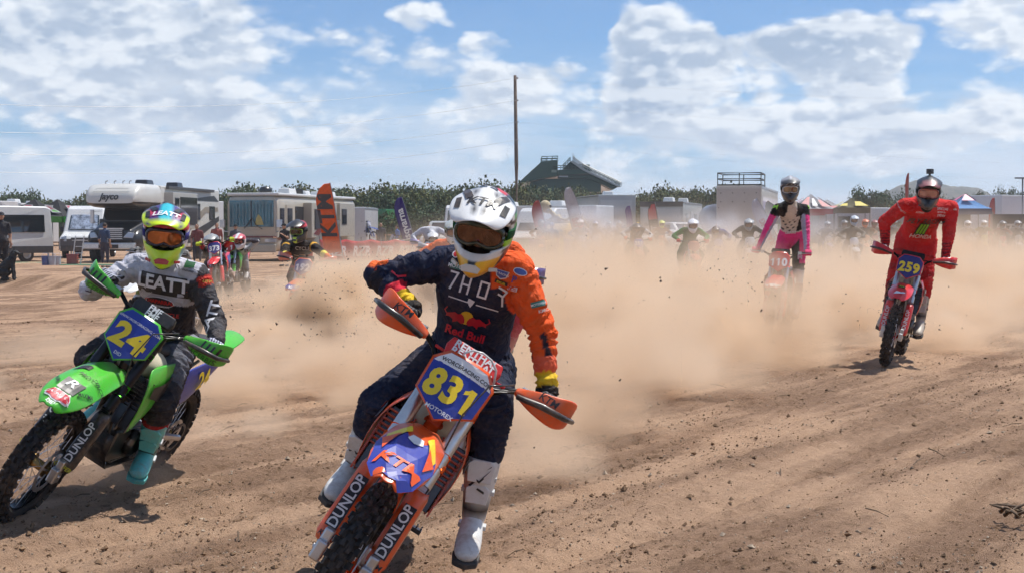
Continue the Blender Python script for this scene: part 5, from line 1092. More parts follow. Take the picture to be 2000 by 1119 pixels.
# the two riders mostly hidden behind the leader, and the white helmet one beside the purple flag
simple('rider in orange and blue right behind the leader, mostly hidden by him', 'orange and blue dirt bike directly behind the leading one', dict(plastic=OR, platebg=(.03, .05, .3), numc=WHT, num='7', gcol=(.10, .06, .2), frame=(.7, .1, .02), slider=(.5, .5, .5)), (-.42, 10.9, 0), 4, 8, dict(pal={'torso': OR, 'arm': OR, 'lo': (.05, .05, .10), 'leg': (.03, .05, .28), 'neck': (.05, .08, .4), 'sn': (.5, .05, .08)}, glove=(.05, .04, .04), shell=(.5, .5, .5), peak=(.5, .5, .5), boot=(.5, .05, .08), lens=(.2, .1, .05)), 1, 1., ov=dict(head=U(962, 452, 11.5), shA=U(925, 500, 11.8), shB=U(1002, 490, 11.8), pel=U(950, 620, 12.1), elhA=U(860, 600, 12.2), elhB=U(1075, 590, 12.4)))
simple('rider in orange jersey and white and green helmet looking past the leader', 'white and orange dirt bike in the dust behind the leader', dict(plastic=(.65, .65, .65), platebg=OR, numc=WHT, num='', gcol=(.5, .5, .5)), tuple(G(862, 20.5)), 0, 5, dict(pal={'torso': (.75, .11, .02), 'arm': (.75, .11, .02), 'leg': (.4, .36, .33), 'neck': (.05, .05, .05)}, glove=(.5, .4, .35), shell=(.25, .30, .24), hpaint=two((.55, .55, .55), (.10, .22, .12)), peak=(.4, .42, .4), boot=(.55, .5, .45), lens=(.15, .05, .03)), 1, 1., hy=5, ov=dict(head=U(886, 452, 20.6), shA=U(858, 478, 20.9), shB=U(905, 480, 20.9), pel=U(880, 540, 21.4)))
simple('rider in white jersey and white helmet beside the purple flag', 'dirt bike with lilac hand guards beside the purple flag', dict(plastic=(.55, .55, .6), platebg=WHT, numc=BLK, num='', gcol=(.35, .30, .5), guards=True), tuple(G(838, 34)), 0, 0, dict(pal={'torso': (.55, .55, .58), 'arm': (.58, .58, .62), 'leg': (.3, .3, .3), 'neck': (.1, .1, .1)}, glove=(.3, .28, .5), shell=(.65, .65, .65), peak=(.6, .6, .6), boot=(.5, .45, .4), lens=(.3, .3, .3)), 2, 1., ov=dict(head=U(846, 467, 34.4)))
simple('rider hidden behind the rainbow helmet rider, only part showing', 'white fendered dirt bike hidden behind the green one', dict(plastic=(.68, .68, .66), frame=(.4, .35, .05), platebg=WHT, numc=BLK, num='5', guards=False, slider=(.35, .32, .12), forktube=(.4, .4, .1)), tuple(G(262, 18.5)), 14, 3, dict(pal={'torso': (.3, .3, .3), 'arm': (.3, .3, .3), 'leg': (.1, .1, .1), 'neck': (.05, .05, .05)}, glove=(.1, .1, .1), shell=(.5, .5, .5), boot=(.3, .3, .3)), 1, .95, ov=dict(head=U(318, 470, 19.2), shA=U(296, 500, 19.4), shB=U(340, 500, 19.4), pel=U(315, 560, 19.8)))
# ---------------- parked vehicles ----------------
GLS = pm('dark_glass', (.012, .016, .020), .06, spec=.9, coat=.5, var=.2, vs=1.5); WP = cmat((.66, .66, .65), 'paint'); WP2 = cmat((.58, .58, .58), 'paint'); CH = cmat((.6, .6, .6), 'metal'); BK = cmat((.02, .02, .022), 'paint'); LAMP = pm('lamp_glass', (.5, .52, .55), .08, .3, coat=.6); TYR = cmat((.02, .02, .02), 'rubber')
def vthing(name, label, cat, px, d, yaw, group=None, z=0.): return thing(name, label, cat, TR(*G(px, d, z)) @ RZ(-yaw), group)
def quad(P, a, b, c, d_, mat, name, n, th=.03, off=.0, **k):
    """rectangle panel standing proud of a face"""
    a, b, c, d_ = map(V, (a, b, c, d_)); nn = (b-a).cross(d_-a).normalized()*(th); m = MB(); vs = [a, b, c, d_, a+nn, b+nn, c+nn, d_+nn]
    m.add(vs, [(3, 2, 1, 0), (4, 5, 6, 7), (0, 1, 5, 4), (1, 2, 6, 5), (2, 3, 7, 6), (3, 0, 4, 7)]); return m.build(name, mat, P, **k)
def fpan(P, name, mat, x0, x1, z0, z1, y, th=.03, **k): return quad(P, (x0, y, z0), (x1, y, z0), (x1, y, z1), (x0, y, z1), mat, name, 0, th, **k)       # on a front (-y) face
def span(P, name, mat, y0, y1, z0, z1, x, th=.03, side=1, **k):
    if side > 0: return quad(P, (x, y0, z0), (x, y1, z0), (x, y1, z1), (x, y0, z1), mat, name, 0, th, **k)
    return quad(P, (x, y1, z0), (x, y0, z0), (x, y0, z1), (x, y1, z1), mat, name, 0, th, **k)
def spoly(P, name, mat, pts, x, th=.012, side=1):         # polygon graphic on a side, pts (y, z)
    m = MB(); m.prism([(p[0]*side, p[1]) for p in pts], BASIS(V((x, 0, 0)), (0, side, 0), (0, 0, 1)), th); return m.build(name, mat, P)
def wheels(P, ys, W, r=.36, w=.24, hub=CH):
    for y in ys:
        for sx in (-1, 1):
            m = MB(); m.lathe([(r*.55, -w/2), (r*.93, -w/2), (r, -w/2+.04), (r, w/2-.04), (r*.93, w/2), (r*.55, w/2)], (sx*(W/2-w/2), y, r), (1, 0, 0), 20, closed=True); o = m.build('wheel', TYR, P, True, auto=40)
            m = MB(); m.lathe([(0, 0), (r*.3, 0), (r*.35, .04), (r*.56, .05), (r*.56, -.05), (0, -.05)], (sx*(W/2-.03), y, r), (sx, 0, 0), 16); m.build('hub_cap', hub, o)
def van(P, L=5.9, W=2.05, H=2.65, lower=None, side_win=1, mat=None):
    mat = mat or WP
    prof = [(0.0, .38), (0.0, .95), (.12, 1.12), (.85, 1.32), (1.0, 1.38), (1.75, H-.20), (2.1, H-.03), (3.0, H), (L-.3, H-.02), (L-.08, H-.12), (L, 1.2), (L, .42)]
    rings = []; wd = lambda z: W/2*(1 if z < 1.3 else 1-.10*(z-1.3)/1.3)
    vs = []; n = len(prof)
    for sx in (-1, -.92, .92, 1):
        for (y, z) in prof:
            k = 0 if abs(sx) == 1 else .0; ins = .04 if abs(sx) == 1 else 0
            cy_ = L/2; vs.append((sx*wd(z), y+(ins if y < cy_ else -ins), z-(ins if z > 1 else -ins*.5)))
    fs = [tuple(range(n)), tuple(3*n+i for i in range(n))[::-1]]
    for r_ in range(3):
        for i in range(n): fs.append((r_*n+i, (r_+1)*n+i, (r_+1)*n+(i+1) % n, r_*n+(i+1) % n))
    m = MB(); m.add(vs, fs); bm_ = m.build('body_shell', mat, P, False, bevel=.02)
    def on(y0, y1, z0, z1, nm, s_, mt=GLS, th=.02): 
        a, b = wd(z0), wd(z1); return quad(P, *( [(s_*a, y0, z0), (s_*a, y1, z0), (s_*b, y1, z1), (s_*b, y0, z1)] if s_ > 0 else [(s_*a, y1, z0), (s_*a, y0, z0), (s_*b, y0, z1), (s_*b, y1, z1)]), mt, nm, 0, th)
    # windscreen between (1.0,1.38) and (1.75,H-.2)
    quad(P, (-.80, 1.06, 1.45), (.80, 1.06, 1.45), (.72, 1.66, H-.38), (-.72, 1.66, H-.38), pm('windscreen', (.05, .07, .08), .05, spec=.9, coat=.6, var=.5, vs=2.5), 'windscreen', 0, .02)
    for s_ in (-1, 1):
        m = MB(); m.prism([(s_*q[0], q[1]) for q in [(1.35, 1.38), (2.35, 1.36), (2.35, H-.55), (1.95, H-.50)]], BASIS(V((s_*wd(1.6), 0, 0)), (0, s_, 0), (0, 0, 1)), .03); m.build('door_window', GLS, P)
        if side_win: on(2.65, L-.45, 1.38, H-.42, 'side_window', s_, th=.03)
        on(.05, L-.05, .42, .74, 'sill_trim', s_, cmat((.06, .06, .065), 'print'), .03)
        on(2.42, 2.44, .75, H-.4, 'door_seam', s_, cmat((.15, .15, .15), 'print'), .012); on(3.75, 3.77, .75, 1.3, 'door_seam', s_, cmat((.15, .15, .15), 'print'), .012)
        m = MB(); m.box((s_*(W/2+.14), 1.42, 1.5), (.16, .1, .28)); m.box((s_*(W/2+.02), 1.42, 1.42), (.14, .05, .05)); m.build('mirror', BK, P, bevel=.02)
        m = MB(); m.prism([(-.12, -.14), (.16, -.10), (.18, .10), (-.10, .16)], BASIS(V((s_*.78, -.01, 1.0)), (s_, .25, 0), (0, .3, 1)), .05); m.build('headlight', LAMP, P, bevel=.015)
    fpan(P, 'grille', cmat((.03, .03, .03)), -.45, .45, .78, 1.06, -.01); fpan(P, 'bumper', cmat((.05, .05, .055)), -.98, .98, .36, .66, -.02, .07); fpan(P, 'grille_bar', CH, -.40, .40, .90, .93, -.035)
    wheels(P, (1.0, L-1.35), W)
def box_trailer(P, L, W, H, z0=.55, mat=None, trim=None, door=True, wy=None, slope=0.):
    mat = mat or WP; m = MB(); vs = [(-W/2, slope, z0), (W/2, slope, z0), (W/2, L, z0), (-W/2, L, z0), (-W/2, 0, H), (W/2, 0, H), (W/2, L, H), (-W/2, L, H)]
    m.add(vs, [(0, 3, 2, 1), (4, 5, 6, 7), (0, 1, 5, 4), (1, 2, 6, 5), (2, 3, 7, 6), (3, 0, 4, 7)]); m.build('body_shell', mat, P, bevel=.05)
    tr = trim or CH
    for sx in (-1, 1): span(P, 'side_rail', tr, .02, L-.02, z0-.02, z0+.12, sx*(W/2), .02, sx); span(P, 'roof_rail', tr, .02, L-.02, H-.12, H-.02, sx*(W/2), .02, sx)
    wy = wy or (L*.62, L*.62+.8); wheels(P, wy, W, .38)
def rvwin(P, y0, y1, z0, z1, x, side=1):
    f = span(P, 'window_frame', cmat((.03, .03, .03), 'print'), y0-.05, y1+.05, z0-.05, z1+.05, x, .02, side); span(f, 'pane', GLS, y0, y1, z0, z1, x+side*.02, .012, side)
def ac(P, x, y, z, mat, L=.9, nm='air_conditioner'):
    m = MB(); m.box((x, y, z+.15), (.65, L, .30), taper=(.85, .85)); m.build(nm, mat, P, bevel=.05)
# --- super-C motorhome with the dark bonnet ---
def motorhome_dark():
    P = vthing('motorhome', 'cream and black motorhome with a truck bonnet beside the vans', 'motorhome', 218, 66, 6)
    CR = cmat((.60, .59, .55), 'paint'); BR = cmat((.30, .25, .19), 'paint'); DK = cmat((.03, .03, .032), 'paint')
    m = MB(); m.add([(-1.05, .0, .95), (1.05, .0, .95), (1.1, 1.7, .95), (-1.1, 1.7, .95), (-.85, .05, 1.45), (.85, .05, 1.45), (1.05, 1.5, 1.85), (-1.05, 1.5, 1.85)], [(0, 3, 2, 1), (4, 5, 6, 7), (0, 1, 5, 4), (1, 2, 6, 5), (2, 3, 7, 6), (3, 0, 4, 7)]); m.build('bonnet', DK, P, bevel=.08, seg=3)
    m = MB(); m.box((0, 2.1, 1.35), (2.3, 1.3, 1.2)); m.box((0, 2.15, 2.2), (2.1, 1.3, .9), taper=(.9, .7)); m.build('cab', DK, P, bevel=.06)
    quad(P, (-.95, 1.46, 1.88), (.95, 1.46, 1.88), (.88, 1.72, 2.48), (-.88, 1.72, 2.48), GLS, 'windscreen', 0, .03)
    g = fpan(P, 'grille', cmat((.12, .12, .12), 'metal'), -.52, .52, 1.0, 1.48, -.02)
    for k in range(5): fpan(g, 'grille_bar', CH, -.50, .50, 1.05+k*.09, 1.08+k*.09, -.05, .02)
    fpan(g, 'grille_surround', CH, -.56, .56, 1.47, 1.53, -.03, .05)
    fpan(P, 'bumper', CH, -1.22, 1.22, .58, .88, -.22, .18, bevel=.05); fpan(P, 'bumper_intake', BK, -.45, .45, .64, .80, -.405, .02)
    for sx in (-1, 1):
        m = MB(); m.ell((sx*.98, .75, 1.02), (.30, .75, .48), 16, 10); m.build('wheel_arch', DK, P, True)
        m = MB(); m.prism([(-.28, -.10), (.14, -.13), (.24, .10), (-.05, .15)] if sx > 0 else [(.28, -.10), (.05, .15), (-.24, .10), (-.14, -.13)][::1], BASIS(V((sx*.82, -.02, 1.20)), (1, sx*.4, 0), (0, .15, 1)), .1); m.build('headlight', LAMP, P, bevel=.02)
        m = MB(); m.box((sx*1.42, 1.35, 2.05), (.16, .1, .62)); m.tube([(sx*1.1, 1.5, 1.75), (sx*1.4, 1.36, 1.80)], .02, 6); m.tube([(sx*1.1, 1.5, 2.3), (sx*1.4, 1.36, 2.28)], .02, 6); m.build('mirror', CH, P, bevel=.02)
    wheels(P, (.85, 8.9, 9.9), 2.4, .48, .28)
    # overcab: lofted nose
    rings = []
    for (y, zb, zt, w) in ((-.15, 2.62, 2.92, 1.05), (.02, 2.52, 3.20, 1.16), (.45, 2.45, 3.48, 1.24), (1.2, 2.42, 3.55, 1.25), (3.0, 2.42, 3.55, 1.25)):
        c = (zb+zt)/2; h = (zt-zb)/2; rings.append([V((w*math.copysign(abs(math.cos(a))**.3, math.cos(a)), y, c+h*math.copysign(abs(math.sin(a))**.45, math.sin(a)))) for a in [2*pi*k/28 for k in range(28)]])
    m = MB(); m.loft(rings); m.m = [1 if sum(m.v[i].z for i in f)/len(f) < 2.70 else 0 for f in m.f]; ov = m.build('overcab', [CR, cmat((.05, .045, .04), 'paint')], P, True, auto=45); ob = m.bvh()
    def ontx(shape, o, mat, nm, txt='', size=1, off=.02, bold=.02): m = MB(); m.text_on(txt, size, o, V((1, 0, 0)), V((0, .3, 1)), ob, off=off, shape=shape, bold=bold, shear=.25 if txt else 0); m.build(nm, mat, ov)
    ontx(None, V((-.05, -.1, 2.90)), DK, 'lettering', 'Jayco', .40, .03, .03)
    ontx(stroke([(-.8, .0), (-.7, .22), (.7, .22), (.8, 0), (-.8, 0)], .02), V((0, -.0, 3.12)), cmat((.35, .35, .33), 'print'), 'painted_line')
    # coach body
    m = MB(); m.box((0, 7.4, 2.05), (2.5, 9.0, 2.9)); m.build('coach_body', CR, P, bevel=.06); m = MB(); m.box((0, 7.4, .72), (2.4, 8.8, .5)); m.build('skirt', DK, P, bevel=.03)
    spoly(P, 'painted_swoosh', DK, [(3.0, 2.7), (11.0, 3.2), (11.8, 2.9), (8, 2.9), (5.5, 2.55)], 1.252); spoly(P, 'painted_swoosh', BR, [(3.4, .8), (5.2, 1.3), (9.5, 2.6), (11.6, 2.6), (11.6, 2.4), (9.6, 2.3), (6.2, 1.1), (5.4, .8)], 1.262)
    spoly(P, 'painted_swoosh', DK, [(5.8, .8), (8.2, 1.5), (11.8, 2.15), (11.8, 1.9), (9, 1.2), (8.2, .8)], 1.254); spoly(P, 'painted_swoosh', DK, [(9.2, .8), (11.8, 1.6), (11.8, 1.3), (10.2, .8)], 1.254); spoly(P, 'painted_swoosh', DK, [(2.95, .8), (3.0, 2.4), (3.6, 2.3), (4.3, 1.5), (4.0, .8)], 1.256)
    so_ = MB(); so_.box((1.42, 5.2, 2.35), (.5, 3.6, 1.7)); so_.build('slide_out', cmat((.42, .40, .36), 'paint'), P, bevel=.02); span(P, 'dark_panel', cmat((.02, .02, .02), 'glass'), 4.4, 6.9, 1.7, 3.0, 1.67, .02); rvwin(P, 3.7, 4.2, 1.9, 2.9, 1.67)
    m = MB(); m.box((1.36, 7.0, 3.42), (.16, 7.0, .14)); m.build('awning_case', cmat((.05, .05, .05), 'print'), P, bevel=.02)
    rvwin(P, 7.8, 8.6, 2.0, 2.7, 1.26); rvwin(P, 10.2, 11, 2.0, 2.6, 1.26)
    ac(P, 0, 4.2, 3.5, BK, 1.0); ac(P, .1, 8.2, 3.5, BK, .9); ac(P, -.5, 10, 3.5, cmat((.2, .2, .2)), .5, 'roof_vent')
    m = MB(); [m.tube([(x, .9, 3.5), (x, .9, 3.62), (x+.1, .9, 3.66)], .02, 5) for x in (-.6, -.2, .2, .5)]; m.build('roof_marker', DK, P)
motorhome_dark()
def motorhome_beige():
    P = vthing('motorhome', 'beige bus style motorhome with blue curtains behind its large windscreen', 'motorhome', 492, 69, 14)
    BE = cmat((.46, .42, .34), 'paint'); RE = cmat((.16, .03, .03), 'paint'); GR = cmat((.20, .20, .18), 'paint'); L = 10.4; W = 2.55; H = 3.12
    rings = []
    for (y, zb, zt, w) in ((-.02, .7, 2.75, 1.17), (.06, .55, 2.98, 1.25), (.22, .50, 3.08, 1.275), (.8, .48, H, 1.275), (L-.1, .48, H, 1.275), (L, .55, H-.1, 1.25)):
        c = (zb+zt)/2; h = (zt-zb)/2; rings.append([V((w*math.copysign(abs(math.cos(a))**.22, math.cos(a)), y, c+h*math.copysign(abs(math.sin(a))**.22, math.sin(a)))) for a in [2*pi*(k+.5)/32 for k in range(32)]])
    m = MB(); m.loft(rings); m.build('coach_body', BE, P, True, auto=35)
    m = MB(); m.box((0, L/2+.1, H+.02), (2.6, L, .14)); m.build('roof', cmat((.62, .62, .6), 'paint'), P, bevel=.05)
    gl = pm('curtained_glass', (.03, .11, .15), .12, spec=.8, coat=.5, var=.55, vs=1.2)
    w = fpan(P, 'windscreen', gl, -1.10, 1.10, 1.62, 2.85, -.01, .05, bevel=.02); fpan(w, 'pillar', BK, -.025, .025, 1.62, 2.85, -.065, .02)
    for k in range(13): 
        if abs(k-6) > 0: fpan(w, 'curtain_fold', cmat((.05, .17, .22) if k % 2 else (.03, .11, .15), 'print'), -1.04+k*.165, -1.04+k*.165+.075, 1.70, 2.70, -.066, .006)
    m = MB(); m.prism([(.18, 0), (.62, 0), (.50, .35), (.35, .50), (.25, .3)], BASIS(V((0, -.078, 1.72)), (1, 0, 0), (0, 0, 1)), .01); m.build('seat_back', cmat((.42, .36, .12), 'print'), w)
    for sx in (-1, 1):
        m = MB(); m.tube([(sx*.35, -.09, 1.55), (sx*.15, -.12, 1.75), (sx*.0, -.12, 1.98)] if sx < 0 else [(.55, -.09, 1.52), (.25, -.12, 1.72), (.05, -.12, 2.05)], .02, 5); m.build('wiper', BK, P)
        m = MB(); m.box((sx*1.42, -.12, 1.78), (.24, .14, .36)); m.tube([(sx*1.42, -.1, 1.6), (sx*1.36, -.05, 1.42), (sx*1.2, .02, 1.4)], .03, 6); m.build('mirror', cmat((.55, .6, .66), 'metal') if sx > 0 else CH, P, bevel=.03)
        fpan(P, 'headlight', LAMP, sx*.95-.28, sx*.95+.28, .92, 1.08, -.03, .03)
    fpan(P, 'painted_stripe', RE, -1.24, 1.24, 1.13, 1.20, -.035, .02); g = fpan(P, 'grille', GR, -.42, .42, .9, 1.12, -.035, .03)
    for k in range(4): fpan(g, 'grille_bar', BK, -.38, .38, .93+k*.05, .95+k*.05, -.068, .01)
    fpan(P, 'hatch_line', cmat((.3, .28, .22), 'print'), -.62, .62, 1.22, 1.225, -.04, .01); fpan(P, 'hatch_line', cmat((.3, .28, .22), 'print'), -.66, .66, 1.50, 1.505, -.04, .01); fpan(P, 'bumper', cmat((.40, .37, .3), 'paint'), -1.25, 1.25, .45, .82, -.06, .12, bevel=.04); fpan(P, 'number_tag', BK, -.2, .2, .68, .80, -.19, .02)
    x = 1.277
    for (a, b, c, d_) in ((.35, .75, 1.62, 2.45), (2.2, 3.1, 1.8, 2.55), (5.6, 6.5, 1.75, 2.5)): rvwin(P, a, b, c, d_, x)
    dr = span(P, 'door', cmat((.44, .40, .33), 'paint'), 1.0, 1.85, .75, 2.65, x, .03); span(dr, 'pane', GLS, 1.12, 1.72, 1.65, 2.5, x+.03, .012)
    m = MB(); m.box((1.45, 4.9, 1.95), (.5, 3.4, 1.7)); m.build('slide_out', cmat((.42, .39, .32), 'paint'), P, bevel=.03); rvwin(P, 3.6, 4.4, 1.55, 2.45, 1.70); rvwin(P, 5.3, 6.2, 1.7, 2.4, 1.70)
    m = MB(); m.box((1.45, 8.2, 2.0), (.45, 2.2, 1.7)); m.build('slide_out', cmat((.40, .37, .31), 'paint'), P, bevel=.03); rvwin(P, 7.4, 8.0, 1.8, 2.5, 1.675)
    spoly(P, 'painted_swoosh', RE, [(.1, 1.13), (2.4, 1.20), (3.3, 1.45), (3.3, 1.3), (2.4, 1.02), (.1, 1.02)], x+.008); spoly(P, 'painted_swoosh', GR, [(2.6, .7), (6.0, 1.9), (7.2, 2.0), (5.2, 1.0), (4.2, .6)], 1.706); spoly(P, 'painted_swoosh', RE, [(3.4, 1.3), (5.2, 2.05), (5.8, 2.05), (4.0, 1.2)], 1.716)
    spoly(P, 'painted_swoosh', RE, [(9.4, 1.2), (10.3, 1.3), (10.3, 1.6), (9.4, 1.55)], x+.008); spoly(P, 'painted_swoosh', GR, [(9.4, 2.0), (10.3, 2.15), (10.3, 2.45), (9.4, 2.25)], x+.008); spoly(P, 'painted_swoosh', WP, [(9.4, 2.5), (10.3, 2.7), (10.3, 2.85), (9.4, 2.75)], x+.008)
    span(P, 'storage_hatch', cmat((.3, .28, .24), 'paint'), 2.2, 9.0, .52, .95, x, .02)
    wheels(P, (1.6, 7.4), 2.5, .46, .26)
    m = MB(); m.lathe([(.32, 0), (.32, .2), (.22, .32), (0, .36)], (.0, 1.6, H+.08), (0, 0, 1), 18); m.build('satellite_dome', BK, P, True)
    ac(P, .35, 3.4, H+.07, WP, 1.0); ac(P, .55, 4.2, H+.07, BK, .12, 'vent_box'); ac(P, .1, 6.0, H+.02, WP, .7, 'roof_vent'); ac(P, .3, 7.6, H+.02, WP, .8, 'roof_vent'); ac(P, .2, 9.2, H+.05, WP, .9)
motorhome_beige()
P = vthing('trailer', 'white enclosed trailer with rounded top just behind the beige motorhome', 'trailer', 676, 84, 4); box_trailer(P, 4.5, 2.2, 2.75, mat=cmat((.52, .52, .53), 'paint')); fpan(P, 'front_panel', cmat((.35, .35, .36), 'paint'), -1.0, -.1, .7, 2.5, -.0, .02); fpan(P, 'door_seam', BK, .0, .03, .7, 2.6, -.0, .02)
P = vthing('van', 'white passenger van seen from its side at the left edge, long dark side window', 'van', -160, 66, 44); van(P, 6.0, 2.05, 2.6)
P = vthing('van', 'white high roof van facing the camera, sunshade behind its windscreen', 'van', 156, 77, -6); van(P, 5.9, 2.1, 2.75, side_win=0)
fpan(P, 'lower_cladding', cmat((.10, .10, .105), 'print'), -1.0, 1.0, .62, 1.0, -.03, .02); quad(P, (-.7, 1.03, 1.5), (.72, 1.03, 1.5), (.66, 1.56, 2.25), (-.66, 1.56, 2.25), pm('sunshade', (.55, .58, .62), .25, .7, var=.6, vs=6), 'sunshade', 0, .03)
P = vthing('van', 'white high roof van standing behind the red feather flag', 'van', 1026, 73, 20); van(P, 5.9, 2.1, 2.6, side_win=0, mat=cmat((.55, .55, .55), 'paint'))
P = vthing('van', 'tall white van half hidden behind the purple flag rider', 'van', 895, 95, 0); van(P, 5.5, 2.0, 3.1, side_win=1, mat=WP2)
def suv(P, L=4.8, W=1.9, H=1.75, mat=None, bed=0):
    mat = mat or WP; prof = [(0, .4), (0, .85), (.1, 1.0), (1.1, 1.1), (1.75, H-.04), (2.2, H), (L-.5, H-.02), (L-.1, 1.15), (L, 1.0), (L, .45)] if not bed else [(0, .45), (0, .95), (.1, 1.1), (1.25, 1.2), (1.9, H-.04), (2.3, H), (3.5, H-.03), (3.75, 1.25), (L-.02, 1.25), (L, .5)]
    n = len(prof); vs = []; wd = lambda z: W/2*(1 if z < 1.1 else .86+.14*max(0, (H-z)/(H-1.1)))
    for sx in (-1, 1):
        for y, z in prof: vs.append((sx*wd(z), y, z))
    m = MB(); m.add(vs, [tuple(range(n)), tuple(n+i for i in range(n))[::-1]]+[(i, n+i, n+(i+1) % n, (i+1) % n) for i in range(n)]); m.build('body_shell', mat, P, bevel=.05)
    quad(P, (-.78, 1.2 if not bed else 1.33, 1.14 if not bed else 1.24), (.78, 1.2 if not bed else 1.33, 1.14 if not bed else 1.24), (.70, 1.7 if not bed else 1.85, H-.10), (-.70, 1.7 if not bed else 1.85, H-.10), GLS, 'windscreen', 0, .02)
    for s_ in (-1, 1):
        for a, b in (((1.9, 2.7), (2.8, 3.7)) if not bed else ((2.0, 2.65), (2.75, 3.4))):
            x0, x1 = wd(1.15), wd(H-.12); q = [(s_*x0, a-.1, 1.17), (s_*x0, b, 1.17), (s_*x1, b-.03, H-.14), (s_*x1, a+.12, H-.14)]; q = q if s_ > 0 else [q[1], q[0], q[3], q[2]]; quad(P, *q, GLS, 'side_window', 0, .02)
        fpan(P, 'headlight', LAMP, s_*.72-.17, s_*.72+.17, .78, .93, -.0, .03)
        m = MB(); m.box((s_*(W/2+.1), 1.55, 1.15), (.2, .1, .14)); m.build('mirror', mat, P, bevel=.02)
    fpan(P, 'grille', cmat((.04, .04, .04)), -.5, .5, .7, .92, -.0, .02); fpan(P, 'bumper', CH, -W/2, W/2, .4, .6, -.0, .08); wheels(P, (.85, L-1.0), W, .37, .24)
P = vthing('pickup_truck', 'pale grey pickup truck parked behind the purple feather flag', 'truck', 858, 74, 8); suv(P, 5.4, 2.0, 1.9, cmat((.42, .43, .42), 'paint'), 1)
P = vthing('pickup_truck', 'white pickup truck parked right of the toy hauler trailer', 'truck', 1383, 82, -38); suv(P, 5.6, 2.0, 1.9, WP2, 1)
P = vthing('car', 'dark estate car parked in front of the grey trailer', 'car', 1212, 88, 0); suv(P, 4.6, 1.9, 1.7, cmat((.05, .06, .08), 'paint'))
P = vthing('pickup_truck', 'low white flatbed truck in front of the toy hauler', 'truck', 1277, 80, 30); suv(P, 5.4, 2.0, 1.5, WP2, 1)
# camping trailers in the middle distance
P = vthing('travel_trailer', 'long white fifth wheel trailer behind the inflatable pumpkin', 'trailer', 1182, 84, -62); box_trailer(P, 9.5, 2.4, 2.85, mat=cmat((.60, .61, .62), 'paint'))
for a, b in ((1.2, 2.0), (3.6, 4.6), (6.3, 7.2)): rvwin(P, a, b, 1.7, 2.3, -1.2, -1)
span(P, 'door', cmat((.5, .5, .5), 'paint'), 2.5, 3.1, .8, 2.5, -1.2, .03, -1); ac(P, 0, 3, 2.85, WP, .9); ac(P, 0, 6, 2.8, WP, .7, 'roof_vent'); spoly(P, 'painted_stripe', cmat((.2, .22, .25), 'print'), [(.3, 1.2), (9, 1.2), (9, 1.32), (.3, 1.32)], -1.21, .02, -1)
P = vthing('travel_trailer', 'tall grey trailer with a dark awning side, left of the toy hauler', 'trailer', 1205, 97, -8); box_trailer(P, 8, 2.5, 3.75, mat=cmat((.40, .42, .42), 'paint'), trim=cmat((.12, .12, .12)))
fpan(P, 'front_panel', cmat((.48, .50, .50), 'paint'), -1.1, 1.0, 1.2, 3.4, -.0, .03); ac(P, 0, 3, 3.75, WP, .8); span(P, 'painted_panel', cmat((.12, .12, .14), 'print'), .5, 7.5, .7, 3.3, 1.25, .03)
P = vthing('trailer', 'grey toy hauler trailer with its big rear ramp door and roof unit', 'trailer', 1292, 88, 14); box_trailer(P, 9.5, 2.55, 3.15, mat=cmat((.36, .37, .36), 'paint'), trim=BK)
f = fpan(P, 'ramp_door', cmat((.42, .42, .41), 'paint'), -1.1, 1.1, .7, 2.75, -.0, .05); fpan(f, 'lettering_band', cmat((.16, .16, .16), 'print'), -.62, .62, 1.66, 1.70, -.055, .01); fpan(P, 'roof_fascia', BK, -1.27, 1.27, 2.85, 3.15, -.03, .02)
m = MB(); m.text('DAKOTA RUNNER', .24, BASIS(V((0, -.065, 1.80)), (1, 0, 0), (0, 0, 1)), bold=.02); m.build('lettering', cmat((.1, .1, .1), 'print'), f)
ac(P, .1, 2.5, 3.15, WP, 1.0); ac(P, .6, 5.2, 3.15, WP, .5, 'roof_vent'); span(P, 'door', cmat((.5, .5, .5), 'paint'), 3.5, 4.2, .8, 2.6, 1.275, .03); rvwin(P, 1.3, 2.2, 1.6, 2.4, 1.275); rvwin(P, 5.4, 6.6, 1.6, 2.4, 1.275)
# big white race transporter
P = vthing('race_trailer', 'large pale semi trailer with a railed viewing deck on its roof', 'trailer', 1443, 76, 14); box_trailer(P, 12, 2.3, 3.75, .5, mat=cmat((.52, .49, .44), 'paint'))
fpan(P, 'painted_panel', cmat((.44, .40, .36), 'paint'), -1.1, 1.1, .6, 3.6, -.0, .02)
for k in range(11): fpan(P, 'rivet', BK, -.95+(k % 4)*.60, -.90+(k % 4)*.60, [3.35, 2.9, 1.2][k//4], [3.40, 2.95, 1.25][k//4], -.022, .01)
span(P, 'painted_panel', cmat((.60, .61, .63), 'paint'), .4, 11.6, .7, 3.2, 1.15, .02); span(P, 'painted_panel', cmat((.50, .46, .60), 'paint'), .6, 3.2, .9, 3.0, 1.172, .01)
m = MB()
for x in (-1.1, 0, 1.1):
    for y in (.1, 2.6): m.tube([(x, y, 3.75), (x, y, 4.4)], .035, 5)
for z in (4.1, 4.4): m.tube([(-1.1, .1, z), (1.1, .1, z), (1.1, 2.6, z), (-1.1, 2.6, z), (-1.1, .1, z)], .035, 5)
m.box((0, 1.4, 3.80), (2.2, 2.6, .06)); m.build('roof_deck', cmat((.07, .07, .06), 'metal'), P)
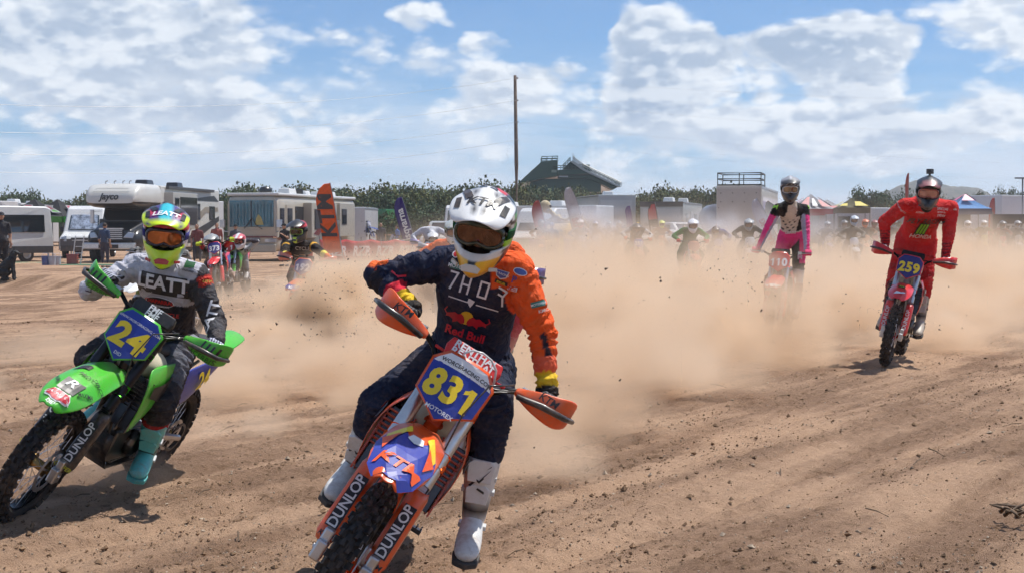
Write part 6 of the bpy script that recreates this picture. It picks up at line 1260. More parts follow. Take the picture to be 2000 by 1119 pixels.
# right hand side: big hoardings, dark box stand, white transporter
P = vthing('race_trailer', 'white transporter with a sloping blue nose far right, behind the red rider', 'trailer', 1925, 96, 60); box_trailer(P, 13, 2.6, 3.7, .5, mat=cmat((.60, .62, .66), 'paint'), slope=0)
spoly(P, 'painted_panel', cmat((.04, .07, .14), 'print'), [(0, .7), (2.2, .7), (.5, 3.6), (0, 3.6)], -1.31, .02, -1); m = MB(); m.text('KAWASAKI', 1.0, BASIS(V((-1.34, 7.5, 2.9)), (0, -1, 0), (0, 0, 1)), bold=.03); m.build('lettering', cmat((.1, .1, .12), 'print'), P); m = MB(); m.text('TEAM', 1.0, BASIS(V((-1.34, 7.0, 1.7)), (0, -1, 0), (0, 0, 1)), bold=.03); m.build('lettering', cmat((.4, .04, .05), 'print'), P)
for k, (px, col, lab) in enumerate(((1868, (.05, .055, .06), 'left'), (1900, (.05, .05, .055), 'right'))):
    P = vthing('box_truck', 'dark box truck with white lettering, %s' % ('farther from the blue nosed transporter' if k == 0 else 'next to the blue nosed transporter'), 'truck', px, 98, 5); box_trailer(P, 7, 2.1 if k else 1.9, 3.3+.25*k, mat=cmat(col, 'paint'), trim=BK)
    f = fpan(P, 'sign_board', cmat((.03, .03, .035), 'print'), -.85, .85, 2.2, 3.1, -.0, .03); m = MB(); m.text('MX', .5, BASIS(V((0, -.04, 2.65)), (1, 0, 0), (0, 0, 1)), bold=.03); m.build('lettering', cmat(WHT, 'print'), f)
P = vthing('travel_trailer', 'white camper trailer between the yellow topped tent and the red rider', 'trailer', 1722, 96, -35); box_trailer(P, 4.5, 2.0, 2.9, mat=WP2); ac(P, 0, 2.6, 2.9, WP, 1.2); rvwin(P, 1.5, 2.6, 1.6, 2.3, -1.2, -1)
P = vthing('travel_trailer', 'grey trailer roof showing behind the striped red tent', 'trailer', 1622, 104, 10); box_trailer(P, 6, 3.0, 3.2, mat=cmat((.38, .40, .36), 'paint'))
for k, (px, d, L, H, lab) in enumerate(((15, 100, 4.5, 3.4, 'low white camper roof above the vans at the left edge'), (62, 103, 5.0, 3.3, 'white camper behind the first black canopy tent'), (96, 110, 4, 3.3, 'small white camper under the left hand trees'), (420, 100, 3, 3.4, 'white camper hidden behind the cream and black motorhome'))):
    P = vthing('travel_trailer', lab, 'trailer', px, d, -70); box_trailer(P, L, 2.3, H, mat=WP2); ac(P, 0, 1.5, H, WP, .8); rvwin(P, .8, 1.8, 1.7, 2.4, -1.15, -1)
P = vthing('shipping_container', 'green metal container behind the purple feather flag', 'container', 757, 104, -80)
m = MB(); m.box((0, 2, 1.75), (2.4, 4.4, 2.3)); [m.box((-1.21, .1+q*.26, 1.75), (.05, .12, 2.1)) for q in range(15)]; m.build('container_body', cmat((.05, .22, .08), 'paint'), P, bevel=.02)
P = vthing('trailer', 'dark round ended water trailer beside the race transporter', 'trailer', 1403, 88, 0)
m = MB(); m.lathe([(0, 0), (.6, .1), (.8, .5), (.8, 3), (.6, 3.4), (0, 3.5)], (0, 0, 2.2), (0, 1, 0), 16); m.build('tank', cmat((.10, .10, .12), 'paint'), P, True); wheels(P, (1.5,), 1.8); m = MB(); m.box((0, 1.7, 1.0), (1.4, 3.4, .7)); m.build('chassis', BK, P)
# ---------------- canopies ----------------
def canopy(px, d, yaw, w, h, peak, cols, label, print_=None, val=None, group=None):
    P = vthing('canopy_tent', label, 'tent', px, d, yaw, group); w2 = w/2
    for sx in (-1, 1):
        for sy in (-1, 1): m = MB(); m.box((sx*w2*.97, sy*w2*.97, h/2), (.05, .05, h)); m.build('leg', cmat((.25, .25, .25), 'metal'), P)
    cs = [(-w2, -w2), (w2, -w2), (w2, w2), (-w2, w2)]
    for k in range(4):
        a, b = cs[k], cs[(k+1) % 4]; rows = []
        for i in range(7):
            u = i/6; f = (1-u)**1.0; row = []
            for j in range(9):
                v = j/8; x = (a[0]+(b[0]-a[0])*v)*f; y = (a[1]+(b[1]-a[1])*v)*f; row.append(V((x, y, h+(peak-h)*(u**1.25)-.12*math.sin(pi*v)*(1-u)*u*2)))
            rows.append(row)
        m = MB(); m.grid(rows); c = cols[k % len(cols)]; o = m.build('canopy_panel', cmat(c, 'cloth'), P, True)
        if print_ and k in (0, 1, 3):
            for (t0, t1, u0, u1, pc) in print_:
                pp_ = [V(rows[0][0]).lerp(rows[0][-1], t) .lerp(V(rows[-1][0]), u)+V((0, 0, .10)) for t, u in ((t0, u0), (t1, u0), (t1-(t1-t0)*.12, u1), (t0+(t1-t0)*.12, u1))]
                n_ = V((0, -.05, .05)); m = MB(); m.add(pp_, [(0, 1, 2, 3)]); m.build('printed_panel', cmat(pc, 'print'), o)
        m = MB(); e = (V((*b, 0))-V((*a, 0))); m.add([V((*a, h)), V((*b, h)), V((*b, h-.32)), V((*a, h-.32))], [(0, 1, 2, 3)]); m.build('valance', cmat(val or c, 'cloth'), P, solid=.01)
DKC = (.035, .035, .037)
pr = [(.28, .72, .12, .55, (.30, .30, .30)), (.34, .66, .30, .52, (.50, .05, .10)), (.34, .66, .16, .28, (.12, .40, .04))]
canopy(68, 80, 8, 2.9, 2.2, 3.15, [DKC], 'black canopy tent with red and green print, left of the pair behind the vans', pr, (.03, .12, .02), 'black canopy tents behind the vans'); canopy(113, 82, 20, 3.0, 2.2, 3.15, [DKC], 'black canopy tent with red and green print, right of the pair behind the vans', pr, (.03, .20, .03), 'black canopy tents behind the vans'); canopy(-2, 84, 0, 3.0, 2.2, 3.1, [(.20, .19, .20)], 'grey canopy tent cut by the left edge of the view')
canopy(1500, 78, 10, 3.0, 2.1, 3.0, [(.12, .12, .12)], 'dark canopy tent just right of the race transporter'); canopy(1583, 95, 0, 2.6, 2.8, 3.75, [(.34, .33, .34)], 'grey canopy tent with red print behind the pink rider', [(.1, .35, .1, .7, (.4, .06, .08)), (.45, .6, .1, .6, (.6, .6, .6)), (.7, .9, .05, .5, (.4, .06, .08))], (.35, .05, .06)); canopy(1615, 100, 0, 2.6, 2.75, 3.5, [(.36, .36, .37)], 'pale canopy tent with a red valance right of the pink rider', [(.2, .8, .1, .3, (.45, .08, .1))], (.40, .06, .08))
canopy(1663, 88, 5, 1.9, 2.75, 3.35, [(.10, .095, .06)], 'dark canopy tent with yellow corner print between the pink and the red rider', [(.55, .95, .02, .45, (.60, .48, .02)), (.05, .3, .02, .25, (.60, .48, .02))], (.15, .13, .08)); canopy(1884, 85, 0, 2.35, 2.65, 3.42, [(.10, .25, .50)], 'canopy tent fading from pink top to blue edge, right of the red rider', [(.2, .8, .48, .96, (.62, .12, .25))], (.03, .05, .12))
canopy(1795, 95, 0, 3.0, 2.3, 3.2, [(.25, .25, .26)], 'grey canopy tent hidden behind the red rider')
# ---------------- feather flags, banner fence ----------------
def feather(px, d, H, w, lean, col, label, txt=None, tcol=WHT, top=None, curve=1., ts=.5, z0=.15, shear=0., ty=.5, group=None):
    P = vthing('feather_flag', label, 'flag', px, d, 0, group); T = RY(lean)
    pole = [T @ V((w*.02+.30*w*curve*max(0, (t-.7)/.3)**2*1.4, 0, H*t)) for t in np.linspace(0, 1, 12)]
    m = MB(); m.tube(pole, [.022]*8+[.014]*4, 6); m.box((0, 0, .03), (.5, .5, .05)); m.build('pole', cmat((.3, .3, .3), 'metal'), P)
    rows = []
    for t in np.linspace(0, 1, 22):
        z = H*(z0+(1-z0)*t)*.995; x0 = w*.02+.30*w*curve*max(0, ((z/H)-.7)/.3)**2*1.4; ww = w*(1 if t < .72 else math.sqrt(max(0, 1-((t-.72)/.30)**2)))*(-1); rows.append([T @ V((x0+ww*v*.96-.0, .06*math.sin(v*5+z*2.1)*v, z-.0*v)) for v in np.linspace(0, 1, 7)])
    m = MB(); m.grid(rows); o = m.build('banner', cmat(col, 'cloth'), P, True, solid=.008); bv = m.bvh()
    bv2 = bv; 
    def on(txt_, size, z, c, shape=None, bold=.03):
        q = MB(); q.text_on(txt_, size, T @ V((-w*.48, 0, z)), T.to_3x3() @ V((0, 0, 1)), T.to_3x3() @ V((-1, 0, 0)), bv2, off=.02, shape=shape, bold=bold, shear=shear); q.build('lettering' if txt_ else 'printed_panel', cmat(c, 'print'), o)
    if top: on('', 1, H*.84, top, shape=poly2d([(-H*.13, -w*.42), (H*.13, -w*.36), (H*.13, w*.36), (-H*.13, w*.42)], 2))
    if txt: on(txt, ts, H*ty, tcol)
    return P
feather(671, 64.5, 3.55, .80, -9, (.72, .11, .02), 'orange feather flag with black KTM letters, beside the beige motorhome', 'KTM', (.03, .02, .02), ts=.95, shear=.15, curve=-.1, ty=.60)
feather(820, 76, 3.3, .62, -16, (.05, .03, .16), 'purple feather flag with white lettering leaning left, beside the white pickup', 'Husqvarna', WHT, ts=.50, ty=.50, curve=-.1)
feather(1083, 66, 2.9, .52, -13, (.34, .06, .06), 'faded red feather flag in front of the white van', 'JTR', (.6, .5, .5), ts=.5, curve=-.2, ty=.35); feather(1157, 68, 3.6, .58, -14, (.45, .42, .42), 'grey and red feather flag with a curved tip beside the inflatable', 'MAXXIS', (.35, .05, .08), ts=.4, curve=-.7, ty=.40)
feather(1296, 75, 2.9, .52, -8, (.06, .05, .05), 'black feather flag with a red round top in front of the toy hauler', 'SCOTT', (.45, .4, .4), top=(.45, .05, .07), ts=.36, curve=-.2, ty=.4); feather(1540, 70, 3.3, .60, -26, (.48, .46, .50), 'pale feather flag leaning left beside the pink rider', 'RACING', (.42, .08, .12), ts=.36, curve=-.3)
feather(1243, 80, 2.8, .35, -6, (.10, .05, .25), 'thin purple feather flag tip above the dust', None, curve=-.5, z0=.55); feather(1238, 79, 1.9, .22, 8, (.75, .55, .05), 'small yellow feather flag below the purple one', None, curve=.3, z0=.5); feather(1943, 88, 3.4, .40, 0, (.42, .10, .10), 'narrow red feather flag before the white transporter', None, curve=-.2); feather(1776, 92, 5.0, .22, -1, (.40, .10, .08), 'thin tall red feather flag left of the red rider', None, curve=.3, z0=.3)
def fence_banner():
    x0 = G(624, 66); x1 = G(818, 71); P = thing('banner_fence', 'sagging red banner with white RZR letters hung along the track fence', 'banner', TR(*x0)); M = TR(*(-x0)); rows = []
    for t in np.linspace(0, 1, 40):
        b = x0.lerp(x1, t); sag = .10*abs(math.sin(t*pi*4)); rows.append([b+V((0, .05*math.sin(t*50+z*3), z*(1.02-sag)+.02)) for z in (0.05, .25, .45, .65, .85, 1.0)])
    m = MB(M); m.grid(rows, flip=False); o = m.build('banner', cmat((.42, .05, .06), 'cloth'), P, True, solid=.01); bv = m.bvh()
    for k in range(4):
        c = x0.lerp(x1, .16+.235*k)+V((0, 0, .48)); q = MB(M); q.text_on('RZR', .62, M @ c, (x1-x0).normalized(), V((0, 0, 1)), bv, off=.03, bold=.035, shear=.25); q.M = Matrix.Identity(4); q.v = [p for p in q.v]
        r_ = MB(); r_.text_on('RZR', .62, M @ c, (x1-x0).normalized(), V((0, 0, 1)), bv, off=.03, bold=.035, shear=.25); r_.build('lettering', cmat((.62, .5, .5), 'print'), o)
    for k in range(6): c = x0.lerp(x1, k/5)-x0; m = MB(); m.tube([c, c+V((0, .05, 1.15))], .025, 6); m.build('post', cmat((.25, .25, .25), 'metal'), P)
fence_banner()
x0 = G(1000, 60); P = thing('banner_fence', 'low barrier banner with blue and yellow panels behind the leader', 'banner', TR(*x0))
for k in range(4): fpan(P, 'banner_panel', cmat([(.05, .25, .25), (.03, .06, .35), (.55, .50, .10), (.05, .08, .40)][k], 'print'), k*.7, k*.7+.68, .1, 1.1, 0, .03)
for k in range(5): m = MB(); m.tube([(k*.7, .05, 0), (k*.7, .05, 1.15)], .02, 5); m.build('post', cmat((.25, .25, .25), 'metal'), P)
P = vthing('banner_fence', 'black barrier banner with white MTN lettering at the far right', 'banner', 1985, 70, 0); fpan(P, 'banner_panel', cmat((.02, .02, .02), 'print'), -1.1, 2.4, .9, 2.2, 0, .04); m = MB(); m.text('MTNVIEW', .62, BASIS(V((.4, -.045, 1.5)), (1, 0, 0), (0, 0, 1)), bold=.03, shear=.2); m.build('lettering', cmat((.4, .38, .34), 'print'), P)
for k in (-1.1, .6, 2.4): m = MB(); m.tube([(k, .06, 0), (k, .06, 2.3)], .03, 5); m.build('post', cmat((.2, .2, .2), 'metal'), P)
P = vthing('street_lamp', 'short lamp post at the right edge above the transporter', 'lamp', 1996, 90, 0); m = MB(); m.tube([(0, 0, 0), (0, 0, 4.6)], .05, 6); m.build('pole', DARKM, P); m = MB(); m.box((-.1, 0, 4.6), (.7, .2, .08)); m.build('lamp_head', DARKM, P)
# ---------------- trees, hills, jump tower, pole, people ----------------
def leafmesh(seed, n=7500, dense=1.):
    TN = [(1, 1, 1), (1.25, 1.15, 1.1), (.85, .95, 1.), (1.35, 1.2, .9), (.95, 1.1, 1.3)][seed]; rs = np.random.RandomState(seed); lobes = [(rs.uniform(-.62, .62), rs.uniform(-.62, .62), rs.uniform(.26, .74), rs.uniform(.24, .42)) for _ in range(15)]+[(0, 0, .55, .5)]
    vs = []; cols = []
    for i in range(n):
        lx, ly, lz, lr = lobes[rs.randint(len(lobes))]; u = rs.randn(3); u /= np.linalg.norm(u)+1e-9; r = lr*rs.uniform(.55, 1.08); c = np.array([lx, ly, lz])+u*r*np.array([1, 1, .85]); c[2] = max(.15, c[2])
        s = rs.uniform(.020, .038); a = rs.randn(3)*.6+u; a /= np.linalg.norm(a); b = np.cross(a, rs.randn(3)); b /= np.linalg.norm(b)+1e-9; d = np.cross(a, b)
        for q in ((b, 1), (d, 1), (-b, 1), (-d, .8)): vs.append(c+q[0]*s*q[1]*rs.uniform(.6, 1.3)+a*rs.uniform(-.3, .3)*s)
        g = rs.uniform(.65, 1.35); w = rs.uniform(.8, 1.25); cols += [(.092*g*w*TN[0], .112*g*TN[1], .050*g*TN[2])]*4
    me = bpy.data.meshes.new('crown'); v = np.array(vs, np.float32); me.from_pydata(v.tolist(), [], [(4*i, 4*i+1, 4*i+2, 4*i+3) for i in range(n)])
    a = me.color_attributes.new('Col', 'FLOAT_COLOR', 'POINT'); c = np.ones((len(v), 4), np.float32); c[:, :3] = cols; a.data.foreach_set('color', c.ravel())
    me.materials.append(pm('foliage', vcol=True, rough=.85, spec=.2)); return me
CROWNS = [leafmesh(s) for s in range(5)]
def trunkmesh():
    m = MB(); m.tube([(0, 0, -.1), (.02, 0, .15), (0, .02, .45)], [.055, .045, .02], 6); m.tube([(0, 0, .15), (.2, .1, .4)], [.03, .01], 5); m.tube([(0, 0, .18), (-.2, -.1, .42)], [.03, .01], 5); m.tube([(0, 0, .2), (.05, -.22, .42)], [.026, .01], 5)
    me = bpy.data.meshes.new('trunk'); me.from_pydata([tuple(p) for p in m.v], [], m.f); me.materials.append(pm('bark', (.10, .075, .055), .9)); return me
TRUNK = trunkmesh()
def tree(px, d, top_py, wpx, i, label, group):
    h = (448-top_py)/F*d+CAMH; w = wpx/F*d; p = G(px, d); t = thing('juniper_tree', label, 'tree', TR(*p), group); t.rotation_euler = (0, 0, i*1.7)
    for nm, me in (('crown', CROWNS[i % 5]), ('trunk', TRUNK)):
        o = bpy.data.objects.new(nm, me); COL.objects.link(o); o.parent = t; o.scale = (w*(1.5 if nm == 'crown' else 1.), w*(1.5 if nm == 'crown' else 1.), h/(.98 if nm == 'crown' else 1.4))
rs = np.random.RandomState(11); ti = 0
def row(x0, x1, d0, d1, prof, n, wpx, lab, group):
    global ti
    for k in range(n):
        px = x0+(x1-x0)*(k+.5)/n+rs.uniform(-.3, .3)*(x1-x0)/n; top = np.interp(px, [q[0] for q in prof], [q[1] for q in prof])+rs.uniform(0, 12)+abs(rs.randn())*10; od = ['first', 'second', 'third', 'fourth', 'fifth', 'sixth', 'seventh', 'eighth', 'ninth', 'tenth', 'eleventh', 'twelfth', 'thirteenth', 'fourteenth', 'fifteenth', 'sixteenth', 'seventeenth', 'eighteenth', 'nineteenth', 'twentieth'][k]
        tree(px, rs.uniform(d0, d1), top, wpx*rs.uniform(.8, 1.3), ti, '%s, %s from the left' % (lab, od), group); ti += 1
row(-40, 190, 120, 160, [(0, 372), (30, 362), (70, 380), (90, 370), (130, 378), (160, 372)], 15, 40, 'juniper behind the vans', 'junipers behind the vans')
row(-40, 500, 170, 220, [(0, 385), (200, 388), (500, 380)], 18, 44, 'small far juniper beyond the motorhomes', 'far junipers at left')
row(445, 510, 105, 120, [(440, 358), (480, 350), (510, 362)], 4, 42, 'juniper between the two motorhomes', 'junipers between the motorhomes')
row(600, 740, 120, 150, [(600, 362), (660, 352), (700, 352), (740, 385)], 8, 55, 'broad juniper behind the beige motorhome', 'junipers behind the beige motorhome')
row(740, 1000, 110, 150, [(740, 362), (780, 355), (850, 360), (880, 355), (920, 352), (1000, 368)], 20, 52, 'tall juniper in the grove behind the leader', 'grove behind the leader')
row(740, 1250, 100, 112, [(740, 395), (1250, 392)], 18, 46, 'low juniper before the grove and mound', 'low junipers in front of the grove')
row(1005, 1240, 125, 150, [(1000, 362), (1050, 352), (1080, 362), (1150, 360), (1200, 362), (1240, 372)], 16, 46, 'juniper before the jump tower mound', 'junipers at the mound')
row(1230, 1420, 130, 190, [(1240, 375), (1290, 358), (1360, 355), (1420, 358)], 18, 46, 'juniper in the wood right of the mound', 'wood right of the mound')
row(1560, 1700, 150, 200, [(1560, 398), (1700, 395)], 7, 34, 'small far juniper behind the tents', 'far junipers behind the tents')
row(1695, 1800, 130, 160, [(1700, 368), (1740, 365), (1800, 385)], 8, 36, 'juniper rising left of the red rider', 'junipers left of the red rider')
row(1850, 2060, 160, 200, [(1850, 385), (1880, 364), (1930, 362), (2060, 366)], 12, 26, 'small juniper behind the right hand transporters', 'junipers behind the transporters')
# far wood as one mass, hills
def farwood():
    rs2 = np.random.RandomState(5); base = CROWNS[0]; n0 = len(base.vertices); vb = np.empty(n0*3, np.float32); base.vertices.foreach_get('co', vb); vb = vb.reshape(-1, 3)[:3200]*1.0; V_ = []; C_ = []
    for k in range(130):
        a = rs2.uniform(-.42, .42); d = rs2.uniform(260, 420); s = rs2.uniform(4, 7); c = np.array([math.tan(a)*d, d, -.3]); V_.append(vb*np.array([s*.8, s*.8, s*.95])+c); g = rs2.uniform(.8, 1.2); C_.append(np.tile([[.10*g, .115*g, .07*g]], (3200, 1)))
    v = np.concatenate(V_); me = bpy.data.meshes.new('distant_wood'); nq = len(v)//4; me.from_pydata(v.tolist(), [], [(4*i, 4*i+1, 4*i+2, 4*i+3) for i in range(nq)]); me.materials.append(pm('foliage')); o = link(me, 'distant_wood', cols=np.concatenate(C_)); tag(o, 'distant wood of junipers along the horizon', kind='stuff')
farwood()
def hill(name, px, d, w, h, label, mat, seed, depth=None):
    c = G(px, d); rows = []; dp = depth or w*.6
    for i in range(25):
        r_ = []
        for j in range(61):
            x = (j/30-1)*w; y = (i/12-1)*dp; q = max(0, 1-(x/w)**2-(y/dp)**2); r_.append(V((c.x+x, c.y+y, h*q**1.3*(1+.25*noise.noise(V((x*3/w, y*3/dp, seed))))+h*.05*noise.noise(V((x*14/w, y*14/dp, seed)))*q-.3)))
        rows.append(r_)
    m = MB(); m.grid(rows); o = m.build(name, mat, None, True); o['kind'] = 'structure'; o['label'] = label; return o
def hillmat():
    m = bpy.data.materials.new('hill_scrub'); m.use_nodes = True; t = NT(m.node_tree); b = t.n['Principled BSDF']; tc = t.new('ShaderNodeTexCoord').outputs['Object']; n = t.noise(tc, .09, 5, .7)
    t.lk(t.mix(t.ramp(n, .42, .58), (.045, .060, .045), (.10, .095, .075)), b.inputs['Base Color']); b.inputs['Roughness'].default_value = .95; return m
HM_ = hillmat()
hill('hill', 1832, 900, 75, 30, 'scrub covered hill on the horizon behind the red rider', HM_, 1); hill('hill', 1760, 1100, 100, 22, 'lower far ridge left of the hill', HM_, 2); hill('hill', 900, 1600, 900, 26, 'long low ridge far behind everything', HM_, 3, 200); hill('hill', 1500, 1500, 400, 24, 'low ridge behind the tents', HM_, 4, 150)
def tower():
    D = 150.; s = D/F
    def X(px): return (px-1105)*s
    def Z(py): return CAMH+(448-py)*s
    c = G(1105, D); mm = hill('mound', 1085, D+5, 10.5, Z(338)+.6, 'bare earth mound under the green jump tower', pm('mound_earth', (.21, .15, .11), .95, var=.3, vs=.6), 9, 7.)
    P = thing('jump_tower', 'green wooden jump tower with railed platforms and a long ramp on the dirt mound', 'tower', TR(*c)); GN = cmat((.022, .075, .045), 'paint'); RL = cmat((.05, .10, .07), 'paint'); WR = cmat((.45, .46, .44), 'paint')
    def pr(name, poly, y0, y1, mat): m = MB(); m.prism([(X(a), Z(b)) for a, b in poly], BASIS(V((0, (y0+y1)/2, 0)), (1, 0, 0), (0, 0, 1)), abs(y1-y0)); return m.build(name, mat, P)
    pr('left_tower', [(1012, 359), (1057, 318), (1088, 316), (1088, 345), (1060, 350), (1035, 356)], -2, 2, GN); pr('deck', [(1089, 334), (1150, 332), (1150, 341), (1089, 344)], -1.97, 1.97, GN); pr('right_tower', [(1098, 332), (1112, 318), (1122, 318), (1140, 332)], -1.5, 2, GN)
    pr('lower_deck', [(1089.5, 345), (1150, 342), (1205, 366), (1195, 372), (1150, 350), (1089.5, 350)], -1.5, 1.5, GN); rp = pr('ramp', [(1112, 318), (1117, 316), (1137, 331), (1210, 366), (1204, 367), (1136, 335)], -2.2, -.2, WR)
    pr('base_wall', [(1089.2, 350.5), (1150, 350.5), (1172, 361), (1172, 376), (1030, 376), (1036, 357), (1060, 351)], -1.2, 1.2, GN)
    def rail(pts, hz, post=True, n=6, nm='railing', mat=RL, y=-2.1):
        m = MB(); P3 = [V((X(a), y, Z(b))) for a, b in pts]
        for h in (hz, hz*.5): m.tube([p+V((0, 0, h)) for p in P3], .05, 4)
        for a, b in zip(P3, P3[1:]):
            for k in range(n): q = a.lerp(b, k/n); m.tube([q, q+V((0, 0, hz))], .045, 4)
        m.tube([P3[-1], P3[-1]+V((0, 0, hz))], .045, 4); m.build(nm, mat, P)
    rail([(1057, 318), (1088, 317)], .48, n=3); rail([(1057, 318), (1088, 317)], .48, n=3, y=1.9); rail([(1080, 334), (1136, 332)], .40, n=8); rail([(1098, 332), (1112, 318)], .40, n=3); rail([(1117, 316), (1137, 331), (1210, 366)], .42, n=9, mat=WR); rail([(1137, 331), (1210, 366)], .42, n=9, y=-.2)
    m = MB(); 
    for x in (1119, 1121.5): m.tube([(X(x), 0, Z(320)), (X(x), 0, Z(300 if x < 1120 else 304))], .03, 4)
    m.build('antenna', cmat((.4, .4, .4), 'metal'), P); m = MB(); m.box((X(1145), -1, Z(328)), (.55, .5, .50)); m.tube([(X(1136), -1, Z(326)), (X(1150), -1, Z(326))], .05, 4); m.build('lookout_box', GN, P)
    fpan(P, 'painted_sign', cmat((.25, .32, .25), 'print'), X(1076), X(1086), Z(339), Z(334), -2.05, .03); fpan(P, 'window_strip', WR, X(1090), X(1108), Z(348), Z(345.5), -2.05, .03)
    return P
tower()
def pole_():
    D = 100.; c = G(1010, D); H = CAMH+(448-149)/F*D; P = thing('utility_pole', 'tall bare wooden utility pole rising behind the leader', 'pole', TR(*c)); m = MB(); m.tube([(0, 0, 0), (-.05, 0, H*.5), (-.14, 0, H)], [.17, .14, .105], 10); m.build('pole', pm('pole_wood', (.12, .085, .065), .9, var=.2, vs=3), P, True)
    for z in (155, 198, 240, 275): m = MB(); zz = CAMH+(448-z)/F*D; m.lathe([(0, 0), (.06, .02), (.05, .1), (.07, .14), (0, .18)], (.02, -.14, zz), (0, -1, 0), 8); m.build('insulator', cmat((.3, .3, .32)), P)
    top = c
    for k, (py, pl, pr_) in enumerate(((155, 183, 187), (198, 240, 262), (240, 282, 322), (275, 318, 352))):
        a = V((c.x, D-.2, CAMH+(448-py)/F*D)); b = U(-250, pl+10, 66); e = U(2300, pr_, 180); lab = ['topmost', 'second', 'third', 'lowest'][k]
        for q, en, nm in ((0, b, 'left'), (1, e, 'right')):
            m = MB(); m.tube([a.lerp(en, t)-V((0, 0, (1.0 if q == 0 else 1.0)*4*t*(1-t))) for t in np.linspace(0, 1, 24)], .009 if q == 0 else .004, 4); o = m.build('power_line', cmat((.25, .26, .28))); tag(o, '%s of the power lines running %s from the pole' % (lab, nm), 'power line', 'power lines on the pole')
pole_()
# standing people
HAIR = pm('hair', (.04, .025, .015), .7)
def standing(label, px, d, face, shirt, trousers, H=1.75, cap=None, sitting=False, arm=0., group=None, skin=SKIN, armB=None):
    p = G(px, d, 0); S = H/1.78; T = TR(*p) @ RZ(face) @ Matrix.Scale(S, 4)
    root = thing('person', label, 'person', TR(*p), group); r1 = random.uniform(-.04, .04); r2 = random.uniform(-.05, .05)
    L = dict(pel=(0, 0, .95), neck=(0, -.01, 1.47), shA=(-.185, 0, 1.42), shB=(.185, 0, 1.42), head=(r1*.3, -.03, 1.64), hipA=(-.09, 0, .93), hipB=(.09, 0, .93), knA=(-.11, -.03+r1, .50), knB=(.11, -.02-r1, .50), anA=(-.13, .02, .09), anB=(.13, .0+r2, .09), toeA=(-.16, -.16, .04), toeB=(.16, -.16, .04), elA=(-.25, .03, 1.14), elB=(.25, .03, 1.14), wrA=(-.24, -.05-arm, .90+arm*.8), wrB=(.24, -.05, .88))
    if armB: L['elB'] = (.24, -.08, 1.15); L['wrB'] = (.12, -.30, 1.30)
    J = {k: T @ V(v) for k, v in L.items()}; J['chest'] = (J['shA']+J['shB'])/2; J['fwd'] = T.to_3x3() @ V((0, -1, 0))
    sk = (.42, .25, .17)
    pal = {'torso': shirt, 'up': shirt, 'lo': sk, 'leg': trousers, 'th': trousers, 'sn': trousers, 'neck': sk, 'hip': trousers}
    body(root, J, .028, dict(pal=pal, bodyname=0), S, .95)
    fw = J['fwd']; Mh = TR(*J['head']) @ RZ(face)
    m = MB(Mh @ Matrix.Scale(S, 4)); m.ell((0, 0, .0), (.075, .092, .115), 14, 10); m.ell((0, -.095, -.01), (.013, .02, .022), 6, 5); m.ell((-.077, 0, -.005), (.012, .02, .03), 6, 5); m.ell((.077, 0, -.005), (.012, .02, .03), 6, 5); m.ell((0, -.086, -.055), (.025, .012, .008), 6, 4); m.build('head', SKIN, root, True, True)
    m = MB(Mh @ Matrix.Scale(S, 4)); m.ell((0, .018, .035), (.082, .090, .092), 14, 8); m.build('hair', HAIR, root, True, True)
    if cap: m = MB(Mh @ Matrix.Scale(S, 4)); m.ell((0, .0, .055), (.085, .10, .075), 14, 8); m.prism([(-.065, 0), (.065, 0), (.05, -.09), (-.05, -.09)], TR(0, -.08, .05) @ RX(12), .008); m.build('cap', cmat(cap, 'cloth'), root, True, True)
    for k, sg in (('A', -1), ('B', 1)): m = open_hand(root, J['wr'+k], J['wr'+k]-J['el'+k], T.to_3x3() @ V((-sg*.6, -.6, 0)), SKIN, S); m.build('hand', SKIN, root, True, True)
    for k in 'AB': m = MB(); a, t = J['an'+k], J['toe'+k]; f = (t-a); f.z = 0; f.normalize(); m.cap(a-f*.05-V((0, 0, .045*S)), a+f*.15*S-V((0, 0, .055*S)), .042*S, .035*S, 8); m.build('shoe', cmat((.05, .05, .05), 'rubber'), root, True, True)
    return root, J
standing('bald man in a dark blue T-shirt standing before the motorhome bonnet', 204, 58, 160, (.045, .07, .13), (.05, .05, .07), 1.76); standing('man in a faded red shirt standing by the beige motorhome corner', 423, 66, 20, (.30, .09, .08), (.06, .06, .07), 1.78, arm=.15)
standing('person in a black cap and grey shirt before the beige motorhome', 460, 64, 10, (.10, .10, .12), (.05, .05, .06), 1.72, cap=(.02, .02, .02)); standing('person in black raising a camera beside the beige motorhome', 556, 60, -25, (.02, .02, .022), (.04, .04, .05), 1.74, cap=(.02, .02, .02), armB=1, arm=.35)
standing('person in dark clothes at the left edge beside the black dog', 3, 41, 30, (.03, .035, .045), (.02, .02, .025), 1.72, cap=(.05, .05, .06)); standing('person in dark red jacket between the riders and the dark motorhome', 385, 60, 0, (.16, .05, .05), (.05, .05, .06), 1.7)
standing('person in a blue shirt reaching out beside the green container', 776, 88, -60, (.10, .18, .45), (.06, .07, .10), 1.75, arm=.35); standing('person in dark clothes in the bed area near the container', 744, 86, 10, (.08, .08, .09), (.05, .05, .06), 1.9); standing('person in a tan vest beside the pale grey pickup truck', 838, 70, 0, (.28, .22, .16), (.06, .06, .08), 1.75)
standing('person in a dark jacket left of the inflatable pumpkin', 1078, 58, 0, (.10, .09, .08), (.06, .06, .06), 1.78, cap=(.3, .3, .35))
standing('person in a red shirt beside the toy hauler trailer', 1335, 74, 20, (.35, .05, .05), (.06, .06, .08), 1.75); standing('person in dark clothes near the white pickup truck', 1400, 62, 0, (.03, .03, .035), (.03, .03, .035), 1.75); standing('second dark dressed person, right of the one near the white pickup', 1418, 64, 0, (.04, .04, .045), (.03, .03, .035), 1.7)
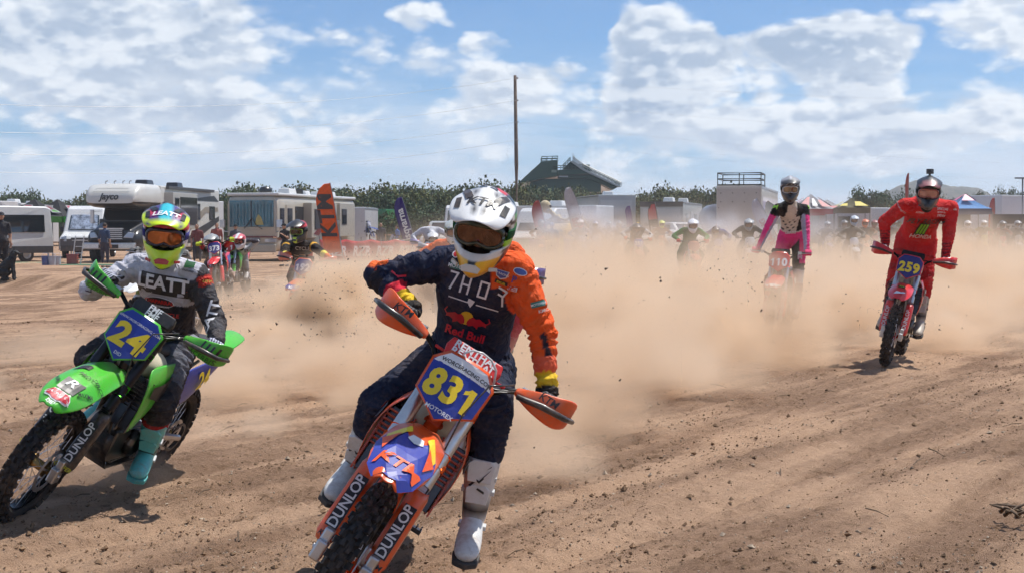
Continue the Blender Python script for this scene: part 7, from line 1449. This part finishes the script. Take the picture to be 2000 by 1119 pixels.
# dog
def dog():
    P = thing('dog', 'black long haired dog sitting beside the person at the left edge', 'dog', TR(*G(16, 38.5))) ; m = []
    j = lambda x, y, z: V((x, y, z))
    caps = [(j(-.22, 0, .22), j(.05, 0, .48), .15, .13), (j(.05, 0, .48), j(.10, 0, .55), .13, .10), (j(.10, 0, .55), j(.13, 0, .68), .09, .075), (j(.13, 0, .70), j(.20, 0, .70), .075, .055), (j(.20, 0, .69), j(.31, 0, .665), .045, .03),
            (j(.08, -.07, .42), j(.13, -.07, .20), .055, .04), (j(.13, -.07, .20), j(.14, -.07, .03), .038, .03), (j(.08, .07, .42), j(.13, .07, .20), .055, .04), (j(.13, .07, .20), j(.14, .07, .03), .038, .03), (j(.14, -.07, .025), j(.19, -.07, .02), .032, .028), (j(.14, .07, .025), j(.19, .07, .02), .032, .028),
            (j(-.20, -.09, .20), j(-.02, -.12, .20), .10, .065), (j(-.02, -.12, .18), j(-.14, -.12, .05), .05, .035), (j(-.14, -.12, .03), j(.02, -.12, .025), .035, .03), (j(-.20, .09, .20), j(-.02, .12, .20), .10, .065), (j(-.02, .12, .18), j(-.14, .12, .05), .05, .035), (j(-.14, .12, .03), j(.02, .12, .025), .035, .03), (j(-.30, 0, .10), j(-.48, .03, .05), .05, .03)]
    me = sdf_body(caps, [], .02, 2); Pv = np_verts(me); N = np_normals(me)
    for i in range(len(Pv)): Pv[i] += N[i]*.02*noise.noise(V(Pv[i])*22)
    me.vertices.foreach_set('co', Pv.ravel()); o = link(me, 'body', P, True); me.materials.append(pm('dog_fur', (.012, .012, .013), .7, bump=.6, bs=60))
    for sx in (-1, 1): m = MB(); m.add([(.10, sx*.03, .74), (.16, sx*.03, .75), (.13, sx*.07, .74), (.12, sx*.05, .84)], [(0, 1, 3), (1, 2, 3), (2, 0, 3), (0, 2, 1)]); m.build('ear', pm('dog_fur'), P)
    m = MB(); m.ell((.335, 0, .67), (.014, .014, .012), 8, 6); m.build('nose', pm('dog_fur'), P, True)
dog()
# small camp things by the vans
def bucket(nm, px, d, col, label, lid=True):
    P = thing(nm, label, 'bucket', TR(*G(px, d))); m = MB(); m.lathe([(.0, 0), (.14, 0), (.165, .36), (.175, .36), (.175, .39), (0, .39)], (0, 0, 0), (0, 0, 1), 16); m.build('tub', cmat(col), P, True, auto=35); m = MB(); m.tube([(-.17, 0, .36), (-.1, 0, .5), (.1, 0, .5), (.17, 0, .36)], .008, 5); m.build('handle', STEEL, P)
bucket('water_bucket', 88, 62, (.05, .10, .28), 'blue plastic bucket beside the side on van wheel'); bucket('water_bucket', 101, 62, (.35, .38, .45), 'pale grey bucket left of the blue striped one'); bucket('water_bucket', 111, 62.5, (.42, .42, .48), 'pale bucket beneath the van rear bumper, right of the grey one')
P = thing('fuel_can', 'red plastic box at the foot of the folding ladder', 'cooler', TR(*G(141, 63.5))); m = MB(); m.box((0, 0, .2), (.42, .35, .38)); m.build('box_body', cmat((.35, .05, .05)), P, bevel=.03); m = MB(); m.box((0, 0, .41), (.45, .38, .05)); m.build('lid', cmat((.4, .06, .06)), P, bevel=.02)
P = thing('stepladder', 'aluminium stepladder leaning beside the motorhome bumper', 'ladder', TR(*G(152, 63.5)))
for sx in (-.18, .18): m = MB(); m.box((sx, 0, .6), (.04, .03, 1.25), RY(8)); m.build('side_rail', ALU, P)
for k in range(4): m = MB(); m.box((.02+k*.03, 0, .2+k*.28), (.36, .06, .03)); m.build('rung', ALU, P)
for k, (px, d, w, l) in enumerate(((178, 63, 2.6, 1.2), (70, 66, 2.2, 1.0))):
    o = MB(TR(*G(px, d, .01))); o.box((0, 0, .01), (w, l, .02)); q = o.build('ground_mat', cmat((.06, .22, .14), 'cloth')); tag(q, ['green mat on the dirt before the dark motorhome', 'green mat on the dirt beneath the side on van'][k], 'mat')
# inflatable pumpkin with a skeleton lying on top
def inflatable():
    P = thing('inflatable_pumpkin', 'large inflatable pumpkin with a pale skeleton figure sitting up on it', 'inflatable', TR(*G(1104, 70))); m = MB(); n = 40; rings = []
    for i in range(13):
        a = pi*i/12; ring = []
        for j in range(n): b = 2*pi*j/n; k = 1+.09*abs(math.sin(b*5)); ring.append(V((1.35*math.sin(a)*math.cos(b)*k, 1.0*math.sin(a)*math.sin(b)*k, .95-.92*math.cos(a)*(1-.12*math.exp(-(a-pi)**2*6)))))
        rings.append(ring)
    m.loft(rings, cap=False); m.build('pumpkin', cmat((.55, .36, .12), 'cloth'), P, True)
    bone = [(V((-1.0, 0, 1.65)), V((-.35, -.1, 2.0)), .16, .20), (V((-.35, -.1, 2.0)), V((-.75, 0, 2.35)), .12, .09), (V((-.35, -.1, 1.9)), V((.3, -.2, 1.75)), .12, .10), (V((.3, -.2, 1.75)), V((.75, -.2, 2.05)), .10, .08), (V((.75, -.2, 2.05)), V((1.1, -.2, 1.6)), .09, .07), (V((-.3, -.3, 2.0)), V((.05, -.5, 1.9)), .07, .06), (V((.05, -.5, 1.9)), V((.25, -.5, 2.1)), .06, .05)]
    me = sdf_body(bone, [], .05, 3); link(me, 'skeleton_limbs', P, True); me.materials.append(cmat((.50, .42, .28), 'cloth'))
    m = MB(); m.ell((-.95, -.05, 2.55), (.27, .27, .30), 14, 10); m.ell((-.80, -.12, 2.36), (.17, .18, .14), 10, 8); sk = m.build('skull', cmat((.50, .42, .28), 'cloth'), P, True)
    for sx in (-1, 1): m = MB(); m.ell((-.80+sx*.10, -.25, 2.56), (.06, .05, .07), 8, 6); m.build('eye_socket', BK, sk, True)
inflatable()
# parked bikes and the field of riders behind
P0 = dict(guards=False, numc=WHT, platebg=(.4, .4, .45))
make_bike('blue dirt bike parked behind the red banner fence', dict(P0, plastic=(.05, .08, .30), num=''), tuple(G(752, 72)), 60, 5, 2); make_bike('blue dirt bike loaded behind the green container side', dict(P0, plastic=(.05, .10, .35), num=''), tuple(G(730, 84)), -60, 0, 2, hop=.7)
FARR = [ # head px, head py, d, jersey, sleeve, trousers, helmet, peak, plate, plastic, label, lean
 (1243, 448, 43, (.05, .05, .06), (.55, .55, .55), (.12, .25, .25), (.03, .02, .02), (.03, .03, .03), (.10, .15, .45), (.60, .25, .18), 'rider in black vest with white sleeves and bright orange gloves in the dust', 'dirt bike with blue 293 plate ridden by the black vest rider', '293', (.65, .14, .03)),
 (1353, 441, 37, (.04, .13, .05), (.05, .22, .06), (.10, .16, .06), (.65, .65, .68), (.65, .65, .68), (.45, .20, .15), (.55, .12, .06), 'rider in green jersey and white helmet', 'red dirt bike under the rider in green', '', (.55, .06, .05)),
 (1462, 439, 43, (.09, .09, .08), (.09, .09, .08), (.25, .25, .25), (.18, .20, .22), (.30, .33, .35), (.5, .5, .5), (.50, .50, .52), 'rider in dark grey jersey and silver helmet left of the pink rider', 'pale dirt bike under the dark grey rider', '', (.1, .1, .1)),
 (1668, 431, 50, (.16, .15, .13), (.16, .15, .13), (.2, .2, .2), (.25, .33, .45), (.45, .5, .55), (.5, .5, .55), (.50, .52, .56), 'rider with pale blue helmet between the pink and the red rider', 'pale dirt bike under the pale blue helmet rider', '', (.12, .12, .12)),
 (1141, 446, 58, (.07, .08, .10), (.10, .12, .18), (.1, .1, .15), (.50, .12, .12), (.6, .55, .55), (.4, .4, .5), (.35, .45, .60), 'rider with white and red helmet before the grey and red flag', 'pale blue dirt bike before the grey and red flag', '', (.1, .1, .1)),
 (1057, 443, 60, (.10, .07, .06), (.12, .08, .07), (.1, .08, .08), (.08, .06, .06), (.1, .08, .08), (.4, .1, .1), (.45, .08, .06), 'rider in brown jersey on a red bike beneath the red flag', 'red dirt bike beneath the red feather flag', '', (.3, .05, .05)),
 (1163, 442, 64, (.10, .16, .30), (.10, .16, .30), (.1, .15, .3), (.25, .28, .35), (.3, .3, .4), (.2, .3, .5), (.10, .20, .50), 'rider in blue right of the white and red helmet rider', 'blue dirt bike in the smoke', '', (.1, .1, .1)),
 (1211, 437, 66, (.25, .25, .28), (.28, .28, .32), (.15, .15, .2), (.06, .06, .08), (.1, .1, .12), (.3, .3, .3), (.35, .35, .38), 'rider in pale grey with black helmet left of the toy hauler', 'grey dirt bike behind the black vest rider', '', (.1, .1, .1)),
 (1288, 438, 66, (.22, .09, .06), (.22, .09, .06), (.2, .1, .08), (.55, .60, .08), (.6, .65, .1), (.5, .2, .1), (.55, .15, .06), 'rider with neon yellow helmet before the toy hauler', 'orange dirt bike before the toy hauler', '', (.2, .1, .1)),
 (1190, 440, 70, (.14, .13, .10), (.14, .13, .10), (.12, .12, .1), (.10, .10, .10), (.1, .1, .1), (.3, .3, .3), (.3, .3, .3), 'rider in drab brown far back before the grey trailer', 'dark dirt bike far back before the grey trailer', '', (.1, .1, .1)),
 (1397, 452, 50, (.06, .10, .28), (.06, .10, .28), (.08, .1, .2), (.03, .03, .04), (.04, .04, .05), (.2, .25, .5), (.06, .12, .45), 'rider in blue partly hidden by dust left of the silver helmet rider', 'blue dirt bike in dust right of the green rider', '', (.1, .1, .1)),
 (1648, 436, 62, (.10, .10, .12), (.1, .1, .12), (.1, .1, .1), (.06, .06, .07), (.1, .1, .1), (.3, .3, .3), (.3, .3, .3), 'rider in black left of the pale blue helmet rider', 'black dirt bike left of the pale blue helmet rider', '', (.1, .1, .1)),
 (1689, 430, 60, (.14, .13, .12), (.2, .1, .06), (.15, .12, .1), (.60, .14, .04), (.6, .15, .05), (.4, .2, .1), (.50, .15, .05), 'rider with bright orange helmet left of the red rider', 'orange dirt bike far back left of the red rider', '', (.1, .1, .1)),
 (1703, 433, 63, (.12, .11, .10), (.12, .11, .10), (.1, .1, .1), (.25, .06, .05), (.3, .1, .1), (.3, .1, .1), (.35, .08, .06), 'rider with dark red helmet right of the orange helmet one', 'red dirt bike behind the red rider arm', '', (.1, .1, .1)),
 (1745, 436, 65, (.13, .13, .14), (.13, .13, .14), (.1, .1, .1), (.3, .3, .32), (.3, .3, .3), (.3, .3, .3), (.5, .5, .5), 'rider in grey just left of the red rider chest', 'white dirt bike just left of the red rider', '', (.1, .1, .1)),
 (1615, 438, 66, (.10, .12, .16), (.1, .12, .16), (.1, .1, .1), (.2, .2, .2), (.2, .2, .2), (.3, .3, .3), (.1, .15, .4), 'rider in slate blue right of the pink rider', 'blue dirt bike right of the pink rider', '', (.1, .1, .1)),
 (1884, 436, 62, (.14, .14, .16), (.14, .14, .16), (.1, .1, .1), (.45, .45, .48), (.5, .5, .5), (.3, .3, .3), (.45, .08, .05), 'rider with white helmet under the pink and blue tent', 'red dirt bike under the pink and blue tent', '', (.1, .1, .1)),
 (1918, 437, 66, (.18, .16, .06), (.2, .18, .06), (.12, .12, .08), (.5, .5, .5), (.5, .5, .5), (.4, .4, .1), (.50, .45, .06), 'rider in dull yellow right of the pink and blue tent', 'yellow dirt bike right of the pink and blue tent', '', (.1, .1, .1)),
 (1952, 434, 64, (.18, .05, .05), (.2, .06, .05), (.12, .08, .08), (.08, .08, .09), (.1, .1, .1), (.4, .1, .1), (.40, .07, .05), 'rider in dark red below the black lettered banner', 'red dirt bike below the black lettered banner', '', (.1, .1, .1)),
 (1984, 436, 67, (.10, .11, .13), (.1, .1, .13), (.1, .1, .1), (.3, .3, .33), (.3, .3, .3), (.3, .3, .3), (.35, .35, .4), 'rider in dark grey at the right edge of the field', 'grey dirt bike at the right edge of the field', '', (.1, .1, .1))]
for (hx, hy_, d, je, slv, tr, he, pk, pl, pla, lab, blab, num, gl) in FARR:
    # place the bike so that the default head lands on the pixel; height follows from the pose
    Lz = 1.70; 
    kw = dict(ov=dict(head=U(hx, hy_, d+.6))) if d < 52 else {}
    x = (hx-1000)/F*(d+.5); s_ = 1.0
    simple(lab, blab, dict(P0, plastic=pla, platebg=pl, num=num, gcol=gl, frame=(.1, .1, .1)), (x, d, 0), random.uniform(-5, 8)+(hx-1400)*.01, random.uniform(-4, 5), dict(pal={'torso': je, 'arm': slv, 'leg': tr, 'neck': (.03, .03, .03)}, glove=gl, shell=he, peak=pk, boot=(.35, .33, .3), lens=(.15, .1, .1)), 2, 1.03, **kw)
# ---------------- dust ----------------
def vol_material(name, col, aniso, dens=1.):
    m = bpy.data.materials.new(name); m.use_nodes = True; t = NT(m.node_tree); t.n.clear(); o = t.new('ShaderNodeOutputMaterial'); p = t.new('ShaderNodeVolumePrincipled')
    p.inputs['Color'].default_value = (*col, 1); p.inputs['Density'].default_value = dens; p.inputs['Anisotropy'].default_value = aniso; t.lk(p.outputs[0], o.inputs['Volume']); return m
def fog(name, lo, hi, step, mat, plumes, layer=None, label='', nsc=.95, seed=0.):
    ng = bpy.data.node_groups.new(name, 'GeometryNodeTree'); ng.interface.new_socket('Geometry', in_out='OUTPUT', socket_type='NodeSocketGeometry'); t = NT(ng); L = ng.links
    out = t.new('NodeGroupOutput'); vc = t.new('GeometryNodeVolumeCube'); pos = t.new('GeometryNodeInputPosition').outputs[0]
    vc.inputs['Min'].default_value = lo; vc.inputs['Max'].default_value = hi
    for k, a in enumerate('XYZ'): vc.inputs['Resolution '+a].default_value = max(4, int((hi[k]-lo[k])/(step if k < 2 else step*.75)))
    def m(*a, **k): return t.m(*a, **k)
    sp = t.new('ShaderNodeSeparateXYZ'); t.lk(pos, sp.inputs[0]); x, y, z = sp.outputs
    v2 = t.new('ShaderNodeVectorMath', operation='MULTIPLY'); t.lk(pos, v2.inputs[0]); v2.inputs[1].default_value = (nsc*1.1, nsc*.8, nsc*1.6)
    va = t.new('ShaderNodeVectorMath', operation='ADD'); t.lk(v2.outputs[0], va.inputs[0]); va.inputs[1].default_value = (seed, seed*.7, 0)
    n = t.noise(va.outputs[0], 1., 6, .60, .7); n2 = t.noise(va.outputs[0], .35, 3, .5)
    tot = None
    for (c, r, g) in plumes:
        d = t.new('ShaderNodeVectorMath', operation='SUBTRACT'); t.lk(pos, d.inputs[0]); d.inputs[1].default_value = tuple(c)
        e = t.new('ShaderNodeVectorMath', operation='MULTIPLY'); t.lk(d.outputs[0], e.inputs[0]); e.inputs[1].default_value = (1/r[0], 1/r[1], 1/r[2])
        f = t.new('ShaderNodeVectorMath', operation='LENGTH'); t.lk(e.outputs[0], f.inputs[0]); q = m('SUBTRACT', 1.15, f.outputs['Value'], clamp=True)
        q = m('SUBTRACT', q, m('MULTIPLY', m('SUBTRACT', .61, n, clamp=True), 5.0), clamp=True); q = m('MULTIPLY', q, g*2.4); tot = q if tot is None else m('ADD', tot, q)
    if layer:
        for (y0, y1, y2, y3, xl, xk, h, g) in layer:   # slab fading in over y0-y1 and out over y2-y3, right of x = xl + xk*y
            w = m('MULTIPLY', t.ramp(y, y0, y1), t.ramp(y, y2, y3, 1, 0)); wx = t.ramp(m('SUBTRACT', x, m('ADD', m('MULTIPLY', y, xk), xl)), -1.5, 3.5)
            hz = m('POWER', 2.718, m('MULTIPLY', m('DIVIDE', m('MAXIMUM', z, 0.), m('ADD', h, m('MULTIPLY', m('SUBTRACT', n2, .5), h*1.6))), -1.0))
            q = m('MULTIPLY', m('MULTIPLY', w, wx), m('MULTIPLY', hz, m('MULTIPLY', t.ramp(n, .42, .60, .04, 1.9), g))); tot = q if tot is None else m('ADD', tot, q)
    edge = m('MULTIPLY', t.ramp(z, hi[2]-.9, hi[2]-.05, 1, 0), m('MULTIPLY', t.ramp(x, lo[0], lo[0]+1.5), t.ramp(x, hi[0]-1.5, hi[0], 1, 0))); tot = m('MULTIPLY', tot, edge)
    tot = m('SUBTRACT', tot, .004, clamp=False); tot = m('MAXIMUM', tot, 0.)
    t.lk(tot, vc.inputs['Density']); sm = t.new('GeometryNodeSetMaterial'); sm.inputs['Material'].default_value = mat; t.lk(vc.outputs[0], sm.inputs['Geometry']); t.lk(sm.outputs[0], out.inputs[0])
    me = bpy.data.meshes.new(name); me.materials.append(mat); o = bpy.data.objects.new(name, me); COL.objects.link(o); md = o.modifiers.new('dust', 'NODES'); md.node_group = ng; return tag(o, label, kind='stuff')
DUST = vol_material('dust_air', (.95, .77, .585), .25)
plumes = [(U(610, 625, 21.5), (1.5, 1.2, .50), 2.6), (U(700, 630, 19), (1.5, 1.8, .95), 3.2), (U(745, 570, 21), (1.3, 1.6, .80), 1.5), (U(500, 640, 19.5), (1.1, 1.3, .50), 3.0), (U(580, 665, 18), (1.3, 1.1, .45), 3.0), (U(600, 560, 26), (2.2, 1.6, .8), 1.2), (U(480, 760, 13.2), (1.2, 1.3, .45), 2.6), (U(380, 840, 10.8), (.75, .8, .28), 2.0), (U(20, 770, 14), (1.2, 1.2, .40), 1.5), (U(150, 700, 16.5), (1.2, 1.2, .35), .9),
          (U(1090, 640, 15), (1.9, 2.6, 1.05), 1.3), (U(1230, 600, 19), (2.6, 3.2, 1.15), 1.3), (U(1130, 760, 11.2), (1.15, 1.4, .65), 1.6), (U(1060, 860, 9.0), (.55, .7, .45), 1.8), (U(1390, 640, 17.0), (2.0, 2.6, .75), 1.2), (U(1490, 620, 23.0), (1.5, 1.6, .95), 1.4), (U(1600, 610, 22.5), (1.5, 2.0, .85), 1.4), (U(1450, 650, 19.6), (.8, .8, .30), 1.2), (U(1300, 730, 13.5), (1.5, 1.6, .40), 1.1),
          (U(1690, 600, 22), (1.8, 2.0, 1.0), 1.2), (U(1900, 560, 24), (2.8, 3.5, 1.1), 1.2), (U(1860, 660, 18.6), (1.4, 1.4, .40), 1.3), (U(1790, 690, 17.8), (.5, .6, .25), 1.6), (U(560, 700, 16), (1.7, 1.7, .5), 1.5), (U(820, 720, 13.5), (1.3, 1.6, .8), 1.5), (U(1960, 620, 20), (1.8, 1.5, .5), 1.0), (U(230, 930, 8.9), (.45, .5, .18), 1.2)]
layers = [(20, 29, 52, 64, .8, -.12, .42, .46), (38, 48, 62, 72, 1.0, -.06, .95, .042)]
fog('dust_cloud', (-14, 7.5, -.1), (25, 68, 3.6), .145, DUST, plumes, layers, 'brown dust thrown up by the wheels, drifting over the track behind the leaders')
SM_ = vol_material('exhaust_air', (.80, .85, .95), .2)
fog('exhaust_smoke', (-2, 46, .2), (20, 66, 3.4), .30, SM_, [(U(1125, 445, 56), (2.6, 3, 1.0), .35), (U(1390, 450, 55), (2.2, 3, .9), .30), (U(1560, 440, 58), (2.5, 3, .9), .18)], None, 'thin blue grey exhaust smoke hanging over the far riders', seed=5.)
def clods():
    rs = np.random.RandomState(9); m = MB(); k = 0
    spots = [(720, 560, 21, 120, 90, 260), (700, 620, 18, 130, 90, 170), (560, 640, 17, 120, 60, 60), (1170, 560, 19, 170, 110, 110), (1440, 540, 20, 80, 90, 90), (1640, 600, 20, 90, 80, 40), (900, 560, 14, 200, 120, 60), (470, 560, 19, 60, 60, 40), (1880, 600, 20, 90, 60, 16), (1120, 760, 11, 150, 80, 26)]
    for (px, py, d, sx, sy, n) in spots:
        for _ in range(n):
            p = U(px+rs.randn()*sx*.6, py+rs.randn()*sy*.6, d*rs.uniform(.62, .95)); 
            if p.z < .03: continue
            s = d/F*rs.choice([1.0, 1.5, 2.2, 3.4], p=[.45, .33, .17, .05]); v0 = len(m.v); q = [V(rs.randn(3)).normalized()*s*rs.uniform(.6, 1.1) for _ in range(4)]; m.v += [p+a for a in q]; m.f += [(v0, v0+1, v0+2), (v0, v0+2, v0+3), (v0, v0+3, v0+1), (v0+1, v0+3, v0+2)]; m.m += [0]*4
    o = m.build('flying_clods', pm('flung_clod', (.09, .055, .035), .95)); tag(o, 'clods of dirt flung into the air by the rear wheels', kind='stuff')
clods()

def haze():
    m = MB(); m.box((0, 875, 18.5), (3100, 2150, 40)); mt = vol_material('haze_air', (.78, .86, .96), .3, .00042); o = m.build('haze', mt); tag(o, 'pale haze in the air over the whole plain', kind='stuff')
haze()
